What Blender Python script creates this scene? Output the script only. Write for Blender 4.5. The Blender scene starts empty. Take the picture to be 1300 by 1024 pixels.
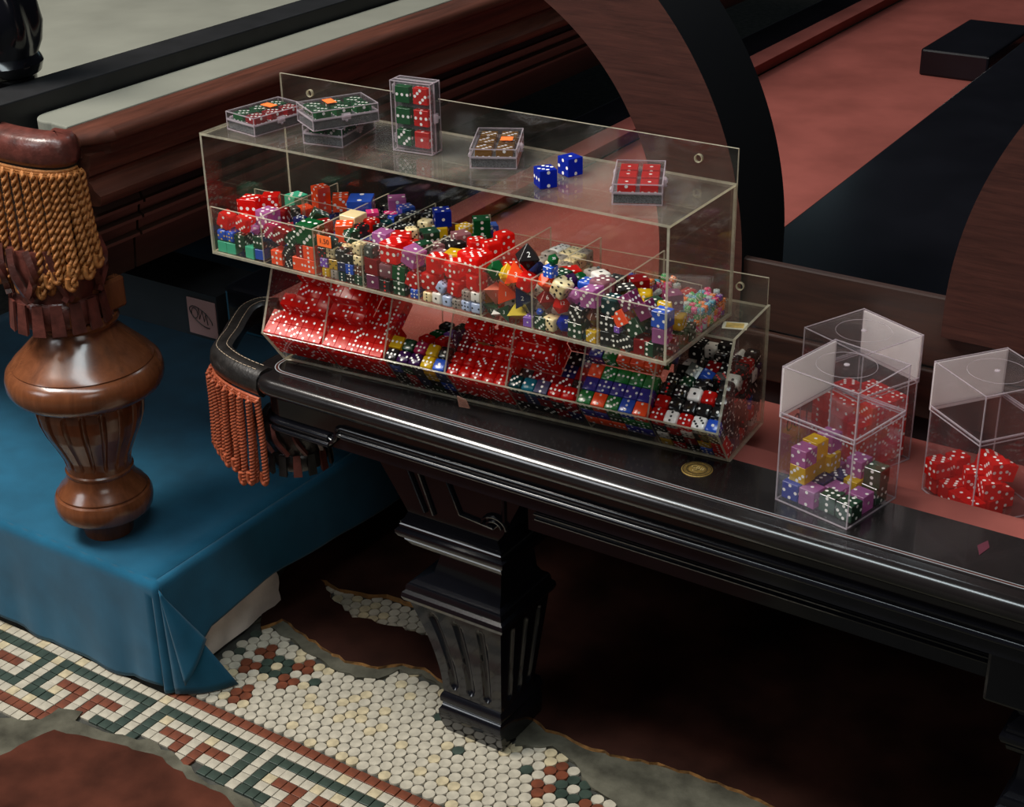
import bpy, bmesh, math, random
from mathutils import Vector, Matrix, Euler, Quaternion
random.seed(11)
scene = bpy.context.scene
C = scene.collection

# ------------------------------------------------------------------ camera, world, lights, exposure
cam_data = bpy.data.cameras.new('camera')
cam_data.sensor_width = 36.0
cam_data.lens = 54.74
cam_data.clip_start = 0.05
cam = bpy.data.objects.new('camera', cam_data)
C.objects.link(cam)
cam.matrix_world = Matrix(((0.836200, -0.231546, 0.497147, 1.261508), (0.548107, 0.383678, -0.743216, -1.251328), (-0.018656, 0.893967, 0.447744, 1.306598), (0, 0, 0, 1)))
scene.camera = cam
world = bpy.data.worlds.new('dim_room')
scene.world = world
world.use_nodes = True
world.node_tree.nodes['Background'].inputs[0].default_value = (0.55, 0.62, 0.8, 1)
world.node_tree.nodes['Background'].inputs[1].default_value = 0.012


def area_light(name, loc, target, sx, sy, power, color):
    d = bpy.data.lights.new(name, 'AREA')
    d.shape = 'RECTANGLE'
    d.size, d.size_y, d.energy, d.color = sx, sy, power, color
    o = bpy.data.objects.new(name, d)
    C.objects.link(o)
    o.location = loc
    o.rotation_euler = (Vector(target) - Vector(loc)).to_track_quat('-Z', 'Y').to_euler()
    return o


area_light('ceiling_lamp', (-1.30, -0.90, 3.1), (0.25, 0.1, 0.5), 1.3, 0.7, 122, (1.0, 0.94, 0.86))
area_light('shop_window', (-1.6, -2.9, 2.3), (0.1, 0.0, 0.4), 1.2, 1.0, 28, (0.92, 0.96, 1.0))
area_light('rear_lamp', (0.0, 2.6, 3.3), (0.1, 1.7, 0.5), 1.2, 0.4, 7, (0.85, 0.95, 1.0))
panel_lamp = area_light('fluorescent_panel', (0.45, -0.95, 3.0), (0.45, -0.95, 0.0), 2.6, 0.6, 56, (0.86, 0.97, 1.0))
panel_lamp.rotation_euler = (0, 0, 0)
area_light('side_window', (2.9, -2.3, 2.3), (0.2, 0.0, 0.4), 1.4, 1.0, 13, (1.0, 0.95, 0.9))  # added fill lamp to brighten the right-facing sides
area_light('far_window', (-5.0, 10.5, 3.1), (0.0, 1.5, 0.5), 3.2, 1.6, 10, (0.62, 0.92, 1.0))
scene.view_settings.view_transform = 'Standard'
scene.view_settings.look = 'None'
scene.view_settings.exposure = 0.0
scene.view_settings.gamma = 1.0
scene.view_settings.use_curve_mapping = False
scene.cycles.transparent_max_bounces = 40
scene.cycles.max_bounces = 10
scene.cycles.glossy_bounces = 5
scene.cycles.sample_clamp_indirect = 1.0
scene.cycles.caustics_reflective = False
scene.cycles.caustics_refractive = False

# ------------------------------------------------------------------ materials


def new_mat(name):
    m = bpy.data.materials.new(name)
    m.use_nodes = True
    nt = m.node_tree
    return m, nt, nt.nodes['Principled BSDF'], nt.nodes['Material Output']


def node(nt, kind, **kw):
    n = nt.nodes.new(kind)
    for k, val in kw.items():
        setattr(n, k, val)
    return n


def ramp(nt, stops):
    r = node(nt, 'ShaderNodeValToRGB')
    el = r.color_ramp.elements
    while len(el) < len(stops):
        el.new(0.5)
    for e, (p, c) in zip(el, stops):
        e.position = p
        e.color = (*c, 1) if len(c) == 3 else c
    return r


def plain(name, col, rough=0.4, coat=0.0, spec=0.5, metal=0.0, sheen=0.0, noise=0.0, nscale=40, bump=0.0, bscale=200):
    m, nt, b, out = new_mat(name)
    b.inputs['Base Color'].default_value = (*col, 1)
    b.inputs['Roughness'].default_value = rough
    b.inputs['Coat Weight'].default_value = coat
    b.inputs['Coat Roughness'].default_value = 0.06
    b.inputs['Specular IOR Level'].default_value = spec
    b.inputs['Metallic'].default_value = metal
    b.inputs['Sheen Weight'].default_value = sheen
    tc = node(nt, 'ShaderNodeTexCoord')
    if noise:
        nz = node(nt, 'ShaderNodeTexNoise')
        nz.inputs['Scale'].default_value = nscale
        nz.inputs['Detail'].default_value = 6
        nt.links.new(tc.outputs['Object'], nz.inputs['Vector'])
        a = tuple(max(0, c * (1 - noise)) for c in col)
        z = tuple(min(1, c * (1 + noise)) for c in col)
        r = ramp(nt, [(0.3, a), (0.7, z)])
        nt.links.new(nz.outputs['Fac'], r.inputs['Fac'])
        nt.links.new(r.outputs['Color'], b.inputs['Base Color'])
    if bump:
        nz = node(nt, 'ShaderNodeTexNoise')
        nz.inputs['Scale'].default_value = bscale
        nz.inputs['Detail'].default_value = 4
        nt.links.new(tc.outputs['Object'], nz.inputs['Vector'])
        bp = node(nt, 'ShaderNodeBump')
        bp.inputs['Strength'].default_value = bump
        bp.inputs['Distance'].default_value = 0.002
        nt.links.new(nz.outputs['Fac'], bp.inputs['Height'])
        nt.links.new(bp.outputs['Normal'], b.inputs['Normal'])
    return m


def wood(name, dark, light, axis=1, rough=0.3, coat=0.5, scale=18, stretch=14, spec=0.5):
    m, nt, b, out = new_mat(name)
    tc = node(nt, 'ShaderNodeTexCoord')
    mp = node(nt, 'ShaderNodeMapping')
    s = [scale] * 3
    s[axis] = scale / stretch
    mp.inputs['Scale'].default_value = s
    nz = node(nt, 'ShaderNodeTexNoise')
    nz.inputs['Scale'].default_value = 3.0
    nz.inputs['Detail'].default_value = 8
    nz.inputs['Roughness'].default_value = 0.65
    nz.inputs['Distortion'].default_value = 0.6
    nt.links.new(tc.outputs['Object'], mp.inputs['Vector'])
    nt.links.new(mp.outputs['Vector'], nz.inputs['Vector'])
    r = ramp(nt, [(0.3, dark), (0.72, light)])
    nt.links.new(nz.outputs['Fac'], r.inputs['Fac'])
    nt.links.new(r.outputs['Color'], b.inputs['Base Color'])
    b.inputs['Roughness'].default_value = rough
    b.inputs['Coat Weight'].default_value = coat
    b.inputs['Coat Roughness'].default_value = 0.12
    b.inputs['Specular IOR Level'].default_value = spec
    bp = node(nt, 'ShaderNodeBump')
    bp.inputs['Strength'].default_value = 0.08
    bp.inputs['Distance'].default_value = 0.001
    nt.links.new(nz.outputs['Fac'], bp.inputs['Height'])
    nt.links.new(bp.outputs['Normal'], b.inputs['Normal'])
    return m


def clear(name, tint, dust=0.03, dust_col=(0.5, 0.46, 0.38), dscale=9, dmax=0.12, refl=0.9, rough=0.02, through=0.4):
    """Thin clear plastic: see-through sheet with a Schlick mirror and a film of dust and scratches."""
    m, nt, b, out = new_mat(name)
    nt.nodes.remove(b)
    tr = node(nt, 'ShaderNodeBsdfTransparent')
    tr.inputs[0].default_value = (*tint, 1)
    gl = node(nt, 'ShaderNodeBsdfGlossy')
    gl.inputs['Roughness'].default_value = rough
    gl.inputs['Color'].default_value = (1, 1, 1, 1)
    lw = node(nt, 'ShaderNodeLayerWeight')
    lw.inputs['Blend'].default_value = 0.5
    p5 = node(nt, 'ShaderNodeMath', operation='POWER')
    p5.inputs[1].default_value = 5.0
    nt.links.new(lw.outputs['Facing'], p5.inputs[0])
    ma = node(nt, 'ShaderNodeMath', operation='MULTIPLY_ADD')
    ma.inputs[1].default_value = 0.9 * refl
    ma.inputs[2].default_value = 0.04 * refl
    nt.links.new(p5.outputs[0], ma.inputs[0])
    mix = node(nt, 'ShaderNodeMixShader')
    nt.links.new(ma.outputs[0], mix.inputs[0])
    nt.links.new(tr.outputs[0], mix.inputs[1])
    nt.links.new(gl.outputs[0], mix.inputs[2])
    df = node(nt, 'ShaderNodeBsdfDiffuse')
    df.inputs[0].default_value = (*dust_col, 1)
    tl = node(nt, 'ShaderNodeBsdfTranslucent')
    tl.inputs[0].default_value = (*dust_col, 1)
    dd = node(nt, 'ShaderNodeMixShader')
    dd.inputs[0].default_value = through
    nt.links.new(df.outputs[0], dd.inputs[1])
    nt.links.new(tl.outputs[0], dd.inputs[2])
    tc = node(nt, 'ShaderNodeTexCoord')
    nz = node(nt, 'ShaderNodeTexNoise')
    nz.inputs['Scale'].default_value = dscale
    nz.inputs['Detail'].default_value = 8
    nz.inputs['Roughness'].default_value = 0.7
    nt.links.new(tc.outputs['Object'], nz.inputs['Vector'])
    mr = node(nt, 'ShaderNodeMapRange')
    mr.inputs['From Min'].default_value = 0.42
    mr.inputs['From Max'].default_value = 0.72
    mr.inputs['To Min'].default_value = dust
    mr.inputs['To Max'].default_value = dmax
    nt.links.new(nz.outputs['Fac'], mr.inputs['Value'])
    m2 = node(nt, 'ShaderNodeMixShader')
    nt.links.new(mr.outputs[0], m2.inputs[0])
    nt.links.new(mix.outputs[0], m2.inputs[1])
    nt.links.new(dd.outputs[0], m2.inputs[2])
    nt.links.new(m2.outputs[0], out.inputs['Surface'])
    return m


def gel(name, col, see=0.4, rough=0.13, tint=None):
    """Translucent cast resin: coloured gloss over a tinted see-through body."""
    m, nt, b, out = new_mat(name)
    b.inputs['Base Color'].default_value = (*col, 1)
    b.inputs['Roughness'].default_value = rough
    b.inputs['Coat Weight'].default_value = 0.0
    b.inputs['Specular IOR Level'].default_value = 0.22
    b.inputs['Subsurface Weight'].default_value = 0.0
    tr = node(nt, 'ShaderNodeBsdfTransparent')
    t = tint or tuple(min(1, c ** 0.55) for c in col)
    tr.inputs[0].default_value = (*t, 1)
    tl = node(nt, 'ShaderNodeBsdfTranslucent')
    tl.inputs[0].default_value = (*tuple(min(1, c * 1.25) for c in col), 1)
    m0 = node(nt, 'ShaderNodeMixShader')
    m0.inputs[0].default_value = 0.35
    nt.links.new(b.outputs[0], m0.inputs[1])
    nt.links.new(tl.outputs[0], m0.inputs[2])
    mx = node(nt, 'ShaderNodeMixShader')
    mx.inputs[0].default_value = see
    nt.links.new(m0.outputs[0], mx.inputs[1])
    nt.links.new(tr.outputs[0], mx.inputs[2])
    nt.links.new(mx.outputs[0], out.inputs['Surface'])
    return m


M = {}
M['black'] = plain('black_lacquer', (0.005, 0.005, 0.007), 0.16, coat=0.25, spec=0.3, noise=0.3, nscale=8)
M['black_top'] = plain('black_rail_top', (0.010, 0.008, 0.008), 0.2, coat=0.3, noise=0.4, nscale=10)
M['black_flat'] = plain('black_stained_wood', (0.006, 0.006, 0.007), 0.5, noise=0.4, nscale=30)
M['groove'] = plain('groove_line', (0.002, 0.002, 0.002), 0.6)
M['leather_black'] = plain('black_leather', (0.012, 0.010, 0.009), 0.36, coat=0.15, noise=0.5, nscale=90, bump=0.25, bscale=260)
M['leather_red'] = plain('oxblood_leather', (0.085, 0.022, 0.016), 0.36, coat=0.15, noise=0.45, nscale=60, bump=0.25, bscale=240)
M['thread'] = plain('stitching', (0.30, 0.22, 0.15), 0.7)
M['felt_red'] = plain('red_felt', (0.25, 0.070, 0.057), 0.95, spec=0.05, noise=0.22, nscale=7, bump=0.1, bscale=900)
M['cloth_pale'] = plain('pale_grey_cloth', (0.168, 0.168, 0.140), 0.95, spec=0.05, noise=0.10, nscale=9, bump=0.1, bscale=900)
M['brown'] = wood('brown_mahogany', (0.030, 0.010, 0.006), (0.115, 0.036, 0.022), 1, 0.5, 0.0, spec=0.22)
M['brown_leg'] = wood('turned_mahogany', (0.085, 0.026, 0.010), (0.190, 0.062, 0.024), 2, 0.25, 0.35, 14, 7)
M['brown_dark'] = wood('dark_walnut', (0.010, 0.006, 0.005), (0.036, 0.016, 0.010), 1, 0.35, 0.2)
M['arch'] = wood('reddish_brown_oak', (0.026, 0.008, 0.006), (0.060, 0.019, 0.013), 0, 0.6, 0.0, 70, 14, spec=0.2)
M['arch_edge'] = plain('black_edge_paint', (0.004, 0.004, 0.005), 0.7, spec=0.2)
M['plank'] = wood('brown_plank', (0.012, 0.005, 0.0035), (0.042, 0.015, 0.009), 0, 0.5, 0.1, 22, 16)
M['cord_gold'] = plain('gold_brown_cord', (0.34, 0.125, 0.030), 0.6, noise=0.3, nscale=300, bump=0.2, bscale=900)
M['cord_rust'] = plain('rust_red_cord', (0.32, 0.065, 0.022), 0.6, noise=0.3, nscale=300, bump=0.2, bscale=900)
M['blue'] = plain('teal_blue_baize', (0.009, 0.078, 0.138), 0.95, spec=0.08, sheen=0.15, noise=0.22, nscale=14, bump=0.15, bscale=700)
M['stone'] = plain('pale_plaster_block', (0.66, 0.57, 0.50), 0.9, spec=0.1, noise=0.16, nscale=22, bump=0.7, bscale=45)
M['tile_white'] = plain('white_tile', (0.37, 0.33, 0.26), 0.45, noise=0.18, nscale=60, bump=0.1, bscale=150)
M['tile_cream'] = plain('cream_tile', (0.40, 0.33, 0.21), 0.45, noise=0.25, nscale=70)
M['tile_red'] = plain('brick_red_tile', (0.120, 0.030, 0.012), 0.5, noise=0.35, nscale=50)
M['tile_green'] = plain('dark_green_tile', (0.028, 0.042, 0.032), 0.42, noise=0.35, nscale=40)
M['grout'] = plain('dark_grout', (0.035, 0.034, 0.028), 0.95, noise=0.5, nscale=60, bump=0.6, bscale=150)
M['concrete'] = plain('patched_concrete', (0.080, 0.074, 0.055), 0.95, spec=0.05, noise=0.5, nscale=22, bump=0.9, bscale=70)
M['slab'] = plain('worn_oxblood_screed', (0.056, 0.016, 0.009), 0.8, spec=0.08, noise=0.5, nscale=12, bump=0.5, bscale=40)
M['slab_dark'] = plain('dark_brown_screed', (0.026, 0.009, 0.006), 0.8, spec=0.08, noise=0.5, nscale=12, bump=0.5, bscale=40)  # darker copy of the screed: shade under the table put into the colour
M['rim'] = plain('broken_ochre_edge', (0.22, 0.10, 0.025), 0.9, noise=0.5, nscale=80, bump=0.8, bscale=120)
M['gold'] = plain('old_brass', (0.60, 0.39, 0.11), 0.42, metal=1.0, noise=0.3, nscale=200)
M['inlay'] = plain('pale_inlay_line', (0.26, 0.28, 0.29), 0.3, coat=0.3)  # pale colour standing for highlights along the rail top
M['inlay_dark'] = plain('dark_red_inlay', (0.05, 0.014, 0.010), 0.3)
M['brass_mid'] = plain('worn_brass', (0.34, 0.215, 0.055), 0.5, metal=0.5, noise=0.3, nscale=250)
M['brass_light'] = plain('polished_brass', (0.85, 0.62, 0.24), 0.5, metal=0.3)
M['brass_dark'] = plain('darkened_brass', (0.045, 0.026, 0.008), 0.5, metal=0.2, noise=0.4, nscale=250)
M['ink'] = plain('black_ink', (0.006, 0.006, 0.006), 0.6)
M['ink_olive'] = plain('olive_ink', (0.10, 0.08, 0.02), 0.6)
M['sticker'] = plain('orange_price_sticker', (0.95, 0.15, 0.02), 0.7)
M['paper_pink'] = plain('pinkish_paper', (0.30, 0.17, 0.16), 0.9)
M['card_gold'] = plain('ochre_card_print', (0.62, 0.40, 0.10), 0.6, noise=0.3, nscale=150)
M['card_white'] = plain('white_card', (0.75, 0.68, 0.52), 0.7)
M['garnet'] = plain('garnet_inlay', (0.090, 0.020, 0.032), 0.3)
M['foam'] = plain('glittery_grey_foam', (0.10, 0.10, 0.10), 0.7, noise=0.75, nscale=900, bump=0.5, bscale=900)
M['acrylic'] = clear('old_acrylic', (0.982, 0.974, 0.955), 0.008, dmax=0.045)
M['acrylic_shelf'] = clear('dusty_acrylic_shelf', (0.97, 0.96, 0.93), 0.025, dmax=0.20, dscale=7)
M['edge'] = clear('sawn_acrylic_edge', (0.9, 0.88, 0.78), 0.45, (0.72, 0.66, 0.50), dmax=0.75, dscale=60)
M['case'] = clear('clear_case_plastic', (0.97, 0.965, 0.97), 0.010, (0.7, 0.64, 0.66), dmax=0.03)
M['case_edge'] = clear('clear_case_edge', (0.92, 0.9, 0.92), 0.30, (0.85, 0.74, 0.78), dmax=0.45, dscale=80)
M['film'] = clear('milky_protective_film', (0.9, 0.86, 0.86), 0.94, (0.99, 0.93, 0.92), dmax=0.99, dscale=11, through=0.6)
M['tape'] = clear('torn_tape', (0.9, 0.8, 0.75), 0.30, (0.75, 0.45, 0.36), dmax=0.45, dscale=60)

DIE = {  # colour key: (kind, rgb, amount seen through)
    'R': ('g', (0.86, 0.020, 0.014), .38), 'DR': ('g', (0.38, 0.010, 0.014), .3), 'O': ('p', (0.92, 0.075, 0.014), 0),
    'G': ('g', (0.014, 0.16, 0.045), .38), 'DG': ('p', (0.006, 0.040, 0.016), 0), 'TE': ('g', (0.006, 0.055, 0.06), .25),
    'B': ('g', (0.010, 0.035, 0.48), .36), 'B2': ('g', (0.02, 0.22, 0.32), .3), 'BO': ('p', (0.016, 0.075, 0.46), 0), 'NV': ('p', (0.008, 0.014, 0.075), 0),
    'VB': ('p', (0.030, 0.026, 0.23), 0), 'P': ('g', (0.58, 0.20, 0.48), .40), 'PU': ('p', (0.22, 0.09, 0.46), 0), 'PM': ('p', (0.15, 0.018, 0.075), 0),
    'PK': ('p', (0.75, 0.035, 0.20), 0), 'MG': ('g', (0.55, 0.03, 0.12), .3), 'VI': ('g', (0.055, 0.012, 0.085), .3),
    'IV': ('p', (0.88, 0.69, 0.38), 0), 'WH': ('p', (0.86, 0.80, 0.74), 0), 'PB': ('p', (0.42, 0.50, 0.72), 0), 'CL': ('g', (0.62, 0.56, 0.50), .4),
    'Y': ('g', (0.90, 0.58, 0.020), .3), 'MU': ('p', (0.50, 0.28, 0.02), 0), 'YS': ('p', (0.62, 0.46, 0.05), 0),
    'SF': ('p', (0.055, 0.42, 0.25), 0), 'BK': ('p', (0.008, 0.008, 0.008), 0), 'GR': ('p', (0.05, 0.055, 0.05), 0), 'CB': ('g', (0.035, 0.03, 0.03), .35),
    'BR': ('p', (0.10, 0.030, 0.015), 0), 'CP': ('g', (0.50, 0.22, 0.26), .5), 'SA': ('p', (0.80, 0.22, 0.14), 0), 'GO': ('p', (0.010, 0.150, 0.030), 0), 'AM': ('g', (0.34, 0.15, 0.01), .4),
    'mR': ('p', (0.75, 0.04, 0.16), 0), 'mO': ('p', (0.95, 0.22, 0.03), 0), 'mG': ('p', (0.06, 0.42, 0.12), 0), 'mB': ('p', (0.12, 0.42, 0.60), 0),
    'mP': ('p', (0.90, 0.10, 0.35), 0), 'mV': ('p', (0.25, 0.08, 0.40), 0), 'mC': ('p', (0.50, 0.60, 0.62), 0),
}
COLNAME = {'R': 'red translucent', 'DR': 'dark red translucent', 'O': 'orange-red opaque', 'G': 'green translucent', 'DG': 'dark green opaque', 'TE': 'dark teal', 'B': 'blue translucent', 'B2': 'turquoise', 'BO': 'bright blue opaque', 'NV': 'navy blue', 'VB': 'violet-blue opaque', 'P': 'lilac translucent', 'PU': 'purple opaque', 'PM': 'plum opaque', 'PK': 'hot pink', 'MG': 'magenta translucent', 'VI': 'deep violet translucent', 'IV': 'ivory', 'WH': 'white', 'PB': 'pale blue', 'CL': 'clear pale', 'Y': 'yellow translucent', 'MU': 'mustard', 'YS': 'yellow speckled', 'SF': 'blank seafoam green', 'BK': 'black', 'GR': 'dark grey', 'CB': 'smoky translucent', 'BR': 'dark brown', 'CP': 'pale pink clear', 'SA': 'salmon pink', 'GO': 'bright green opaque', 'AM': 'amber', 'mR': 'crimson', 'mO': 'orange', 'mG': 'green', 'mB': 'sky blue', 'mP': 'pink', 'mV': 'violet', 'mC': 'grey-blue'}
for k, (kind, rgb, see) in DIE.items():
    nm = 'die_' + COLNAME[k].replace(' ', '_').replace('-', '_')
    M['die_' + k] = gel(nm, rgb, see) if kind == 'g' else plain(nm, rgb, 0.22, coat=0.2)
M['pip_w'] = plain('white_pip', (0.86, 0.82, 0.76), 0.4)
M['pip_k'] = plain('black_pip', (0.010, 0.008, 0.008), 0.4)
M['pip_g'] = plain('gold_pip', (0.65, 0.42, 0.08), 0.4)
M['pip_r'] = plain('red_pip', (0.70, 0.02, 0.02), 0.4)

# ------------------------------------------------------------------ mesh helpers


def link(name, me, parent=None, loc=None):
    o = bpy.data.objects.new(name, me)
    C.objects.link(o)
    if parent is not None:
        o.parent = parent
        o.matrix_parent_inverse = Matrix()
    if loc is not None:
        o.location = loc
    return o


def mesh(name, vs, fs, mats, fm=None, smooth=False):
    me = bpy.data.meshes.new(name)
    me.from_pydata([tuple(p) for p in vs], [], fs)
    for m in (mats if isinstance(mats, (list, tuple)) else [mats]):
        me.materials.append(m)
    if fm:
        for p, i in zip(me.polygons, fm):
            p.material_index = i
    if smooth:
        me.shade_smooth()
    me.update()
    return me


def fix_normals(me):
    bm = bmesh.new()
    bm.from_mesh(me)
    bmesh.ops.recalc_face_normals(bm, faces=bm.faces)
    bm.to_mesh(me)
    bm.free()
    return me


def autosmooth(me, ang=35):
    bm = bmesh.new()
    bm.from_mesh(me)
    for f in bm.faces:
        f.smooth = True
    for e in bm.edges:
        if len(e.link_faces) == 2:
            e.smooth = e.calc_face_angle(0) < math.radians(ang)
    bm.to_mesh(me)
    bm.free()
    return me


def tag(o, label=None, cat=None, group=None, kind=None):
    if label:
        o['label'] = label
    if cat:
        o['category'] = cat
    if group:
        o['group'] = group
    if kind:
        o['kind'] = kind
    return o


def thing(name, label, cat, loc=(0, 0, 0), rotz=0.0, group=None):
    o = bpy.data.objects.new(name, None)
    C.objects.link(o)
    o.empty_display_size = 0.02
    o.location = loc
    o.rotation_euler = (0, 0, rotz)
    return tag(o, label, cat, group)


BOXF = [(0, 1, 3, 2), (4, 6, 7, 5), (0, 4, 5, 1), (2, 3, 7, 6), (0, 2, 6, 4), (1, 5, 7, 3)]


class MB:
    """Collects simple shapes into one mesh."""

    def __init__(s):
        s.v, s.f, s.m = [], [], []

    def add(s, vs, fs, mi=0):
        n = len(s.v)
        s.v += [tuple(p) for p in vs]
        s.f += [tuple(i + n for i in f) for f in fs]
        s.m += [mi] * len(fs) if isinstance(mi, int) else list(mi)

    def box(s, x0, x1, y0, y1, z0, z1, mi=0, R=None):
        vs = [Vector((x, y, z)) for x in (x0, x1) for y in (y0, y1) for z in (z0, z1)]
        if R is not None:
            vs = [R @ p for p in vs]
        s.add(vs, BOXF, mi)

    def tube(s, pts, r, n=6, mi=0, closed=False, cap=True):
        pts = [Vector(p) for p in pts]
        up = Vector((0.31, 0.17, 0.94))
        rings = []
        N = len(pts)
        base = len(s.v)
        for i, p in enumerate(pts):
            d = (pts[(i + 1) % N] - pts[i - 1]) if closed or 0 < i < N - 1 else (pts[1] - pts[0] if i == 0 else pts[-1] - pts[-2])
            d.normalize()
            a = d.cross(up)
            if a.length < 1e-4:
                a = d.cross(Vector((1, 0, 0)))
            a.normalize()
            b = d.cross(a)
            up = -a.cross(d) if False else up
            rr = r[i] if isinstance(r, (list, tuple)) else r
            s.v += [tuple(p + a * rr * math.cos(t * 2 * math.pi / n) + b * rr * math.sin(t * 2 * math.pi / n)) for t in range(n)]
        for i in range(N if closed else N - 1):
            for t in range(n):
                q = (i + 1) % N
                s.f.append((base + i * n + t, base + i * n + (t + 1) % n, base + q * n + (t + 1) % n, base + q * n + t))
                s.m.append(mi)
        if cap and not closed:
            s.f.append(tuple(base + t for t in range(n - 1, -1, -1)))
            s.f.append(tuple(base + (N - 1) * n + t for t in range(n)))
            s.m += [mi, mi]

    def prism(s, poly, z0, z1, mi=0):
        n = len(poly)
        a = sum(poly[i][0] * poly[(i + 1) % n][1] - poly[(i + 1) % n][0] * poly[i][1] for i in range(n))
        if a < 0:
            poly = poly[::-1]
        s.add([(x, y, z0) for x, y in poly] + [(x, y, z1) for x, y in poly],
              [tuple(range(n - 1, -1, -1)), tuple(range(n, 2 * n))] + [(i, (i + 1) % n, n + (i + 1) % n, n + i) for i in range(n)], mi)

    def lathe(s, prof, n=48, cx=0, cy=0, mi=0, mod=None):
        b = len(s.v)
        for (z, r) in prof:
            for t in range(n):
                th = t * 2 * math.pi / n
                rr = r * (mod(z, th) if mod else 1)
                s.v.append((cx + rr * math.cos(th), cy + rr * math.sin(th), z))
        for i in range(len(prof) - 1):
            for t in range(n):
                s.f.append((b + i * n + t, b + i * n + (t + 1) % n, b + (i + 1) * n + (t + 1) % n, b + (i + 1) * n + t))
                s.m.append(mi)
        s.f.append(tuple(b + t for t in range(n - 1, -1, -1)))
        s.f.append(tuple(b + (len(prof) - 1) * n + t for t in range(n)))
        s.m += [mi, mi]

    def sweep(s, path, prof, mi=0, close_prof=False, caps=True):
        """path: list of (x, y, nx, ny) with outward normal; prof: list of (out, z)."""
        b = len(s.v)
        k = len(prof)
        for (x, y, nx, ny) in path:
            for (o, z) in prof:
                s.v.append((x + nx * o, y + ny * o, z))
        for i in range(len(path) - 1):
            for j in range(k if close_prof else k - 1):
                q = (j + 1) % k
                s.f.append((b + i * k + j, b + i * k + q, b + (i + 1) * k + q, b + (i + 1) * k + j))
                s.m.append(mi)
        if caps and close_prof:
            s.f.append(tuple(b + j for j in range(k)))
            s.f.append(tuple(b + (len(path) - 1) * k + j for j in range(k - 1, -1, -1)))
            s.m += [mi, mi]

    def build(s, name, mats, parent=None, smooth=None, loc=None, normals=True, bevel=0.0, bseg=2):
        me = mesh(name, s.v, s.f, mats, s.m)
        if bevel:
            bm = bmesh.new()
            bm.from_mesh(me)
            bmesh.ops.remove_doubles(bm, verts=bm.verts, dist=1e-6)
            es = [e for e in bm.edges if len(e.link_faces) == 2 and e.calc_face_angle(0) > 0.5]
            bmesh.ops.bevel(bm, geom=es, offset=bevel, segments=bseg, profile=0.5, affect='EDGES', clamp_overlap=True)
            bm.to_mesh(me)
            bm.free()
        if normals:
            fix_normals(me)
        if smooth:
            autosmooth(me, smooth)
        return link(name, me, parent, loc)


def spline(pts, n):
    """Catmull-Rom through pts."""
    P = [Vector(p) for p in pts]
    P = [P[0] * 2 - P[1]] + P + [P[-1] * 2 - P[-2]]
    out = []
    segs = len(P) - 3
    for i in range(n + 1):
        t = i / n * segs
        k = min(int(t), segs - 1)
        u = t - k
        a, b, c, d = P[k:k + 4]
        out.append(0.5 * ((2 * b) + (c - a) * u + (2 * a - 5 * b + 4 * c - d) * u * u + (3 * b - a - 3 * c + d) * u ** 3))
    return out


def path_normals(pts, side=1):
    out = []
    for i, p in enumerate(pts):
        d = (pts[min(i + 1, len(pts) - 1)] - pts[max(i - 1, 0)])
        d.normalize()
        out.append((p.x, p.y, d.y * side, -d.x * side))
    return out


def text_geo(s, size):
    """Flat glyph polygons of a short string, centred, as (verts, faces)."""
    cu = bpy.data.curves.new('glyphs', 'FONT')
    cu.body = s
    cu.size = size
    cu.align_x = 'CENTER'
    cu.align_y = 'CENTER'
    cu.resolution_u = 2
    o = bpy.data.objects.new('glyphs', cu)
    C.objects.link(o)
    dg = bpy.context.evaluated_depsgraph_get()
    me = o.evaluated_get(dg).to_mesh()
    vs = [v.co.copy() for v in me.vertices]
    fs = [tuple(p.vertices) for p in me.polygons]
    o.evaluated_get(dg).to_mesh_clear()
    bpy.data.objects.remove(o)
    bpy.data.curves.remove(cu)
    return vs, fs


def place_text(mb, s, size, Mx, mi=0):
    vs, fs = text_geo(s, size)
    mb.add([Mx @ p for p in vs], fs, mi)


def rope(mb, pts, rad, turns, sides=5, steps=None, mi=0):
    """Two strands twisted about a centre line."""
    n = steps or max(16, int(turns * 7))
    c = spline(pts, n)
    for ph in (0, math.pi):
        q = []
        for i, p in enumerate(c):
            d = (c[min(i + 1, n)] - c[max(i - 1, 0)]).normalized()
            a = d.cross(Vector((0.2, 0.97, 0.1))).normalized()
            b = d.cross(a)
            t = 2 * math.pi * turns * i / n + ph
            q.append(p + (a * math.cos(t) + b * math.sin(t)) * rad * 0.52)
        mb.tube(q, rad * 0.56, sides, mi)


def rebase(root, loc):
    """Move the root Empty to the thing's base, leaving its parts where they are."""
    loc = Vector(loc)
    root.location = loc
    for ch in root.children:
        ch.location = ch.location - loc


def inside(p, poly):
    x, y = p
    c = False
    n = len(poly)
    for i in range(n):
        x1, y1 = poly[i]
        x2, y2 = poly[i - 1]
        if (y1 > y) != (y2 > y) and x < (x2 - x1) * (y - y1) / (y2 - y1) + x1:
            c = not c
    return c


def ragged(poly, step=0.012, amp=0.004, seed=3):
    rnd = random.Random(seed)
    out = []
    for i in range(len(poly)):
        a, b = Vector(poly[i]), Vector(poly[(i + 1) % len(poly)])
        n = max(1, int((b - a).length / step)) if (b - a).length < 0.4 else 1
        for k in range(n):
            p = a.lerp(b, k / n)
            out.append((p.x + rnd.uniform(-amp, amp), p.y + rnd.uniform(-amp, amp)))
    return out


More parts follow.
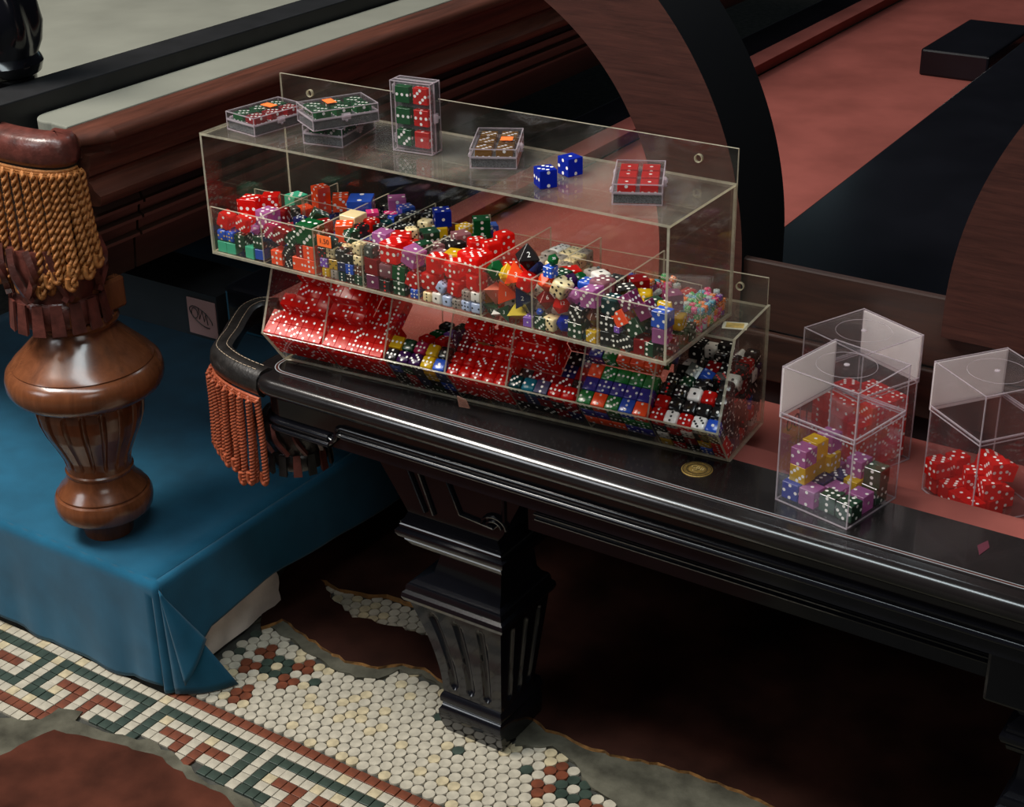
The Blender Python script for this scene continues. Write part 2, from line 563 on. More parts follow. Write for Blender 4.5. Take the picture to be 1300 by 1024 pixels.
# ------------------------------------------------------------------ floor: mosaic tiles laid in grout, broken patches of screed
fl = MB()
fl.box(-4, 5, -3.2, 7, -0.06, -0.0035)
floor = fl.build('floor', M['grout'])
tag(floor, 'old mosaic tile floor with a key border and worn patches', kind='structure')
CONC_A = [(-0.5, -0.262), (-0.298, -0.242), (-0.229, -0.219), (-0.215, -0.204), (-0.208, -0.176), (-0.176, -0.164), (-0.166, -0.180), (-0.12, -0.180), (-0.055, -0.159), (0.001, -0.165), (0.056, -0.179), (0.127, -0.176), (0.165, -0.183), (0.30, -0.22), (0.6, -0.4), (0.4, -0.9), (-0.6, -0.9)]
SLAB_A = [(-0.5, -0.33), (-0.212, -0.313), (-0.196, -0.288), (-0.187, -0.243), (-0.175, -0.213), (-0.141, -0.203), (-0.068, -0.188), (-0.013, -0.179), (0.045, -0.189), (0.11, -0.187), (0.154, -0.206), (0.26, -0.26), (0.5, -0.45), (0.3, -0.85), (-0.5, -0.85)]
SLAB_B = [(-0.099, 0.109), (-0.083, 0.143), (-0.016, 0.126), (-0.008, 0.124), (0.06, 0.112), (0.109, 0.121), (0.129, 0.149), (0.165, 0.156), (0.207, 0.144), (0.274, 0.114), (0.321, 0.104), (0.347, 0.141), (0.382, 0.132), (0.466, 0.132), (0.563, 0.153), (0.633, 0.156), (0.703, 0.154), (0.85, 0.17), (1.6, 0.20), (1.9, 1.2), (0.623, 1.3), (-0.046, 1.1), (-0.242, 0.448), (-0.144, 0.178)]
HOLE = [(-0.104, 0.255), (-0.055, 0.251), (0.007, 0.272), (0.093, 0.281), (0.148, 0.230), (0.117, 0.221), (0.052, 0.213), (0.0, 0.202), (-0.046, 0.218)]
CONC_B = [(-0.13, 0.10), (-0.114, 0.128), (-0.068, 0.118), (-0.006, 0.106), (0.021, 0.098), (0.078, 0.092), (0.118, 0.104), (0.133, 0.136), (0.163, 0.146), (0.216, 0.134), (0.27, 0.106), (0.26, 0.17), (0.1, 0.2), (-0.1, 0.2)]
CONC_C = [(0.362, 0.086), (0.330, 0.138), (0.381, 0.150), (0.466, 0.150), (0.565, 0.17), (0.9, 0.24), (1.3, 0.2), (1.3, -0.1), (0.70, -0.06), (0.62, 0.0), (0.545, 0.050), (0.475, 0.078), (0.428, 0.102), (0.406, 0.110)]
S = 0.01635
X0, Y0 = -0.0993, -0.0658      # connector column a = 0, red row b = 0
PAT = {2: 'w' + 'g' * 11, 3: 'wg' + 'w' * 9 + 'g', 4: 'wgwrrrwrrrwg', 5: 'wgwwwrwrwwwg', 6: 'wgggwrwrwggg', 7: 'wwwwwrwrwwww', 8: 'r' * 12, 9: 'w' * 12, 10: 'g' * 12}
sq_mesh = {}
h = S / 2 - 0.0006


def square_tile(key, mat):
    m = MB()
    m.add([(-h, -h, -0.004), (h, -h, -0.004), (h, h, -0.004), (-h, h, -0.004), (-h, -h, -0.0004), (h, -h, -0.0004), (h, h, -0.0004), (-h, h, -0.0004),
           (-h + .0005, -h + .0005, 0), (h - .0005, -h + .0005, 0), (h - .0005, h - .0005, 0), (-h + .0005, h - .0005, 0)],
          [(0, 1, 5, 4), (1, 2, 6, 5), (2, 3, 7, 6), (3, 0, 4, 7), (4, 5, 9, 8), (5, 6, 10, 9), (6, 7, 11, 10), (7, 4, 8, 11), (8, 9, 10, 11)])
    return mesh('square_tile', m.v, m.f, mat)


for k, mt in (('w', 'tile_white'), ('c', 'tile_cream'), ('r', 'tile_red'), ('g', 'tile_green')):
    sq_mesh[k] = square_tile(k, M[mt])
rnd = random.Random(5)
square = []
for b in range(0, 11):
    for a in range(-26, 40):
        x, y = X0 + a * S, Y0 - b * S
        col = 'r' if b == 0 else 'w' if b == 1 else PAT[b][a % 12]
        if inside((x, y), CONC_A) or (x < -0.108 and y > -0.066):
            continue
        if x > 0.62 or y < -0.22:
            continue
        square.append(((x - 0.06) ** 2 + ((y + 0.10) * 1.3) ** 2, x, y, 'c' if col == 'w' and rnd.random() < 0.12 else col))
square.sort()
rest = MB()
for i, (dd, x, y, col) in enumerate(square):
    if rnd.random() < 0.012:
        continue
    if i < 296:
        o = link('square_tile', sq_mesh[col], floor, (x + rnd.uniform(-.0003, .0003), y + rnd.uniform(-.0003, .0003), rnd.uniform(-.0006, .0002)))
        o.rotation_euler = (rnd.uniform(-.012, .012), rnd.uniform(-.012, .012), rnd.uniform(-.02, .02))
    else:
        mi = 'wcrg'.index(col)
        rest.add([(x - h, y - h, -.004), (x + h, y - h, -.004), (x + h, y + h, -.004), (x - h, y + h, -.004), (x - h, y - h, 0), (x + h, y - h, 0), (x + h, y + h, 0), (x - h, y + h, 0)],
                 [(0, 1, 5, 4), (1, 2, 6, 5), (2, 3, 7, 6), (3, 0, 4, 7), (4, 5, 6, 7)], mi)
if rest.v:
    tag(rest.build('outlying_square_tiles', [M['tile_white'], M['tile_cream'], M['tile_red'], M['tile_green']], floor), kind='stuff')

P = 0.01745
Q = P * 0.8660254 * 0.985
FX, FY = -0.0209, 0.0560       # middle of the left flower, row 7


def penny_mesh(mat, n=14, r=P * 0.487):
    m = MB()
    ang = [2 * math.pi * t / n for t in range(n)]
    for rr, z in ((r, -0.004), (r, -0.0008), (r * 0.955, 0.0)):
        m.v += [(rr * math.cos(t), rr * math.sin(t), z) for t in ang]
    for k in range(2):
        for t in range(n):
            m.f.append((k * n + t, k * n + (t + 1) % n, (k + 1) * n + (t + 1) % n, (k + 1) * n + t))
    m.f.append(tuple(2 * n + t for t in range(n)))
    m.m = [0] * len(m.f)
    me = mesh('round_tile', m.v, m.f, mat)
    return autosmooth(me, 30)


pm = {k: penny_mesh(M[v]) for k, v in (('w', 'tile_white'), ('c', 'tile_cream'), ('r', 'tile_red'), ('g', 'tile_green'))}
RED = [(s1 * a, d) for s1 in (1, -1) for (a, d) in ((2.5, 1), (1.5, 1), (2, 2), (2.5, -1), (1.5, -1), (2, -2))] + [(0, 4), (.5, 5), (-.5, 5), (0, 6), (0, -4), (.5, -5), (-.5, -5), (0, -6)]
GREEN = [(1, 0), (-1, 0), (.5, 1), (-.5, 1), (.5, -1), (-.5, -1), (4, 0), (-4, 0)]
penny = []
for r in range(-7, 30):
    for c in range(-24, 54):
        dx = c + (0.5 if r % 2 else 0.0)
        x, y = FX + dx * P, FY + r * Q
        if y < Y0 + S * 0.5 + P * 0.48 or x > 0.80:
            continue
        isl = inside((x, y), HOLE)
        if not isl and (inside((x, y), SLAB_B) or y > 0.16):
            continue
        conc = inside((x, y), CONC_B) or inside((x, y), CONC_C)
        if conc and rnd.random() < 0.86:
            continue
        if x < -0.108 and y < 0.19:
            continue
        col = 'w'
        for f in (0, 28, -28):
            for (a, d) in RED:
                if abs(dx - f - a) < .1 and r == d:
                    col = 'r'
            for (a, d) in GREEN:
                if abs(dx - f - a) < .1 and r == d:
                    col = 'g'
        if col == 'w' and rnd.random() < 0.16:
            col = 'c'
        elif col == 'w' and rnd.random() < 0.012:
            col = 'g'
        penny.append((abs(y + 0.02) * 0.6 + abs(x - 0.22) * 0.9, x, y, col))
penny.sort()
rest = MB()
for i, (dd, x, y, col) in enumerate(penny):
    if i < 296:
        o = link('round_tile', pm[col], floor, (x + rnd.uniform(-.0003, .0003), y + rnd.uniform(-.0003, .0003), rnd.uniform(-.0006, .0002)))
        o.rotation_euler = (rnd.uniform(-.015, .015), rnd.uniform(-.015, .015), rnd.uniform(0, 6))
    else:
        me = pm[col]
        rest.add([(v.co.x + x, v.co.y + y, v.co.z + rnd.uniform(-.0003, 0)) for v in me.vertices], [tuple(p.vertices) for p in me.polygons], 'wcrg'.index(col))
if rest.v:
    tag(rest.build('outlying_round_tiles', [M['tile_white'], M['tile_cream'], M['tile_red'], M['tile_green']], floor, smooth=30), kind='stuff')


def patch(name, poly, z, mat, amp=0.004, seed=1, step=0.012, thick=0.006, holes=None, rim=None):
    """An uneven sheet of screed with a broken edge."""
    pl = ragged(poly, step, amp, seed)
    bm = bmesh.new()
    vs = [bm.verts.new((x, y, z)) for x, y in pl]
    es = [bm.edges.new((vs[i], vs[(i + 1) % len(vs)])) for i in range(len(vs))]
    if holes:
        hv = [bm.verts.new((x, y, z)) for x, y in ragged(holes, 0.012, 0.004, 9)]
        es += [bm.edges.new((hv[i], hv[(i + 1) % len(hv)])) for i in range(len(hv))]
    bmesh.ops.triangle_fill(bm, use_beauty=True, use_dissolve=False, edges=es)
    for f in bm.faces:
        if f.normal.z < 0:
            f.normal_flip()
    be = [e for e in bm.edges if e.is_boundary]
    r = bmesh.ops.extrude_edge_only(bm, edges=be)
    for e in r['geom']:
        if isinstance(e, bmesh.types.BMVert):
            e.co.z -= thick
            e.co.x += random.uniform(-.002, .002)
            e.co.y += random.uniform(-.002, .002)
    for e in r['geom']:
        if isinstance(e, bmesh.types.BMFace):
            e.material_index = 1
    me = bpy.data.meshes.new(name)
    bm.to_mesh(me)
    bm.free()
    me.materials.append(mat)
    me.materials.append(rim or mat)
    fix_normals(me)
    return link(name, me, floor)


patch('concrete_patch', CONC_A, 0.0012, M['concrete'], 0.004, 1)
patch('concrete_patch', CONC_B, 0.0012, M['concrete'], 0.004, 2)
patch('concrete_patch', CONC_C, 0.0012, M['concrete'], 0.004, 3)
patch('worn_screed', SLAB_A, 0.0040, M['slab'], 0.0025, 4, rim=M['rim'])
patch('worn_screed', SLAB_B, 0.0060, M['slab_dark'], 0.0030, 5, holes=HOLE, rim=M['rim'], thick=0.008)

# ------------------------------------------------------------------ black billiard table
RT = 0.495   # rail top
BED = 0.465
tbl = thing('billiard_table', 'black lacquered billiard table with red felt carrying the dice displays', 'table')
pts = [Vector((1.31, 0.0)), Vector((0.9, 0.0)), Vector((0.5, 0.0)), Vector((0.075, 0.0))] + [Vector((0.075 - 0.045 * math.sin(t), 0.045 - 0.045 * math.cos(t))) for t in [i * math.pi / 16 for i in range(1, 9)]] + [Vector((0.03, 0.062))]
pn = path_normals(pts, -1)
pn = [(x, y, nx, ny) for (x, y, nx, ny) in pn]
prof = [(-0.045, 0.440), (-0.045, RT), (-0.026, RT), (-0.017, RT), (-0.0165, RT - .0009), (-0.0158, RT - .001)]
for i in range(0, 11):
    t = math.radians(95 - i * 19)
    prof.append((-0.005 + 0.0125 * math.cos(t), RT - 0.0135 + 0.0125 * math.sin(t)))
prof += [(-0.010, 0.468), (-0.010, 0.4405)]
r = MB()
r.sweep(pn, prof, 0, True)
r.box(0.073, 1.31, 0.0452, 0.107, 0.440, RT, 0)
r.build('front_rail', M['black_top'], tbl, smooth=40)
for nm, o0, o1, mt in (('inlay_line', -.0247, -.0236, 'inlay'), ('inlay_band', -.0236, -.0207, 'inlay_dark'), ('inlay_line', -.0207, -.0196, 'inlay')):  # rail-top highlights painted as pale strips, a dark red strip between
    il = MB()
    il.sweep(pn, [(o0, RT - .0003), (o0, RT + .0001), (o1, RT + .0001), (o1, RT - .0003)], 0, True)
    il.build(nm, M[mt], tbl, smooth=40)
a = MB()
ap = [(-0.045, 0.45), (-0.011, 0.45), (-0.011, 0.4195), (-0.045, 0.4195)]
a.sweep(pn, ap, 0, True)
a.build('apron', M['black'], tbl, smooth=40)
# double bead moulding along the apron: a low run at the corner, an S step, then the long run
def bead_prof(z):
    out = [(-0.013, z + .0097)]
    for zz, rr in ((z + .0050, .0045), (z - .0002, .0020), (z - .0050, .0045)):
        for i in range(7):
            t = math.radians(90 - i * 30)
            out.append((-0.0098 + rr * 1.25 * math.cos(t), zz + rr * math.sin(t)))
    return out + [(-0.013, z - .0097)]


bd = MB()
long_pts = [Vector((1.31, 0)), Vector((0.7, 0)), Vector((0.1735, 0))]
bd.sweep([(p.x, p.y, 0, -1) for p in long_pts], bead_prof(0.4450), 0, True)
bd.build('bead_moulding', M['black'], tbl, smooth=50)
bd = MB()
bd.sweep([(p[0], p[1], p[2], p[3]) for p in path_normals([Vector((0.152, 0)), Vector((0.075, 0))] + pts[4:], -1)], bead_prof(0.4275), 0, True)
bd.build('bead_moulding', M['black'], tbl, smooth=50)
st = MB()
for k, (dr, rr) in enumerate(((0.0045, .0036), (0, .0018), (-0.0045, .0036))):
    q = spline([(0.1735 + 0.002, 0.0095, 0.445 + dr), (0.167, 0.009, 0.4445 + dr * .9), (0.1630, 0.009, 0.438), (0.1590, 0.009, 0.4305), (0.150, 0.0095, 0.4275 + dr)], 16)
    st.tube(q, rr, 6)
st.build('step_moulding', M['black'], tbl, smooth=60)
# lower frame rail set back under the apron, with its own thin mouldings
lf = MB()
lf.box(0.405, 0.952, 0.058, 0.09, 0.358, 0.43)
lf.build('lower_frame', M['black'], tbl)
lm = MB()
for z, y in ((0.3905, .056), (0.3840, .055), (0.3765, .0565)):
    lm.tube([(0.415, y, z), (0.95, y, z)], 0.0016, 6)
lm.build('frame_moulding', M['black'], tbl, smooth=60)
lm2 = MB()
lm2.prism([(0.948, .05), (1.03, .05), (1.03, .09), (0.948, .09)], 0.335, 0.42)
lm2.build('frame_block', M['black'], tbl, bevel=.004)
cb = MB()
cb.box(0.03, 1.28, 0.12, 3.0, 0.405, 0.462)
cb.build('carcass', M['black_flat'], tbl)
bedm = MB()
bedm.prism([(0.125, 0.112), (1.25, 0.112), (1.25, 3.0), (-0.062, 3.0), (-0.062, 0.285)], 0.4625, BED)
bedm.build('bed_cloth', M['felt_red'], tbl)
cu = MB()   # front cushion
cu.add([(x, y, z) for x in (0.085, 1.25) for (y, z) in ((0.105, RT - .001), (0.112, RT - .0006), (0.140, RT - .0003), (0.147, RT - .001), (0.130, BED), (0.105, BED))], [tuple(range(5, -1, -1)), tuple(range(6, 12))] + [(i, (i + 1) % 6, 6 + (i + 1) % 6, 6 + i) for i in range(6)])
cu.build('cushion', M['felt_red'], tbl, bevel=.0015)
cu = MB()   # left cushion
cu.add([(x, y, z) for y in (0.195, 3.0) for (x, z) in ((-.100, RT - .001), (-.094, RT - .0006), (-.060, RT - .0003), (-.053, RT - .001), (-.066, BED), (-.100, BED))], [tuple(range(6)), tuple(range(11, 5, -1))] + [(i, 6 + i, 6 + (i + 1) % 6, (i + 1) % 6) for i in range(6)])
cu.build('cushion', M['felt_red'], tbl, bevel=.0015)
lr = MB()
lr.box(-0.185, -0.100, 0.195, 3.0, 0.425, RT)
lr.build('left_rail', M['black'], tbl, bevel=.008, bseg=3)
bk = MB()
bk.box(-0.185, 1.28, 3.0, 3.1, 0.41, RT)
bk.build('far_rail', M['black'], tbl, bevel=.008)
dm = MB()
dm.prism([(0.9184, 0.0715), (0.9243, 0.086), (0.9297, 0.0739), (0.9258, 0.0554)], RT - .001, RT + .0006)
dm.build('diamond_sight', M['garnet'], tbl)
md = MB()
mx, my = 0.6163, 0.0661
md.lathe([(RT - .001, .0168), (RT + .0007, .0168), (RT + .0010, .0164), (RT + .0010, .0001)], 40, mx, my)
med = md.build('brass_medallion', M['brass_mid'], tbl, smooth=30)
rg = MB()
for rr_, w_ in ((.0152, .0007), (.0112, .0006), (.0098, .0004)):
    n_ = 40
    b_ = len(rg.v)
    for rad_, z_ in ((rr_ - w_, RT + .0008), (rr_ - w_, RT + .00112), (rr_ + w_, RT + .00112), (rr_ + w_, RT + .0008)):
        rg.v += [(mx + rad_ * math.cos(t * 2 * math.pi / n_), my + rad_ * math.sin(t * 2 * math.pi / n_), z_) for t in range(n_)]
    for k in range(3):
        for t in range(n_):
            rg.f.append((b_ + k * n_ + t, b_ + k * n_ + (t + 1) % n_, b_ + (k + 1) * n_ + (t + 1) % n_, b_ + (k + 1) * n_ + t))
            rg.m.append(0)
rg.build('dark_ring', M['brass_dark'], med)
RZ = Matrix.Rotation(math.radians(2), 4, 'Z')
base = Matrix.Translation((mx, my, RT + .00115)) @ RZ
for nm, mt, ox_, oz_ in (('monogram_shadow', 'groove', .0007, 0), ('monogram', 'brass_light', 0, .0003)):  # dark offset copy paints the shadow of the raised letters
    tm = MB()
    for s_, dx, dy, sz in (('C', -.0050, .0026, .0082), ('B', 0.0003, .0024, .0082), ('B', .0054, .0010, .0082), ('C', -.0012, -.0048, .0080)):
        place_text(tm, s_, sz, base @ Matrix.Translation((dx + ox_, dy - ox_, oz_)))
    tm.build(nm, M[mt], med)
tk = MB()
for i in range(44):
    t = i * 2 * math.pi / 44
    if i % 11 == 0:
        continue
    tk.add([Matrix.Translation((mx, my, RT + .00118)) @ Matrix.Rotation(t, 4, 'Z') @ Vector(p) for p in ((.0124, -.00035, 0), (.0140, -.00035, 0), (.0140, .00035, 0), (.0124, .00035, 0))], [(0, 1, 2, 3)])
tk.build('rim_lettering', M['groove'], med)

# corner pocket: leather horseshoe, twisted fringe and the strapped cup below
outer = [(0.052, -0.004), (0.014, 0.001), (-0.020, 0.010), (-0.052, 0.026), (-0.068, 0.048), (-0.082, 0.078), (-0.100, 0.110), (-0.118, 0.150), (-0.115, 0.185), (-0.090, 0.205)]
oc = spline([(x, y, 0) for x, y in outer], 40)
on = path_normals(oc, -1)
lp = []
hz = 0.486
for (o, z) in ((-0.030, hz + .008), (-0.022, hz + .0125), (-0.010, hz + .011), (-0.002, hz + .004), (0.0, hz - .008), (-0.003, hz - .018), (-0.010, hz - .024), (-0.018, hz - .022), (-0.024, hz - .010)):
    lp.append((o, z))
pk = MB()
pk.sweep(on, lp, 0, True)
pocket = pk.build('leather_pocket', M['leather_black'], tbl, smooth=60)
sm = MB()
for off, zz in ((-0.0105, hz + .0118), (-0.0235, hz + .0120)):
    for i in range(1, 39, 1):
        a1 = Vector((on[i][0] + on[i][2] * off, on[i][1] + on[i][3] * off, zz))
        a2 = Vector((on[i + 1][0] + on[i + 1][2] * off, on[i + 1][1] + on[i + 1][3] * off, zz))
        sm.tube([a1.lerp(a2, .1), a1.lerp(a2, .85)], .0005, 4)
tag(sm.build('stitching', M['thread'], pocket), kind='stuff')


def fringe(parent, curve, z0, lens, n, rad, turns, mat, seed, layers=2, sway=(0, 0)):
    rn = random.Random(seed)
    band = MB()
    for k in range(3):
        band.tube([(p.x, p.y, z0 - .002 - .003 * k) for p in curve], .0022, 6)
    band.build('fringe_braid', mat, parent, smooth=60)
    N = len(curve) - 1
    for i in range(n):
        t = (i + .5) / n
        f = t * N
        k = min(int(f), N - 1)
        p = curve[k].lerp(curve[k + 1], f - k)
        d = (curve[k + 1] - curve[k]).normalized()
        nrm = Vector((-d.y, d.x, 0))
        L = lens(t) * rn.uniform(0.93, 1.05)
        off = 0.0008 + (i % layers) * rad * 1.6
        sx = rn.uniform(-.005, .005) - sway[0] * (1 - t) ** 4
        e = p + nrm * (off + rn.uniform(0, .003)) + d * sx
        b = Vector((p.x, p.y, z0 - .004)) + nrm * off
        m_ = Vector(((p.x + e.x) / 2, (p.y + e.y) / 2, z0 - L * .5)) + nrm * rn.uniform(.0, .004) + d * rn.uniform(-.002, .002)
        lo = Vector((e.x, e.y, z0 - L))
        c = MB()
        rope(c, [b, m_, lo], rad, L / turns, 6, max(18, int(L / turns * 12)))
        # the loop at the end
        c.tube(spline([lo + Vector((0, 0, .004)), lo + Vector((0, 0, 0)), lo + d * .0025 + Vector((0, 0, -.0045)), lo + d * .0062 + Vector((0, 0, -.0045)), lo + d * .0085 + Vector((0, 0, .000)), lo + d * .0075 + Vector((0, 0, .010))], 14), [rad * .8] * 15, 7)
        c.build('fringe_cord', mat, parent, smooth=60)


fr = [Vector((x + nx * -.004, y + ny * -.004, 0)) for (x, y, nx, ny) in on[0:26]]
fringe(pocket, fr, hz - .022, lambda t: 0.122 - 0.026 * t, 26, .0042, .0095, M['cord_rust'], 4, 2)
cup = MB()
cx, cy = 0.055, 0.058
cup.lathe([(0.352, .034), (0.356, .037), (0.372, .038), (0.376, .035), (0.392, .040), (0.415, .046), (0.425, .040)], 28, cx, cy)
pc = cup.build('pocket_cup', M['leather_black'], tbl, smooth=50)
for i in range(14):
    t = i * 2 * math.pi / 14
    s_ = MB()
    c0, s0 = math.cos(t), math.sin(t)
    R = Matrix.Translation((cx, cy, 0)) @ Matrix.Rotation(t, 4, 'Z')
    s_.add([R @ Vector(p) for p in ((.039, -.0045, .378), (.039, .0045, .378), (.041, .0055, .352), (.041, -.0055, .352), (.0415, -.0045, .378), (.0415, .0045, .378), (.0445, .0055, .350), (.0445, -.0055, .350))], [(0, 1, 2, 3), (4, 7, 6, 5), (0, 4, 5, 1), (1, 5, 6, 2), (2, 6, 7, 3), (3, 7, 4, 0)])
    s_.build('leather_tab', M['leather_black'] if i % 3 else M['leather_red'], pc)
for i in range(5):
    t = -2.6 + i * 0.55
    s_ = MB()
    q = spline([(cx + .048 * math.cos(t), cy + .048 * math.sin(t), .425), (cx + .050 * math.cos(t + .1), cy + .050 * math.sin(t + .1), .403), (cx + .042 * math.cos(t + .35), cy + .042 * math.sin(t + .35), .380)], 8)
    s_.tube(q, .0035, 4)
    s_.build('leather_strap', M['leather_red'], pc, smooth=60)


# legs: capital panel, stepped mouldings, waisted fluted shaft, scrolled foot
def leg_side(m, face, half, zr, nu=46, nz=44, flutes=(), depth=.004):
    pass


def build_leg(x0, x1, yf, yb):
    lg_sections = [  # z, inset left, inset right, inset front, inset back ; a smooth vertical profile
        (0.000, .062, .006, .004, .030), (0.010, .058, .004, .001, .030), (0.022, .055, .003, -.002, .030), (0.036, .055, .003, -.004, .030), (0.044, .060, .005, .000, .030),
        (0.0455, .058, .006, .002, .030), (0.049, .057, .003, -.001, .028), (0.055, .056, .003, -.001, .028), (0.0605, .058, .006, .002, .028), (0.062, .060, .006, .003, .028)]
    prof = lg_sections
    w = x1 - x0
    m = MB()

    def loft(secs, mi=0):
        b = len(m.v)
        for (z, l, r_, f, bk_) in secs:
            m.v.extend([(x0 + l, yf + f, z), (x1 - r_, yf + f, z), (x1 - r_, yb - bk_, z), (x0 + l, yb - bk_, z)])
        for i in range(len(secs) - 1):
            for j in range(4):
                m.f.append((b + i * 4 + j, b + i * 4 + (j + 1) % 4, b + (i + 1) * 4 + (j + 1) % 4, b + (i + 1) * 4 + j))
                m.m.append(mi)
        m.f.append((b + 3, b + 2, b + 1, b))
        k = b + (len(secs) - 1) * 4
        m.f.append((k, k + 1, k + 2, k + 3))
        m.m += [mi, mi]
    loft(prof)
    foot = m.build('scroll_foot', M['black'], None, smooth=40)
    parts = [foot]
    # shaft with flutes on front and right faces
    m = MB()
    zb, zt = 0.062, 0.190

    def ins(z):
        t = (z - zb) / (zt - zb)
        return (.059 - .046 * t ** 1.9, .006 - .005 * t, .004 - .004 * t, .046 - .034 * t)
    nu, nz = 60, 46

    def dent(u, z, cs, z0_, z1_, rw, slant):
        d = 0
        for c_ in cs:
            zc = min(max(z, z0_ + rw), z1_ - rw)
            uc = c_ + slant(c_, zc)
            q = math.hypot(u - uc, (z - zc))
            if q < rw:
                d = max(d, math.sqrt(max(0, 1 - (q / rw) ** 2)))
        return d * 0.0045
    for face in range(4):
        b = len(m.v)
        for i in range(nz + 1):
            z = zb + (zt - zb) * i / nz
            l, r_, f, bk_ = ins(z)
            xa, xb, ya, yb_ = x0 + l, x1 - r_, yf + f, yb - bk_
            for j in range(nu + 1):
                u = j / nu
                if face == 0:
                    ww = xb - xa
                    d = dent(u * ww, z, (.21 * ww, .49 * ww, .77 * ww), .072, .180, .0058, lambda c_, zc: 0)
                    m.v.append((xa + ww * u, ya + d, z))
                elif face == 1:
                    ww = yb_ - ya
                    d = dent(u * ww, z, (.24 * ww, .52 * ww, .80 * ww), .072, .180, .0055, lambda c_, zc: 0)
                    m.v.append((xb - d, ya + ww * u, z))
                elif face == 2:
                    m.v.append((xb + (xa - xb) * u, yb_, z))
                else:
                    m.v.append((xa, yb_ + (ya - yb_) * u, z))
        for i in range(nz):
            for j in range(nu):
                if face > 1 and (j > 0):
                    continue
                jj = nu if face > 1 else j + 1
                q = nu + 1
                m.f.append((b + i * q + j, b + i * q + jj, b + (i + 1) * q + jj, b + (i + 1) * q + j))
                m.m.append(0)
    parts.append(m.build('fluted_shaft', M['black'], None, smooth=30))
    m = MB()
    cap = [(0.190, .013, .001, .000, .012), (0.1915, .008, -.004, -.005, .008), (0.197, .006, -.006, -.007, .006), (0.203, .007, -.005, -.006, .007), (0.2065, .011, -.001, -.002, .010), (0.208, .010, -.001, -.002, .010),
           (0.214, .012, -.001, -.002, .012), (0.218, .016, .001, .000, .014), (0.221, .022, .005, .006, .02), (0.235, .046, .008, .013, .03), (0.262, .055, .009, .016, .034), (0.266, .057, .009, .016, .035),
           (0.2675, .052, .004, .010, .03), (0.272, .046, .001, .006, .026), (0.2755, .034, -.002, .002, .020), (0.2775, .024, -.003, -.001, .016), (0.283, .015, -.004, -.003, .012), (0.2845, .013, -.002, -.002, .012), (0.288, .007, -.008, -.007, .006),
           (0.293, .004, -.010, -.009, .004), (0.297, .004, -.010, -.009, .004), (0.2985, .008, -.006, -.004, .008), (0.304, .008, -.005, -.004, .008), (0.3055, .010, -.004, -.003, .01), (0.3085, .009, -.005, -.004, .01), (0.310, .012, -.002, .0, .012), (0.322, .018, .006, .004, .014)]
    loft(cap)
    parts.append(m.build('moulded_capital', M['black'], None, smooth=28))
    m = MB()
    loft([(0.318, .018, .006, .004, .014), (0.330, .013, -.004, .002, .01), (0.42, -.045, -.05, .000, 0)])
    for (ax, az, bx, bz) in ((.012, .418, .047, .330), (.030, .418, .060, .330)):
        m.tube([(x0 + ax, yf - .001, az), (x0 + bx, yf + .001, bz)], .003, 6)
    m.tube([(x0 + .072, yf - .001, .414), (x0 + .100, yf, .344), (x0 + .148, yf, .340), (x0 + .163, yf, .352), (x0 + .165, yf - .001, .414)], .0028, 6)
    sh = [(x0 + .150 + .018 * math.cos(t), yf - .0015, .342 + .014 * math.sin(t)) for t in [math.pi * i / 8 for i in range(9)]]
    m.tube(sh, .0022, 6)
    m.tube([(x0 + .150 + .011 * math.cos(t), yf - .0015, .342 + .008 * math.sin(t)) for t in [math.pi * i / 8 for i in range(9)]], .002, 6)
    parts.append(m.build('capital_panel', M['black'], None, smooth=35))
    return parts


def make_leg(dx, flip=False):
    root = bpy.data.objects.new('leg', None)
    C.objects.link(root)
    root.parent = tbl
    for p_ in build_leg(0.203, 0.3585, 0.064, 0.190):
        p_.parent = root
    if flip:
        root.scale = (-1, 1, 1)
    root.location = (dx, 0, 0)
    return root


make_leg(0.0)
make_leg(1.338, True)
rebase(tbl, (0.6, 1.5, 0))

# ------------------------------------------------------------------ things lying on the red felt
bd = MB()
bd.box(0, 0.80, 0, 1.85, 0, 0.063)
o = bd.build('lacquered_board', M['black'], None, bevel=.004)
o.location = (0.4275, 0.42, BED + .0002)
o.rotation_euler = (0, 0, math.radians(1.55))
tag(o, 'large black lacquered board lying flat across the red felt behind the arches', 'board')
bd = MB()
bd.box(0.217, 0.358, 1.83, 2.13, BED + .0002, 0.520)
o = bd.build('black_box', M['black'], None, bevel=.005)
tag(o, 'small black box on the red felt beside the large black board', 'box')

# ------------------------------------------------------------------ wooden stand with two curved brackets standing on the felt
stand = thing('arched_stand', 'brown wooden stand with two curved black-edged brackets behind the dice display', 'stand')
YP = 0.297


def arch(cx, cz, a0, a1, ri, ro, y0, y1, foot):
    m = MB()
    n = 60
    pts = [(math.radians(a0 + (a1 - a0) * i / n)) for i in range(n + 1)]
    ring = []
    if foot:
        sgn = 1 if math.cos(pts[0]) > 0 else -1
        ring.append((cx + sgn * ri, foot, cx + sgn * ro, foot))
    for t in pts:
        ring.append((cx + ri * math.cos(t), cz + ri * math.sin(t), cx + ro * math.cos(t), cz + ro * math.sin(t)))
    k = len(ring)
    for (xi, zi, xo, zo) in ring:
        m.v += [(xi, y0, zi), (xo, y0, zo), (xo, y1, zo), (xi, y1, zi)]
    for i in range(k - 1):
        for j in range(4):
            m.f.append((i * 4 + j, i * 4 + (j + 1) % 4, (i + 1) * 4 + (j + 1) % 4, (i + 1) * 4 + j))
            m.m.append(0 if j == 0 else 1)
    m.f += [(3, 2, 1, 0), tuple((k - 1) * 4 + j for j in range(4))]
    m.m += [1, 1]
    return m


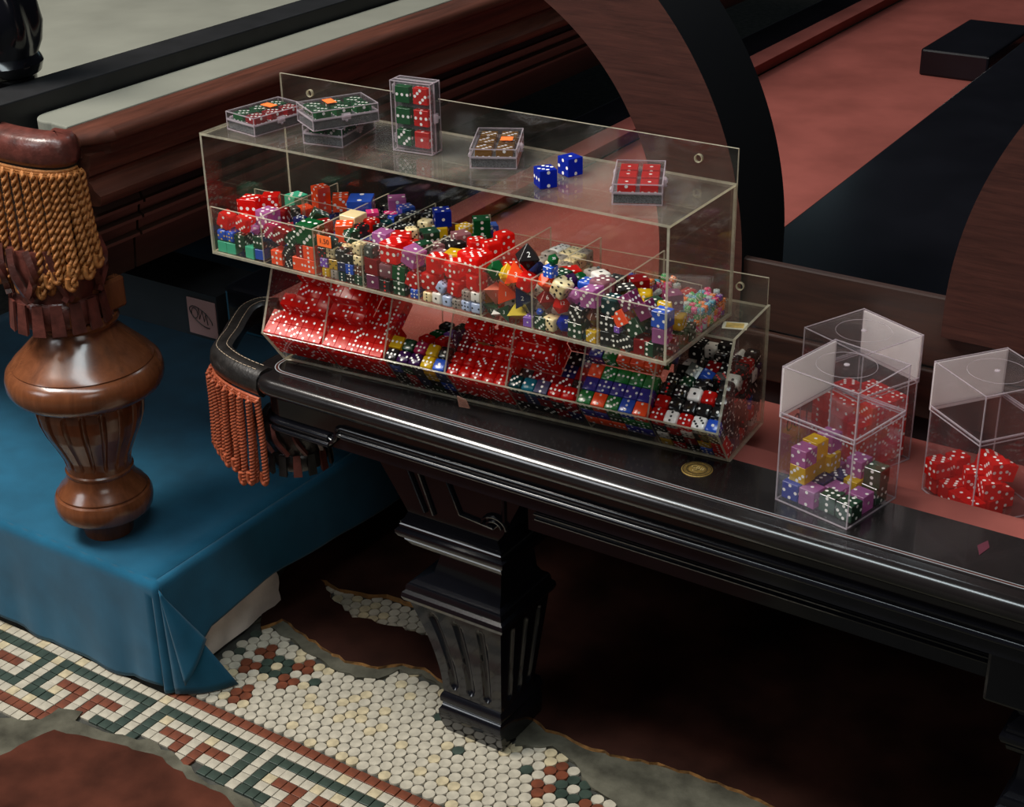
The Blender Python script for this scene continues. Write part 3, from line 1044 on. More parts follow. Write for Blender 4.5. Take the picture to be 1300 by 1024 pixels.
arch(0.110, 0.630, 0, 104, 0.332, 0.440, YP, 0.415, 0.5605).build('curved_bracket', [M['arch'], M['arch_edge']], stand, smooth=30)
arch(1.232, 0.630, 180, 84, 0.332, 0.440, YP - .004, 0.400, 0.603).build('curved_bracket', [M['arch'], M['arch_edge']], stand, smooth=30)
m = MB()
m.box(0.452, 1.45, YP + .006, YP + .016, 0.5602, 0.6445)
m.build('upper_plank', M['plank'], stand, bevel=.002)
m = MB()
m.box(0.452, 1.45, YP, YP + .024, 0.4985, 0.5585)
m.build('lower_plank', M['plank'], stand, bevel=.002)
m = MB()
m.box(0.460, 1.44, YP + .012, YP + .022, BED + .0002, 0.4985)
m.build('plinth', M['black_flat'], stand)  # black strip standing in for the shaded gap below the planks
rebase(stand, (0.9, 0.34, BED))

# ------------------------------------------------------------------ carved brown table on the left
lt = thing('carved_table', 'brown carved table with pale cloth bed, gold fringe and fluted turned leg', 'table')
LXI, LXO = -0.217, -0.170
m = MB()
rp = [(-.217, .730), (-.217, .765), (-.183, .7645), (-.176, .762), (-.171, .757), (-.170, .751), (-.172, .747), (-.176, .745), (-.180, .744), (-.182, .738), (-.182, .730)]
yA, yB = 0.028, 3.2
m.add([(x, y, z) for y in (yA, yB) for (x, z) in rp], [tuple(range(10, -1, -1)), tuple(range(11, 22))] + [(i, (i + 1) % 11, 11 + (i + 1) % 11, 11 + i) for i in range(11)])
m.build('rail', M['brown'], lt, smooth=40)
m = MB()   # chamfered rail end beside the pocket
ya2, xs2 = -0.012, .022
m.add([(x, yA, z) for (x, z) in rp] + [(x - (.020 if x > -.2 else 0), ya2, z) for (x, z) in rp], [tuple(range(11)), tuple(range(21, 10, -1))] + [(11 + i, 11 + (i + 1) % 11, (i + 1) % 11, i) for i in range(11)])
m.build('rail_end', M['brown'], lt, smooth=40)
m = MB()   # apron: stepped mouldings running the length of the table
apf = [(-.21, .735), (-.186, .735), (-.186, .722), (-.190, .716), (-.190, .708), (-.194, .704), (-.194, .700), (-.189, .696), (-.186, .690), (-.180, .686), (-.176, .684), (-.1755, .676), (-.179, .671), (-.190, .669), (-.21, .669)]
n_ = len(apf)
m.add([(x, y, z) for y in (-.005, yB) for (x, z) in apf], [tuple(range(n_ - 1, -1, -1)), tuple(range(n_, 2 * n_))] + [(i, (i + 1) % n_, n_ + (i + 1) % n_, n_ + i) for i in range(n_)])
m.build('apron', M['brown'], lt, smooth=40)
for (y0_, y1_, nm) in ((-.02, .078, 0), (.082, 3.2, 1)):
    m = MB()
    bf = [(-.23, .6685), (-.200, .6685), (-.196, .655), (-.192, .653), (-.192, .649), (-.203, .646), (-.205, .634), (-.198, .631), (-.198, .627), (-.210, .624), (-.212, .609), (-.206, .606), (-.206, .602), (-.220, .598), (-.225, .552), (-.25, .552)]
    n_ = len(bf)
    m.add([(x, y, z) for y in (y0_, y1_) for (x, z) in bf], [tuple(range(n_ - 1, -1, -1)), tuple(range(n_, 2 * n_))] + [(i, (i + 1) % n_, n_ + (i + 1) % n_, n_ + i) for i in range(n_)])
    m.build('base_moulding', M['brown_dark'], lt, smooth=40)
m = MB()
m.box(-1.6, -.2505, 0.03, 3.2, .556, .730)
m.build('carcass', M['brown_dark'], lt)
m = MB()
m.box(-1.6, -.2175, -.01, 3.2, .7302, .742)
m.build('bed_cloth', M['cloth_pale'], lt)
m = MB()   # cushion strip with a rounded jaw at the pocket
jaw = [(-.2178, -.006)] + [(-.262 - .030 * math.sin(t), .026 - .030 * math.cos(t)) for t in [math.pi / 2 * i / 8 for i in range(-2, 9)]] + [(-.292, 3.2), (-.2178, 3.2)]
m.prism(jaw, .7422, .7665)
m.build('cushion', M['cloth_pale'], lt, bevel=.002)
# pocket leather
oc2 = spline([(-.198, -.006, 0), (-.186, -.026, 0), (-.190, -.046, 0), (-.212, -.060, 0), (-.250, -.066, 0), (-.300, -.064, 0), (-.380, -.045, 0)], 36)
on2 = path_normals(oc2, -1)
hz2 = 0.752
lp2 = [(-.036, hz2 + .006), (-.031, hz2 + .0165), (-.027, hz2 + .0175), (-.008, hz2 + .0135), (-.003, hz2 + .010), (-.0005, hz2 + .003), (.001, hz2 - .006), (.0, hz2 - .016), (-.003, hz2 - .022), (-.012, hz2 - .024), (-.026, hz2 - .018)]
m = MB()
m.sweep(on2, lp2, 0, True)
pk2 = m.build('leather_pocket', M['leather_red'], lt, smooth=60)
fr2 = [Vector((x + nx * -.004, y + ny * -.004, 0)) for (x, y, nx, ny) in on2[4:36]]
fringe(pk2, fr2, hz2 - .025, lambda t: 0.122 + 0.034 * min(1, t * 1.6), 27, .0048, .021, M['cord_gold'], 8, 2, (.022, 0))
m = MB()
cx, cy = -.262, -.022
m.lathe([(.512, .052), (.516, .056), (.545, .058), (.550, .053), (.575, .056), (.60, .060), (.62, .055)], 30, cx, cy)
pc2 = m.build('pocket_cup', M['leather_red'], lt, smooth=50)
for i in range(16):
    t = i * 2 * math.pi / 16
    R = Matrix.Translation((cx, cy, 0)) @ Matrix.Rotation(t, 4, 'Z')
    s_ = MB()
    s_.add([R @ Vector(p) for p in ((.0585, -.007, .550), (.0585, .007, .550), (.062, .009, .512), (.062, -.009, .512), (.0615, -.007, .550), (.0615, .007, .550), (.066, .009, .510), (.066, -.009, .510))], [(0, 1, 2, 3), (4, 7, 6, 5), (0, 4, 5, 1), (1, 5, 6, 2), (2, 6, 7, 3), (3, 7, 4, 0)])
    s_.build('leather_tab', M['leather_red'], pc2)
for i in range(9):
    t = -2.9 + i * 0.42
    s_ = MB()
    q = spline([(cx + .062 * math.cos(t), cy + .062 * math.sin(t), .625), (cx + .066 * math.cos(t + .12), cy + .066 * math.sin(t + .12), .590), (cx + .060 * math.cos(t + (.35 if i % 2 else -.2)), cy + .060 * math.sin(t + (.35 if i % 2 else -.2)), .555)], 8)
    s_.tube(q, .0055, 4)
    s_.build('leather_strap', M['leather_red'], pc2, smooth=60)
# turned leg
BZ = 0.181
leg = bpy.data.objects.new('turned_leg', None)
C.objects.link(leg)
leg.parent = lt
ax, ay = -.258, -.003
m = MB()
m.lathe([(BZ, .0335), (BZ + .020, .0375), (BZ + .034, .0425), (BZ + .0345, .058), (BZ + .037, .063), (BZ + .042, .0655), (BZ + .052, .067), (BZ + .060, .0665), (BZ + .0655, .064), (BZ + .067, .0605), (BZ + .070, .0610), (BZ + .073, .059), (BZ + .080, .052), (BZ + .090, .0465), (BZ + .097, .0450), (BZ + .099, .0462), (BZ + .102, .0462), (BZ + .104, .0440)], 56, ax, ay)
m.build('turned_foot', M['brown_leg'], leg, smooth=35)
m = MB()


def flute(z, th):
    z0, z1 = BZ + .112, BZ + .212
    k = (th * 18 / (2 * math.pi)) % 1.0 - .5
    half = .17
    rz = .010
    zz = min(max(z, z0 + rz), z1 - rz)
    q = math.hypot(k / half, (z - zz) / rz)
    return 1 - (.075 * math.sqrt(max(0, 1 - q * q)) if q < 1 else 0)


prof = []
keys = [(BZ + .104, .0440), (BZ + .112, .0440), (BZ + .125, .0470), (BZ + .145, .0555), (BZ + .165, .0650), (BZ + .183, .0710), (BZ + .200, .0735), (BZ + .212, .0720), (BZ + .216, .0715)]
for i in range(61):
    z = keys[0][0] + (keys[-1][0] - keys[0][0]) * i / 60
    for (za, ra), (zb_, rb) in zip(keys, keys[1:]):
        if za <= z <= zb_ + 1e-9:
            u = (z - za) / (zb_ - za)
            prof.append((z, ra + (rb - ra) * (u if True else u)))
            break
m.lathe(prof, 288, ax, ay, 0, flute)
m.build('fluted_urn', M['brown_leg'], leg, smooth=50)
m = MB()
m.lathe([(BZ + .216, .0715), (BZ + .217, .080), (BZ + .220, .090), (BZ + .226, .099), (BZ + .235, .1035), (BZ + .246, .1040), (BZ + .256, .1015), (BZ + .262, .096), (BZ + .264, .0925), (BZ + .2655, .0935), (BZ + .268, .0915), (BZ + .275, .084), (BZ + .286, .073), (BZ + .296, .063), (BZ + .304, .0555), (BZ + .311, .0505), (BZ + .3165, .0485), (BZ + .318, .053), (BZ + .323, .0555), (BZ + .329, .0545), (BZ + .331, .0505), (BZ + .333, .0505)], 64, ax, ay)
m.build('turned_shoulder', M['brown_leg'], leg, smooth=35)
m = MB()
m.box(ax - .048, ax + .048, ay - .048, ay + .048, BZ + .333, .557)
m.build('leg_block', M['brown_leg'], leg, bevel=.004)
# cross beam under the table with a scribbled paper label on its end
m = MB()
m.box(-.62, -.205, .20, .30, .40, .47)
beam = m.build('under_beam', M['black_flat'], lt)
lb = MB()
lb.box(-.262, -.208, .1985, .1999, .405, .460)
lab = lb.build('paper_label', M['paper_pink'], beam)
ik = MB()
c0 = Vector((-.236, .1976, .434))
ik.tube([c0 + Vector((.021 * math.cos(t), 0, .012 * math.sin(t) - .4 * .021 * math.cos(t))) for t in [i * math.pi / 12 for i in range(22)]], .0007, 4)
ik.tube([c0 + Vector((.006 * math.cos(t) - .012, 0, .008 * math.sin(t) + .004)) for t in [i * math.pi / 8 for i in range(17)]], .0007, 4)
ik.tube([c0 + Vector(p) for p in ((-.004, 0, .014), (-.003, 0, -.004), (.003, 0, .010), (.006, 0, -.006), (.010, 0, .008), (.012, 0, -.010))], .0007, 4)
ik.build('scribble', M['ink'], beam)
rebase(lt, (-.258, -.003, BZ))

# black beam lying on the pale cloth, and a black carved foot standing on it
m = MB()
m.box(-.362, -.2975, -.045, 3.0, .7423, .790)
o = m.build('black_beam', M['black_flat'], None, bevel=.002)
tag(o, 'long black square-edged beam lying along the pale cloth of the brown table', 'beam')
m = MB()
kx, ky, kz = -.400, .058, .7905


def lobes(z, th):
    return 1 + .10 * math.cos(th * 6 + 14 * (z - kz)) * min(1, max(0, (z - kz - .02) / .04))


m.lathe([(kz - .048, .040), (kz + .003, .042), (kz + .008, .049), (kz + .020, .053), (kz + .026, .050), (kz + .030, .047), (kz + .045, .052), (kz + .070, .054), (kz + .100, .050), (kz + .125, .042), (kz + .145, .036), (kz + .175, .034), (kz + .22, .036)], 90, kx, ky, 0, lobes)
o = m.build('carved_ornament', M['black'], None, smooth=40)
tag(o, 'glossy black carved bulbous ornament standing beside the black beam', 'ornament')

# ------------------------------------------------------------------ plaster block under the blue cloth
m = MB()
bm = bmesh.new()
bmesh.ops.create_cube(bm, size=1)
bmesh.ops.subdivide_edges(bm, edges=bm.edges, cuts=14, use_grid_fill=True)
rn = random.Random(3)
for v in bm.verts:
    q = v.co.copy()
    v.co = Vector((-.365 + q.x * .50, .060 + q.y * .236, .0885 + q.z * .168))
    w_ = .0025 * math.sin(31 * v.co.y + 40 * v.co.z) + .0016 * math.sin(83 * v.co.y - 61 * v.co.z) + rn.uniform(-.0007, .0007)
    if q.x > .45:
        v.co.x += w_
    if q.y > .45 and q.x > .45:
        v.co.y += rn.uniform(-.004, .003)
        v.co.x -= .004
me = bpy.data.meshes.new('plaster_block')
bm.to_mesh(me)
bm.free()
me.materials.append(M['stone'])
autosmooth(me, 45)
o = link('plaster_block', me)
tag(o, 'rough pale plaster block showing under the edge of the blue cloth', 'block')

# blue cloth draped over the block, hanging to the floor at the front
CT = 0.1785


def hem(y):
    ks = [(-.10, .0), (-.062, .002), (-.02, .040), (.008, .066), (.07, .074), (.155, .080), (.243, .070), (.418, .056), (.8, .045), (1.5, .04)]
    for (a, za), (b, zb_) in zip(ks, ks[1:]):
        if a <= y <= b:
            return za + (zb_ - za) * (y - a) / (b - a)
    return .05


vs, fs = [], []
nu, nv = 46, 40


def grid_patch(f, nu, nv):
    b = len(vs)
    for i in range(nu + 1):
        for j in range(nv + 1):
            vs.append(f(i / nu, j / nv))
    for i in range(nu):
        for j in range(nv):
            fs.append((b + i * (nv + 1) + j, b + i * (nv + 1) + j + 1, b + (i + 1) * (nv + 1) + j + 1, b + (i + 1) * (nv + 1) + j))


XR, YF = -.1005, -.0725
rr = .008


def drop(d):   # rounded edge: distance past the edge -> (out, down)
    if d < rr * math.pi / 2:
        return rr * math.sin(d / rr), rr * (1 - math.cos(d / rr))
    return rr, rr + d - rr * math.pi / 2


XS = [-1.0 + (XR - rr + 1.0) * i / 20 for i in range(21)]
grid_patch(lambda u, v: (-1.0 + (XR - rr + 1.0) * u, YF + rr + (1.5 - YF - rr) * v ** 1.5, CT + .0006 * math.sin(9 * u + 5) * math.sin(11 * v)), 30, 40)


def front(u, v):
    x = -1.0 + (XR - rr + 1.0) * u
    L = CT - .0015
    o_, d_ = drop(v * (L + .0035))
    w_ = .004 * math.sin(26 * x + 1.2) * v + .006 * v * (1 - u) + .003 * math.sin(55 * x) * v * v
    z = CT - d_
    lift = .012 * max(0, math.sin(18 * x + 3.4)) * v ** 4
    return (x, YF + rr - o_ - abs(w_) * .9, max(.0006, z + lift))


grid_patch(front, 60, 26)


def right(u, v):
    y = YF + rr + (1.5 - YF - rr) * u ** 1.6
    L = CT - hem(y)
    o_, d_ = drop(v * (L + .0035))
    w_ = .003 * math.sin(20 * y + .5) * v
    return (XR - rr + o_ + abs(w_) + .004 * v, y, max(.001, CT - d_))


grid_patch(right, 60, 26)


def corner(u, v):   # quarter turn joining the two hanging sides
    t = u * math.pi / 2
    o_, d_ = drop(v * (CT + .0015))
    o_ += .002 * v
    return (XR - rr + o_ * math.sin(t), YF + rr - o_ * math.cos(t), max(.0008, CT - d_))


grid_patch(corner, 8, 26)
me = mesh('blue_cloth', vs, fs, M['blue'])
bm = bmesh.new()
bm.from_mesh(me)
bmesh.ops.remove_doubles(bm, verts=bm.verts, dist=2e-4)
bmesh.ops.recalc_face_normals(bm, faces=bm.faces)
bm.to_mesh(me)
bm.free()
me.shade_smooth()
cloth = link('blue_cloth', me)
sd = cloth.modifiers.new('thickness', 'SOLIDIFY')
sd.thickness = .0016
sd.offset = 1
tag(cloth, 'teal blue cloth draped over the pale block under the brown turned leg', 'cloth')


def flap(name, tri_rows):
    vs_, fs_ = [], []
    for row in tri_rows:
        vs_ += row
    n = len(tri_rows[0])
    for i in range(len(tri_rows) - 1):
        for j in range(n - 1):
            fs_.append((i * n + j, i * n + j + 1, (i + 1) * n + j + 1, (i + 1) * n + j))
    me = mesh(name, vs_, fs_, M['blue'])
    bm = bmesh.new()
    bm.from_mesh(me)
    bmesh.ops.remove_doubles(bm, verts=bm.verts, dist=1e-5)
    bmesh.ops.recalc_face_normals(bm, faces=bm.faces)
    bm.to_mesh(me)
    bm.free()
    me.shade_smooth()
    o_ = link(name, me, cloth)
    s = o_.modifiers.new('thickness', 'SOLIDIFY')
    s.thickness = .0016
    return o_


def lerp_rows(A, B, Cc, bulge, n=14):
    """Triangular flap A (top), B and Cc (bottom corners), bowed by a vector."""
    A, B, Cc, bulge = Vector(A), Vector(B), Vector(Cc), Vector(bulge)
    rows = []
    for i in range(n + 1):
        u = i / n
        rows.append([A.lerp(B, u).lerp(A.lerp(Cc, u), j / 10) + bulge * math.sin(math.pi * j / 10) * u * (1 - .3 * u) for j in range(11)])
    return rows


flap('corner_fold', lerp_rows((-.0975, -.071, .172), (-.094, -.070, .003), (-.036, -.006, .002), (.006, -.010, .0)))
flap('folded_dart', lerp_rows((-.0960, -.0725, .170), (-.0745, -.068, .022), (-.062, -.030, .082), (.010, -.006, .004)))

XS_UP = [0, 0.079, 0.157, 0.226, 0.303, 0.385, 0.45, 0.529, 0.61]
XS_LOW = [0, 0.087, 0.173, 0.2555, 0.335, 0.4235, 0.5075, 0.59]
LX0, LY0, LANG = 0.05390, 0.01278, 0.07980
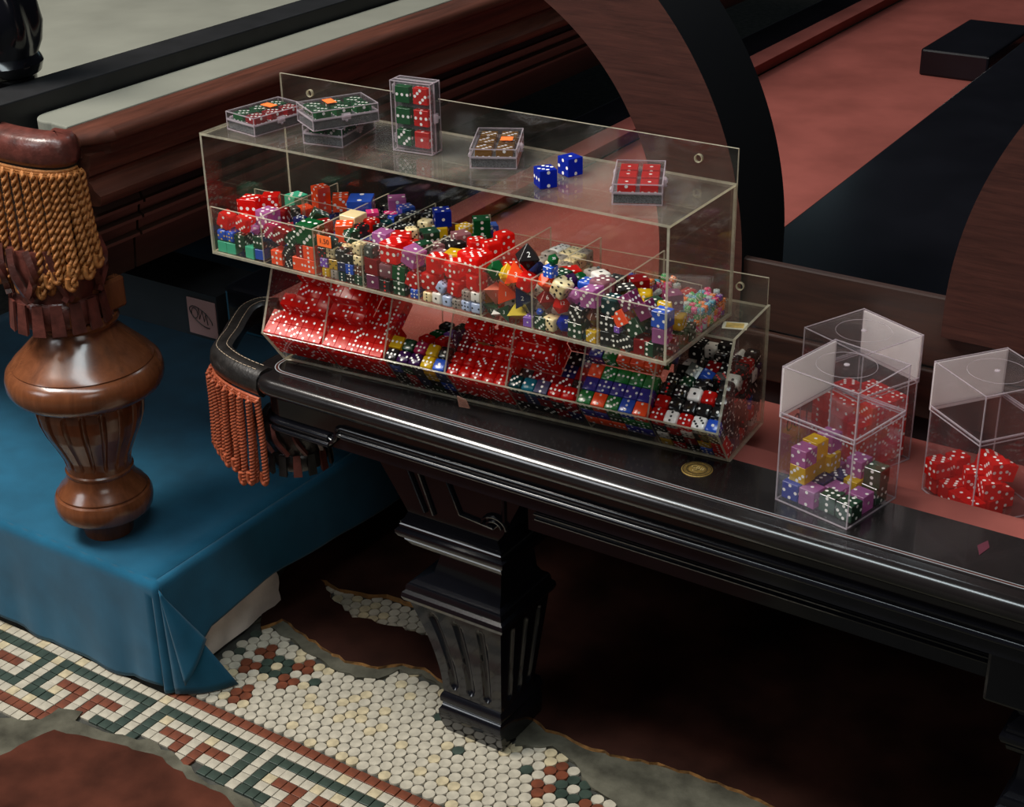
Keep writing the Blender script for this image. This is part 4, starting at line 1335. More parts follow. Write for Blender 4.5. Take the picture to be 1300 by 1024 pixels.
# settled dice: shape colour pip container place size x y z and quaternion
DICE = """
c SF n U1 front 133 131 103 6525 491 -509 491 509
c SF n U1 front 133 269 104 6525 0 49 -999 0
c SF n U1 front 142 571 108 6530 474 -525 -474 -525
c BO n U1 front 123 710 102 6535 706 -706 -38 38
r BO g U1 front 133 131 103 6666 706 40 -706 40
r BO g U1 front 133 269 104 6669 521 -521 -478 478
c DG w U1 front 152 418 116 6645 7 707 7 -707
c DG w U1 front 142 700 111 6682 0 -1000 -8 0
t10 P w U1 front 123 633 103 6814 502 498 -502 498
r R w U1 front 181 168 132 6843 721 -127 118 -671
r R w U1 front 181 459 133 6855 88 -84 -702 -702
r MG w U2 front 171 895 125 6845 32 32 706 706
c P w U1 top 209 667 300 6902 530 -468 530 468
c R w U1 top 218 354 365 6975 0 -988 -156 0
c R w U1 top 199 493 565 6984 616 -347 -616 -347
c R w U1 top 181 110 520 6860 243 664 -243 664
r DR w U1 top 171 685 520 6872 697 122 -697 122
c SF w U1 top 209 394 1120 6794 0 -621 784 0
c GR w U1 top 152 695 695 6837 689 -158 -689 -158
c NV w U2 top 123 1074 400 6895 458 539 458 -539
c O w U2 front 171 983 125 6549 503 -503 -497 497
c BK w U2 front 104 1159 94 6517 589 -569 -420 -391
c BK w U2 front 114 1149 94 6645 44 -461 23 886
c O w U2 front 161 1303 118 6540 519 519 -480 -480
c O w U2 front 161 1471 119 6540 0 -714 -700 0
c DR w U2 front 142 1356 113 6697 4 -707 4 707
c O w U2 front 161 1471 120 6706 9 707 -9 707
c DG w U2 front 152 1215 114 6800 673 -314 -283 607
c DR w U2 front 161 1034 118 6812 101 -84 -702 -700
c G w U2 front 238 1425 157 6912 10 10 -707 -707
r Y w U3 front 114 1706 99 6516 11 -707 -11 -707
r CL k U3 front 114 1834 96 6516 33 706 -33 706
c TE w U3 front 104 1949 89 6511 16 707 -16 707
c BK w U3 front 104 2069 89 6511 679 0 0 734
c DG w U3 front 114 2184 96 6516 30 -706 30 706
c PU w U3 front 104 1690 90 6631 0 24 -1000 0
c MU k U3 front 114 1826 96 6636 707 -23 707 23
c NV w U3 front 104 1941 93 6631 518 481 518 -481
c BO w U3 front 114 2064 93 6626 12 -707 12 707
c BR w U3 front 104 2186 92 6631 0 -727 -686 0
c BK r U3 front 104 1672 90 6752 706 39 -706 39
r IV k U3 front 123 1792 100 6761 502 502 498 498
r BK w U3 front 133 1926 105 6765 524 -524 475 -475
c BK w U3 front 114 2055 98 6746 731 0 0 -683
r IV k U3 front 123 2180 100 6751 707 -25 707 25
c TE w U3 front 104 1795 88 6886 18 -793 -23 -609
r IV k U3 front 133 2175 106 6884 706 40 706 -40
c TE w U3 top 114 1772 220 6778 702 -89 702 89
r IV k U3 top 123 1887 240 6766 277 651 277 -651
c DG w U2 top 190 1281 480 6938 559 95 701 -432
c O w U2 top 171 895 1000 6875 392 589 392 -589
c O w U2 top 171 895 1000 7040 694 135 694 -135
c O w U2 top 190 1096 1120 6922 312 -634 312 634
c BO w U2 top 294 1404 1120 6890 354 612 -354 612
c O w U3 top 199 1784 340 6933 625 331 625 -331
c DR w U2 top 171 1465 353 6911 612 612 353 353
c DG w U3 top 133 1996 205 6963 700 -700 98 -98
c BK r U3 top 133 2036 335 6993 693 -693 141 -141
c IV n U3 top 228 1703 600 6936 0 -1000 -6 0
c O w U1 top 190 663 950 6745 602 0 0 -799
c BO w U2 top 171 922 1100 6682 497 -497 -503 503
c PM w U4 front 161 2376 122 6540 525 474 525 -474
c BK r U4 front 133 2556 105 6525 7 707 -7 707
c DG w U4 front 161 2754 118 6540 0 -713 -701 0
r BO w U4 front 114 2954 97 6516 0 -669 -743 0
c R w U4 front 152 2926 118 6664 573 -38 818 26
r CP w U4 front 171 2563 123 6705 523 523 -476 -476
c G w U4 front 161 2745 120 6716 44 668 40 -742
c DR w U4 front 190 2376 136 6721 489 511 489 -511
c R w U4 front 228 2627 151 6926 0 -712 -702 0
c P w U4 front 190 2905 137 6919 46 156 -7 987
r GR w U4 front 133 2345 103 6888 707 707 -20 -20
c R w U4 top 218 2569 364 6939 610 -610 357 -357
c P w U4 top 190 2374 300 6962 514 -485 -514 -485
c R w U4 top 171 2756 343 6899 124 124 696 696
c DG w U4 top 152 2912 313 6951 583 400 -583 400
c DG w U4 top 190 2720 689 6917 327 0 0 945
c Y w U4 top 190 2600 1040 6832 202 202 -678 -678
c B w U4 top 190 2600 1100 7014 272 -272 653 -653
r IV k U4 top 133 2586 533 6998 288 288 -646 -646
c BK w U4 top 133 2364 600 6952 586 586 396 396
c BK w U4 top 133 2345 800 6900 446 -549 446 549
c CB w U3 top 171 2155 970 6900 500 -500 -500 500
r BK w U4 top 161 2359 1200 6940 686 -686 -170 170
c BK w U3 top 161 2161 1130 6899 0 -927 376 0
c P w U3 top 209 1824 1275 6961 241 -665 -241 -665
r IV k U4 top 152 2436 1000 6909 518 -481 -518 -481
c PK w U3 top 142 1705 950 6902 651 651 -275 -275
r R w U3 top 152 1885 700 6916 460 537 460 -537
c PK w U3 top 142 1849 1106 6862 0 -922 -386 0
r BO w U3 top 161 1996 1000 6867 295 -643 -295 -643
c BK w U3 top 142 1843 969 6862 571 571 -417 -417
c BK w U3 top 142 1660 1300 6863 617 346 -617 346
c BK w U3 top 133 2099 600 6916 77 -77 -703 703
c TE w U3 top 133 2023 800 6886 401 0 0 -916
c BO w U3 top 171 2006 1200 6929 684 177 684 -177
r IV k U5 front 114 3128 96 6516 2 707 -2 707
r WH k U5 front 133 3257 108 6525 475 524 475 -524
r PB k U5 front 123 3392 99 6520 506 494 -506 494
r CL k U5 front 114 3516 97 6516 490 490 509 509
r PB k U5 front 123 3641 102 6520 521 521 479 479
r PB k U5 front 123 3769 103 6520 514 514 -486 -486
r CL k U5 front 114 3648 93 6645 524 524 474 474
r WH k U5 front 123 3769 101 6650 0 -735 678 0
r PB k U5 front 114 3314 96 6662 336 371 602 -622
r R w U5 front 199 3149 139 6697 1000 0 0 29
r R w U5 front 199 3223 138 6902 0 726 -687 0
r R w U5 front 181 3486 133 6689 33 765 -39 642
r R w U5 front 190 3466 133 6892 0 -742 -670 0
r R w U5 front 181 3740 128 6807 665 0 0 -747
r R w U5 front 190 3719 134 7010 48 -690 -720 50
r R w U5 top 181 3440 317 6671 513 486 -513 486
r R w U5 top 190 3490 497 7025 264 656 264 -656
r R w U5 top 190 3507 315 6955 23 -23 -707 707
r R w U5 top 190 3673 511 7026 602 602 372 372
r R w U5 top 190 3689 329 6972 678 678 -200 -200
c Y w U5 top 190 3308 340 6891 763 0 0 -646
c CP w U4 top 171 2925 500 6859 0 213 977 0
c CP w U5 top 181 3140 705 6964 347 -616 -347 -616
c CB w U5 top 171 3184 535 6923 112 698 -112 698
c CP w U5 top 171 3135 315 6875 448 -547 -448 -547
c Y w U4 top 161 2931 1080 6906 0 -140 -990 0
c G w U5 top 190 3146 1096 7012 244 -664 -244 -664
c G w U5 top 181 3165 1060 6834 139 139 693 693
c BO w U5 top 161 3155 1264 6896 655 -266 -655 -266
c CB w U4 top 161 2902 800 6824 0 -549 -836 0
t4 DG w U6 front 171 3947 126 6537 0 -54 -999 0
t4 DG w U6 front 171 4112 124 6537 504 -496 504 496
t4 WH k U6 front 114 4012 97 6510 26 -707 -26 -707
c PU w U6 front 104 4429 91 6511 706 706 37 37
t4 GR n U6 front 190 4394 138 6656 526 -526 -472 472
t4 YS n U6 front 190 4248 134 6546 7 707 -7 707
t4 SA w U6 front 218 3970 148 6722 0 694 720 0
t4 O w U6 front 228 4231 152 6961 447 532 551 462
t4 NV w U6 front 209 4314 148 6736 706 -34 706 34
t4 O w U6 front 228 4107 153 6745 676 -4 737 4
t8 CB w U6 front 247 4367 163 7187 15 -15 -707 707
t10 G w U6 front 228 3974 156 6961 493 493 -507 -507
t8 Y w U6 front 209 4129 142 6952 490 -510 -490 -510
r R w U6 front 171 4385 125 6934 712 -126 120 -681
r R w U6 top 171 3954 468 6857 221 221 -672 -672
r WH k U6 top 133 4012 321 6809 39 706 -39 706
r WH k U6 top 133 4141 318 6796 0 -917 -400 0
r IV k U6 top 133 4272 305 6796 304 -639 -304 -639
t10 NV w U6 top 209 4385 345 6973 689 159 -689 159
t10 R w U6 top 190 4208 430 6953 707 -13 707 13
r R w U5 top 190 3736 840 6851 707 29 -707 29
r R w U5 top 190 3650 800 7033 841 0 0 541
c P w U6 top 181 4160 1100 6670 0 -775 632 0
c DG w U7 front 142 4590 111 6530 706 -706 36 -36
r IV k U7 front 152 4689 116 6535 483 -516 -483 -516
c DG w U7 front 171 5015 124 6545 0 -726 -688 0
t20 B w U7 front 209 4840 142 6555 4 -707 -4 -707
c Y w U7 front 123 5210 101 6520 41 41 706 706
t20 TE w U7 front 85 5124 81 6498 23 -23 -707 707
c BK w U7 front 161 5026 119 6726 493 -433 559 507
t20 R w U7 front 199 4791 141 6749 518 518 482 482
t8 BR w U7 front 171 5193 124 6711 527 471 527 -471
t20 BO w U7 front 85 4562 83 6644 24 -707 24 707
t8 DR w U7 front 190 4606 137 6775 0 -716 698 0
t10 O w U7 front 209 4615 143 6965 526 -472 -526 -472
r IV k U7 front 181 4804 131 6948 629 -401 -358 561
c P w U7 front 190 5165 135 6929 703 -707 -23 -76
t10 P w U7 front 171 4982 124 6901 0 -999 -52 0
t20 G w U7 front 133 4716 107 7247 511 489 -511 489
c BO w U7 front 114 4692 93 7124 735 0 0 678
t20 VI w U7 top 218 4783 331 6933 0 -64 -998 0
c DG w U7 top 171 4604 455 6896 439 554 439 -554
c R w U7 top 190 4614 628 6856 249 662 -249 662
r BO w U7 top 181 4966 386 6895 516 483 516 -483
r CP w U7 top 218 5157 360 6938 443 551 443 -551
r CL k U7 top 171 4856 686 6885 390 -390 590 -590
t10 G w U7 top 161 4776 533 6898 284 -284 648 -648
r WH k U7 top 171 5021 555 6938 242 0 0 970
r CL k U7 top 142 4590 304 6875 0 -983 181 0
c BK w U8 front 161 5390 119 6540 0 -999 -51 0
c BK w U8 front 142 5477 112 6539 738 -52 -47 671
c DR w U8 front 161 5780 122 6540 475 524 -475 524
c DG w U8 front 152 5864 118 6535 42 706 -42 706
c PU w U8 front 66 5509 71 6668 490 510 490 -510
c BK w U8 front 161 5390 118 6706 0 -716 -698 0
c BK w U8 front 152 5609 116 6544 697 -696 124 121
c P w U8 front 161 5986 119 6705 470 528 -470 528
r TE w U8 front 190 5404 138 6888 707 7 707 -7
c O w U8 front 161 5543 120 6797 20 -886 39 461
c PM w U8 front 161 5614 121 6984 229 -196 679 669
c DG w U8 front 171 5702 124 6731 953 -11 -301 -34
c BO w U8 front 171 5982 128 6877 707 19 707 -19
c PM w U8 front 161 5800 123 6923 204 221 672 -677
c Y w U8 top 190 5578 320 6802 653 653 -271 -271
c DG w U8 top 161 5729 293 6765 887 0 0 -461
c DR w U8 top 190 5404 667 6904 287 -646 -287 -646
c BK w U8 top 190 5404 409 6898 249 -662 249 662
c BK w U7 top 171 5185 600 6896 7 7 -707 -707
r Y w U8 top 171 5569 494 6862 597 -379 -597 -379
c DG w U8 top 161 5747 397 6846 224 0 0 975
c PM w U8 top 171 5906 478 6922 408 0 0 -913
r Y w U8 top 152 5898 322 6876 0 -509 -861 0
t20 BO w U7 top 152 5202 900 6860 685 -176 -685 -176
t20 G w U8 top 133 5369 1017 6789 0 -917 -399 0
c P w U8 top 152 5385 884 6759 462 -535 -462 -535
c BK w U8 front 160 5987 250 6539 492 -508 492 508
c BK w U8 front 160 5884 260 6706 475 475 524 524
c G w U8 front 160 5985 450 6539 13 707 -13 707
r R w U8 front 220 5791 580 6735 523 475 -523 475
c DG w U8 front 160 5985 640 6539 488 -511 488 511
r Y w U8 front 160 5987 440 6725 520 520 -480 -480
r WH k U6 back 142 3955 861 6526 707 -707 1 -1
r IV k U6 back 142 3955 862 6668 1 -707 1 707
r IV k U6 back 142 3955 1005 6526 7 -7 707 -707
r IV k U6 back 142 3955 1004 6668 707 -707 1 -1
r IV k U6 back 142 3955 1150 6526 707 0 0 -707
r CL k U6 back 142 3955 1152 6668 2 707 2 -707
r IV k U6 back 142 3955 1295 6526 0 696 -718 0
r IV k U6 back 142 3954 1295 6668 5 -707 -5 -707
r IV k U6 back 142 4100 860 6526 509 509 -491 -491
r IV k U6 back 142 4100 860 6668 10 10 707 707
r CL k U6 top 142 4100 860 6822 15 0 0 1000
r CL k U6 top 142 4100 1005 6848 706 0 0 -708
r WH k U6 top 142 4100 1150 6835 719 0 0 695
r IV k U6 back 142 4100 1295 6526 711 0 0 -703
r CL k U6 back 142 4101 1295 6668 1000 0 0 -6
r WH k U6 top 142 4100 1295 6822 491 509 491 -509
r WH k U6 back 142 4244 860 6526 707 -3 707 3
r CL k U6 back 142 4245 860 6668 500 500 500 -500
r IV k U6 top 142 4245 860 6822 496 -496 504 -504
r CL k U6 top 142 4245 1005 6829 19 0 0 -1000
r IV k U6 top 142 4245 1150 6825 0 699 -715 0
r WH k U6 back 142 4245 1295 6526 1000 0 0 6
r CL k U6 back 142 4245 1295 6668 717 0 0 697
r IV k U6 top 142 4245 1295 6822 10 10 707 707
r WH k U6 back 142 4391 859 6526 1000 0 0 -1
r CL k U6 back 142 4390 860 6668 0 -1 1000 0
r CL k U6 top 142 4390 860 6822 497 503 497 -503
r IV k U6 back 142 4390 1006 6526 502 498 502 -498
r IV k U6 back 142 4390 1005 6668 509 491 -509 491
r IV k U6 top 142 4390 1005 6822 707 13 -707 13
r IV k U6 back 142 4390 1150 6526 502 498 -502 498
r IV k U6 back 142 4390 1150 6668 1000 0 0 -4
r IV k U6 top 142 4390 1150 6822 707 707 -14 -14
r CL k U6 back 142 4390 1295 6526 0 -707 0 -707
r IV k U6 back 142 4390 1295 6668 6 -6 -707 707
r CL k U6 top 142 4390 1295 6822 507 -507 493 -493
c BO w U1 back 140 148 405 6525 90 -701 90 701
r R w U1 back 140 393 396 6525 13 0 0 -1000
r GR w U1 back 180 582 395 6545 134 -694 134 694
c BO w U1 back 160 148 593 6535 530 -468 530 468
c DR w U1 back 160 394 596 6535 483 -516 -483 -516
c G w U1 back 160 645 614 6535 618 -344 618 344
c R w U1 back 160 150 987 6535 981 0 0 -194
c R w U1 back 140 396 983 6525 701 -95 701 95
c R w U1 back 140 146 1173 6525 0 845 534 0
r BO w U2 back 160 937 398 6535 764 0 0 646
r BO w U2 back 140 1181 403 6525 681 -190 -681 -190
c R w U2 back 140 1457 426 6572 215 -674 -658 258
c DG w U2 back 140 937 588 6525 574 -413 574 413
r BO w U2 back 140 1181 592 6525 583 -583 399 -399
c BO w U2 back 180 1437 594 6603 402 581 594 383
r BO w U2 back 160 1179 981 6535 563 -428 -563 -428
c BO w U2 back 140 1471 985 6525 703 -703 -77 77
c BK w U3 back 170 1689 395 6540 530 -468 530 468
c BO w U3 back 170 1877 288 6540 700 101 -700 101
c BO w U3 back 160 2150 371 6535 14 -707 14 707
c TE w U3 back 160 1665 613 6535 707 -707 0 0
r DG w U3 back 160 1825 601 6535 500 500 500 500
c GR w U3 back 160 2018 554 6535 161 689 161 -689
c R w U3 back 170 1682 790 6540 752 0 0 -659
c PK w U3 back 180 1903 789 6545 576 -576 -410 410
r GR w U3 back 160 2099 795 6535 104 -699 104 699
c BO w U3 back 170 1670 996 6540 0 707 -707 0
c PK w U3 back 160 1835 991 6535 0 -707 0 -707
r BO w U3 back 160 1998 976 6535 494 -506 -494 -506
c BK w U3 back 180 1696 1189 6545 478 -521 478 521
c R w U3 back 160 1878 1179 6535 0 -994 -112 0
c GR w U3 back 160 2088 1138 6565 877 -4 481 7
r DG w U3 back 140 1694 357 6695 459 538 -459 538
r R w U3 back 160 2113 401 6695 324 -629 324 629
c BK w U3 back 160 2140 626 6674 704 68 218 673
c IV k U4 back 180 2387 321 6545 691 0 0 -722
r BK w U4 back 180 2679 332 6545 131 131 -695 -695
c NV w U4 back 180 2909 336 6545 547 448 -547 448
c BK w U4 back 140 2408 610 6525 444 551 -444 551
r NV w U4 back 170 2640 573 6540 57 0 0 998
r IV k U4 back 180 2895 621 6545 755 0 0 -656
r IV k U4 back 180 2370 814 6545 707 -20 -707 -20
c IV k U4 back 180 2656 813 6545 450 -545 -450 -545
c DG w U4 back 160 2878 809 6535 706 -706 42 -42
c DG w U4 back 140 2413 978 6525 999 0 0 -47
c BK w U4 back 140 2650 988 6525 105 -105 -699 699
r BK w U4 back 160 2887 973 6535 55 -705 55 705
c IV k U4 back 170 2427 1242 6540 0 979 -202 0
r BK w U4 back 180 2640 1182 6545 695 695 -130 -130
c BK w U4 back 180 2847 1204 6545 707 0 0 707
r DG w U4 back 170 2409 603 6680 672 219 672 -219
c TE w U4 back 180 2445 1285 6715 985 0 0 173
c R w U5 back 140 3181 404 6525 700 -700 -100 100
c Y w U5 back 160 3696 396 6535 692 143 692 -143
c Y w U5 back 140 3212 597 6525 515 515 485 485
c CP w U5 back 160 3442 596 6535 518 481 -518 481
c Y w U5 back 140 3703 598 6525 747 0 0 -665
c CB w U5 back 160 3182 792 6535 383 595 383 -595
r Y w U5 back 160 3452 791 6535 1 707 1 -707
r WH k U5 back 160 3698 789 6535 511 -511 -489 489
c CB w U5 back 140 3186 991 6525 382 595 382 -595
c Y w U5 back 160 3443 982 6535 439 554 439 -554
c WH k U5 back 140 3696 985 6525 3 707 3 -707
r Y w U5 back 160 3182 1178 6535 0 -496 868 0
c R w U5 back 160 3443 1181 6535 698 114 698 -114
c G w U5 back 160 3692 1182 6535 588 0 0 -809
c CP w U5 back 140 3696 394 6685 697 -119 -697 -119
r G w U5 back 160 3320 576 6690 566 -629 -418 331
c G w U5 back 170 3676 586 6680 0 -15 -1000 0
c G w U5 back 140 3167 799 6685 575 575 412 412
c CP w U5 back 160 3488 819 6695 105 0 0 994
c CP w U5 back 140 3432 1025 6685 502 498 -502 498
r Y w U5 back 160 3417 1205 6695 431 -431 -561 561
c WH k U5 back 170 3676 1176 6700 0 -888 460 0
c WH k U6 back 170 4058 330 6540 0 443 897 0
c IV k U6 back 140 4236 408 6525 707 8 -707 8
c WH k U6 back 140 4391 399 6525 0 -994 -106 0
r WH k U6 back 180 4062 679 6545 0 991 -130 0
c CL k U6 back 140 4218 621 6525 60 -705 60 705
r WH k U6 back 160 4396 575 6535 706 44 706 -44
r WH k U7 back 170 4647 366 6540 81 702 81 -702
c DR w U7 back 180 5006 370 6545 0 818 -575 0
c DR w U7 back 160 5194 433 6535 712 0 0 -702
r P w U7 back 180 4621 596 6545 20 707 -20 707
c DG w U7 back 140 4893 594 6525 61 -704 61 704
c DG w U7 back 160 5142 597 6535 0 -756 654 0
r DR w U7 back 160 4622 985 6535 736 0 0 -677
r DG w U7 back 170 4893 983 6540 524 -475 -524 -475
c CL k U7 back 170 5131 923 6540 676 676 206 206
c DR w U7 back 180 4667 1182 6617 203 -690 672 -177
r G w U7 back 160 4920 1210 6535 676 206 -676 206
c G w U7 back 180 5089 1302 6545 416 -572 416 572
c DG w U8 back 170 5446 314 6540 690 -154 690 154
r BK w U8 back 180 5454 685 6545 0 1000 0 0
m mV w U8 mini 66 5361 869 6488 0 708 706 0
m mG w U8 mini 66 5433 866 6488 467 -531 467 531
m mP w U8 mini 66 5515 868 6488 63 704 63 -704
m mB w U8 mini 66 5665 838 6488 1000 0 0 0
m mP w U8 mini 66 5740 842 6488 532 -466 -532 -466
m mG w U8 mini 66 5804 867 6488 524 475 524 -475
m mR w U8 mini 66 5871 869 6488 41 0 0 -999
m mB w U8 mini 66 5940 869 6488 536 461 536 -461
m mP w U8 mini 66 6020 873 6488 410 -576 410 576
m mG w U8 mini 66 5338 955 6488 3 -3 -707 707
m mV w U8 mini 66 5405 943 6488 503 503 497 497
m mB w U8 mini 66 5484 936 6488 707 2 707 -2
m mO w U8 mini 66 5631 906 6488 706 -33 706 33
m mP w U8 mini 66 5719 908 6488 0 666 746 0
m mB w U8 mini 66 5785 948 6488 437 437 556 556
m mO w U8 mini 66 5866 952 6488 499 -501 499 501
m mO w U8 mini 66 5943 955 6488 37 -37 -706 706
m mC w U8 mini 66 6027 953 6488 509 490 509 -490
m mO w U8 mini 66 5338 1038 6488 707 1 -707 1
m mP w U8 mini 66 5405 1024 6488 698 0 0 -716
m mB w U8 mini 66 5471 1015 6488 510 -510 -489 489
m mO w U8 mini 66 5613 971 6488 478 -478 -521 521
m mP w U8 mini 66 5691 971 6488 51 705 51 -705
m mO w U8 mini 66 5792 1034 6488 0 -769 -639 0
m mC w U8 mini 66 5865 1032 6488 0 716 -698 0
m mP w U8 mini 66 5945 1036 6488 471 -471 527 -527
m mO w U8 mini 66 6021 1036 6488 778 0 0 -628
m mB w U8 mini 66 5338 1119 6488 500 -500 500 500
m mV w U8 mini 66 5407 1117 6488 511 -511 489 -489
m mO w U8 mini 66 5476 1100 6488 11 707 -11 707
m mP w U8 mini 66 5618 1038 6488 33 33 -706 -706
m mO w U8 mini 66 5698 1115 6488 460 460 -537 -537
m mV w U8 mini 66 5779 1117 6488 506 -494 506 494
m mB w U8 mini 66 5864 1116 6488 53 -705 53 705
m mG w U8 mini 66 5942 1114 6488 0 -1000 -14 0
m mG w U8 mini 66 6017 1119 6488 687 0 0 727
m mV w U8 mini 66 5358 1197 6488 43 -43 706 -706
m mB w U8 mini 66 5428 1200 6488 78 -78 703 -703
m mV w U8 mini 66 5497 1173 6539 65 -418 -79 -903
m mC w U8 mini 66 5611 1104 6488 34 -706 -34 -706
m mP w U8 mini 66 5699 1199 6488 474 525 474 -525
m mR w U8 mini 66 5782 1199 6488 1 -707 1 707
m mV w U8 mini 66 5861 1195 6488 500 -500 500 -500
m mO w U8 mini 66 5936 1190 6488 5 -707 5 707
m mP w U8 mini 66 6024 1193 6488 808 0 0 -589
m mO w U8 mini 66 5357 1280 6488 48 -48 705 -705
m mG w U8 mini 66 5429 1280 6488 707 -18 -707 -18
m mG w U8 mini 66 5490 1247 6537 231 666 653 277
m mR w U8 mini 66 5625 1252 6488 34 -706 34 706
m mO w U8 mini 66 5695 1270 6488 491 -491 -509 509
m mB w U8 mini 66 5778 1283 6488 989 0 0 146
m mB w U8 mini 66 5861 1279 6488 0 1000 12 0
m mV w U8 mini 66 5942 1279 6488 519 481 519 -481
m mR w U8 mini 66 6017 1284 6488 678 0 0 -735
m mP w U8 mini 66 5355 1363 6488 553 441 553 -441
m mO w U8 mini 66 5443 1360 6488 39 39 706 706
m mG w U8 mini 66 5495 1319 6557 637 26 -18 -770
m mV w U8 mini 66 5614 1325 6488 6 -707 6 707
m mO w U8 mini 66 5704 1337 6488 485 -485 -514 514
m mB w U8 mini 66 5778 1365 6488 0 777 630 0
m mO w U8 mini 66 5850 1363 6488 700 -700 102 -102
m mC w U8 mini 66 5923 1351 6488 0 1000 -19 0
m mV w U8 mini 66 6017 1378 6488 634 313 634 -313
m mC w U8 mini 66 5350 869 6554 15 15 -707 -707
m mP w U8 mini 66 5451 866 6554 66 -704 66 704
m mB w U8 mini 66 5544 855 6557 519 -525 471 483
m mC w U8 mini 66 5645 838 6554 707 0 707 0
m mG w U8 mini 66 5719 842 6554 0 -998 -58 0
m mV w U8 mini 66 5790 849 6554 541 455 541 -455
m mR w U8 mini 66 5865 868 6554 503 -497 503 497
m mB w U8 mini 66 5936 874 6554 540 -540 -456 456
m mO w U8 mini 66 6005 863 6554 49 49 705 705
m mV w U8 mini 66 5338 944 6554 4 707 4 -707
m mP w U8 mini 66 5417 951 6554 522 -477 -522 -477
m mO w U8 mini 66 5528 947 6557 686 28 -22 -727
m mO w U8 mini 66 5622 907 6554 781 0 0 -625
m mR w U8 mini 66 5712 907 6554 470 528 -470 528
m mP w U8 mini 66 5785 944 6554 465 -532 465 532
m mR w U8 mini 66 5872 952 6554 471 -528 -471 -528
m mG w U8 mini 66 5949 957 6554 56 56 -705 -705
m mP w U8 mini 66 6033 952 6554 0 -45 999 0
m mG w U8 mini 66 5355 1040 6554 68 -704 -68 -704
m mG w U8 mini 66 5423 1046 6554 0 -995 -104 0
m mB w U8 mini 66 5532 1015 6557 533 -501 494 470
m mO w U8 mini 66 5619 977 6554 768 0 0 -641
m mG w U8 mini 66 5710 973 6554 470 -470 -528 528
m mB w U8 mini 66 5796 1031 6554 38 -706 -38 -706
m mV w U8 mini 66 5873 1039 6554 706 -706 -31 31
m mO w U8 mini 66 5946 1036 6554 707 21 -707 21
m mO w U8 mini 66 6029 1036 6554 0 998 -59 0
m mG w U8 mini 66 5351 1117 6554 447 -548 447 548
m mB w U8 mini 66 5424 1124 6554 450 545 -450 545
m mP w U8 mini 66 5515 1094 6556 35 732 36 -680
m mP w U8 mini 66 5618 1045 6554 456 -541 456 541
m mP w U8 mini 66 5706 1044 6549 746 58 37 -663
m mG w U8 mini 66 5778 1104 6554 492 508 492 -508
m mC w U8 mini 66 5857 1110 6554 470 528 470 -528
m mB w U8 mini 66 5947 1117 6554 706 0 0 -708
m mC w U8 mini 66 6021 1116 6554 0 21 -1000 0
m mO w U8 mini 66 5345 1190 6554 553 553 -441 -441
m mB w U8 mini 66 5411 1198 6554 553 441 553 -441
m mO w U8 mini 66 5483 1163 6613 360 326 -664 569
m mG w U8 mini 66 5587 1110 6557 998 -2 39 38
m mG w U8 mini 66 5694 1113 6554 706 -41 706 41
m mC w U8 mini 66 5776 1172 6554 510 510 490 490
m mR w U8 mini 66 5864 1185 6554 548 548 -447 -447
m mB w U8 mini 66 5949 1197 6554 497 -497 503 -503
m mO w U8 mini 66 6025 1201 6554 508 491 508 -491
m mC w U8 mini 66 5338 1276 6554 501 501 499 499
m mR w U8 mini 66 5404 1283 6554 2 -707 2 707
m mR w U8 mini 66 5552 1245 6571 333 -647 -609 314
m mC w U8 mini 66 5629 1181 6488 501 499 -501 499
m mB w U8 mini 66 5699 1180 6554 58 0 0 -998
m mV w U8 mini 66 5807 1244 6554 53 -705 -53 -705
m mG w U8 mini 66 5876 1261 6554 0 735 -678 0
m mC w U8 mini 66 5947 1278 6554 706 706 -42 -42
m mP w U8 mini 66 6032 1282 6554 0 -1000 -7 0
m mV w U8 mini 66 5351 1363 6554 456 -456 540 -540
m mV w U8 mini 66 5431 1353 6554 46 -46 -706 706
m mO w U8 mini 66 5490 1321 6622 993 6 -31 -117
m mG w U8 mini 66 5633 1240 6554 0 -657 754 0
m mR w U8 mini 66 5750 1310 6554 19 707 19 -707
m mC w U8 mini 66 5822 1330 6554 707 707 13 13
m mC w U8 mini 66 5895 1347 6554 707 -707 -24 24
m mC w U8 mini 66 5964 1348 6554 27 27 -707 -707
m mO w U8 mini 66 6031 1358 6554 514 485 514 -485
m mC w U8 mini 66 5340 865 6620 0 1000 27 0
m mB w U8 mini 66 5462 884 6620 22 22 707 707
m mO w U8 mini 66 5534 859 6622 79 16 700 709
m mG w U8 mini 66 5625 838 6620 500 -500 500 -500
m mB w U8 mini 66 5706 838 6620 500 -500 -500 -500
m mB w U8 mini 66 5792 840 6620 707 -27 707 27
m mB w U8 mini 66 5859 866 6620 509 -491 509 491
m mR w U8 mini 66 5928 870 6620 530 530 468 468
m mG w U8 mini 66 5995 866 6620 705 48 705 -48
m mG w U8 mini 66 5338 1062 6620 707 0 0 707
m mB w U8 mini 66 5446 1011 6620 462 -462 -535 535
m mB w U8 mini 66 5547 925 6624 39 680 -46 730
m mR w U8 mini 66 5633 904 6620 0 -707 -707 0
m mV w U8 mini 66 5713 904 6620 497 -502 498 503
m mB w U8 mini 66 5791 918 6620 239 0 0 -971
m mO w U8 mini 66 5865 947 6620 521 478 -521 478
m mO w U8 mini 66 5952 956 6620 0 652 758 0
m mG w U8 mini 66 6023 936 6620 3 3 707 707
m mP w U8 mini 66 5338 1129 6620 711 0 0 703
m mB w U8 mini 66 5444 1091 6620 15 0 0 -1000
m mV w U8 mini 66 5518 995 6622 673 -24 -26 739
m mO w U8 mini 66 5657 970 6620 500 500 -500 500
m mV w U8 mini 66 5735 974 6620 45 -706 -45 -706
m mO w U8 mini 66 5803 1024 6620 77 703 77 -703
m mV w U8 mini 66 5870 1034 6620 704 704 70 70
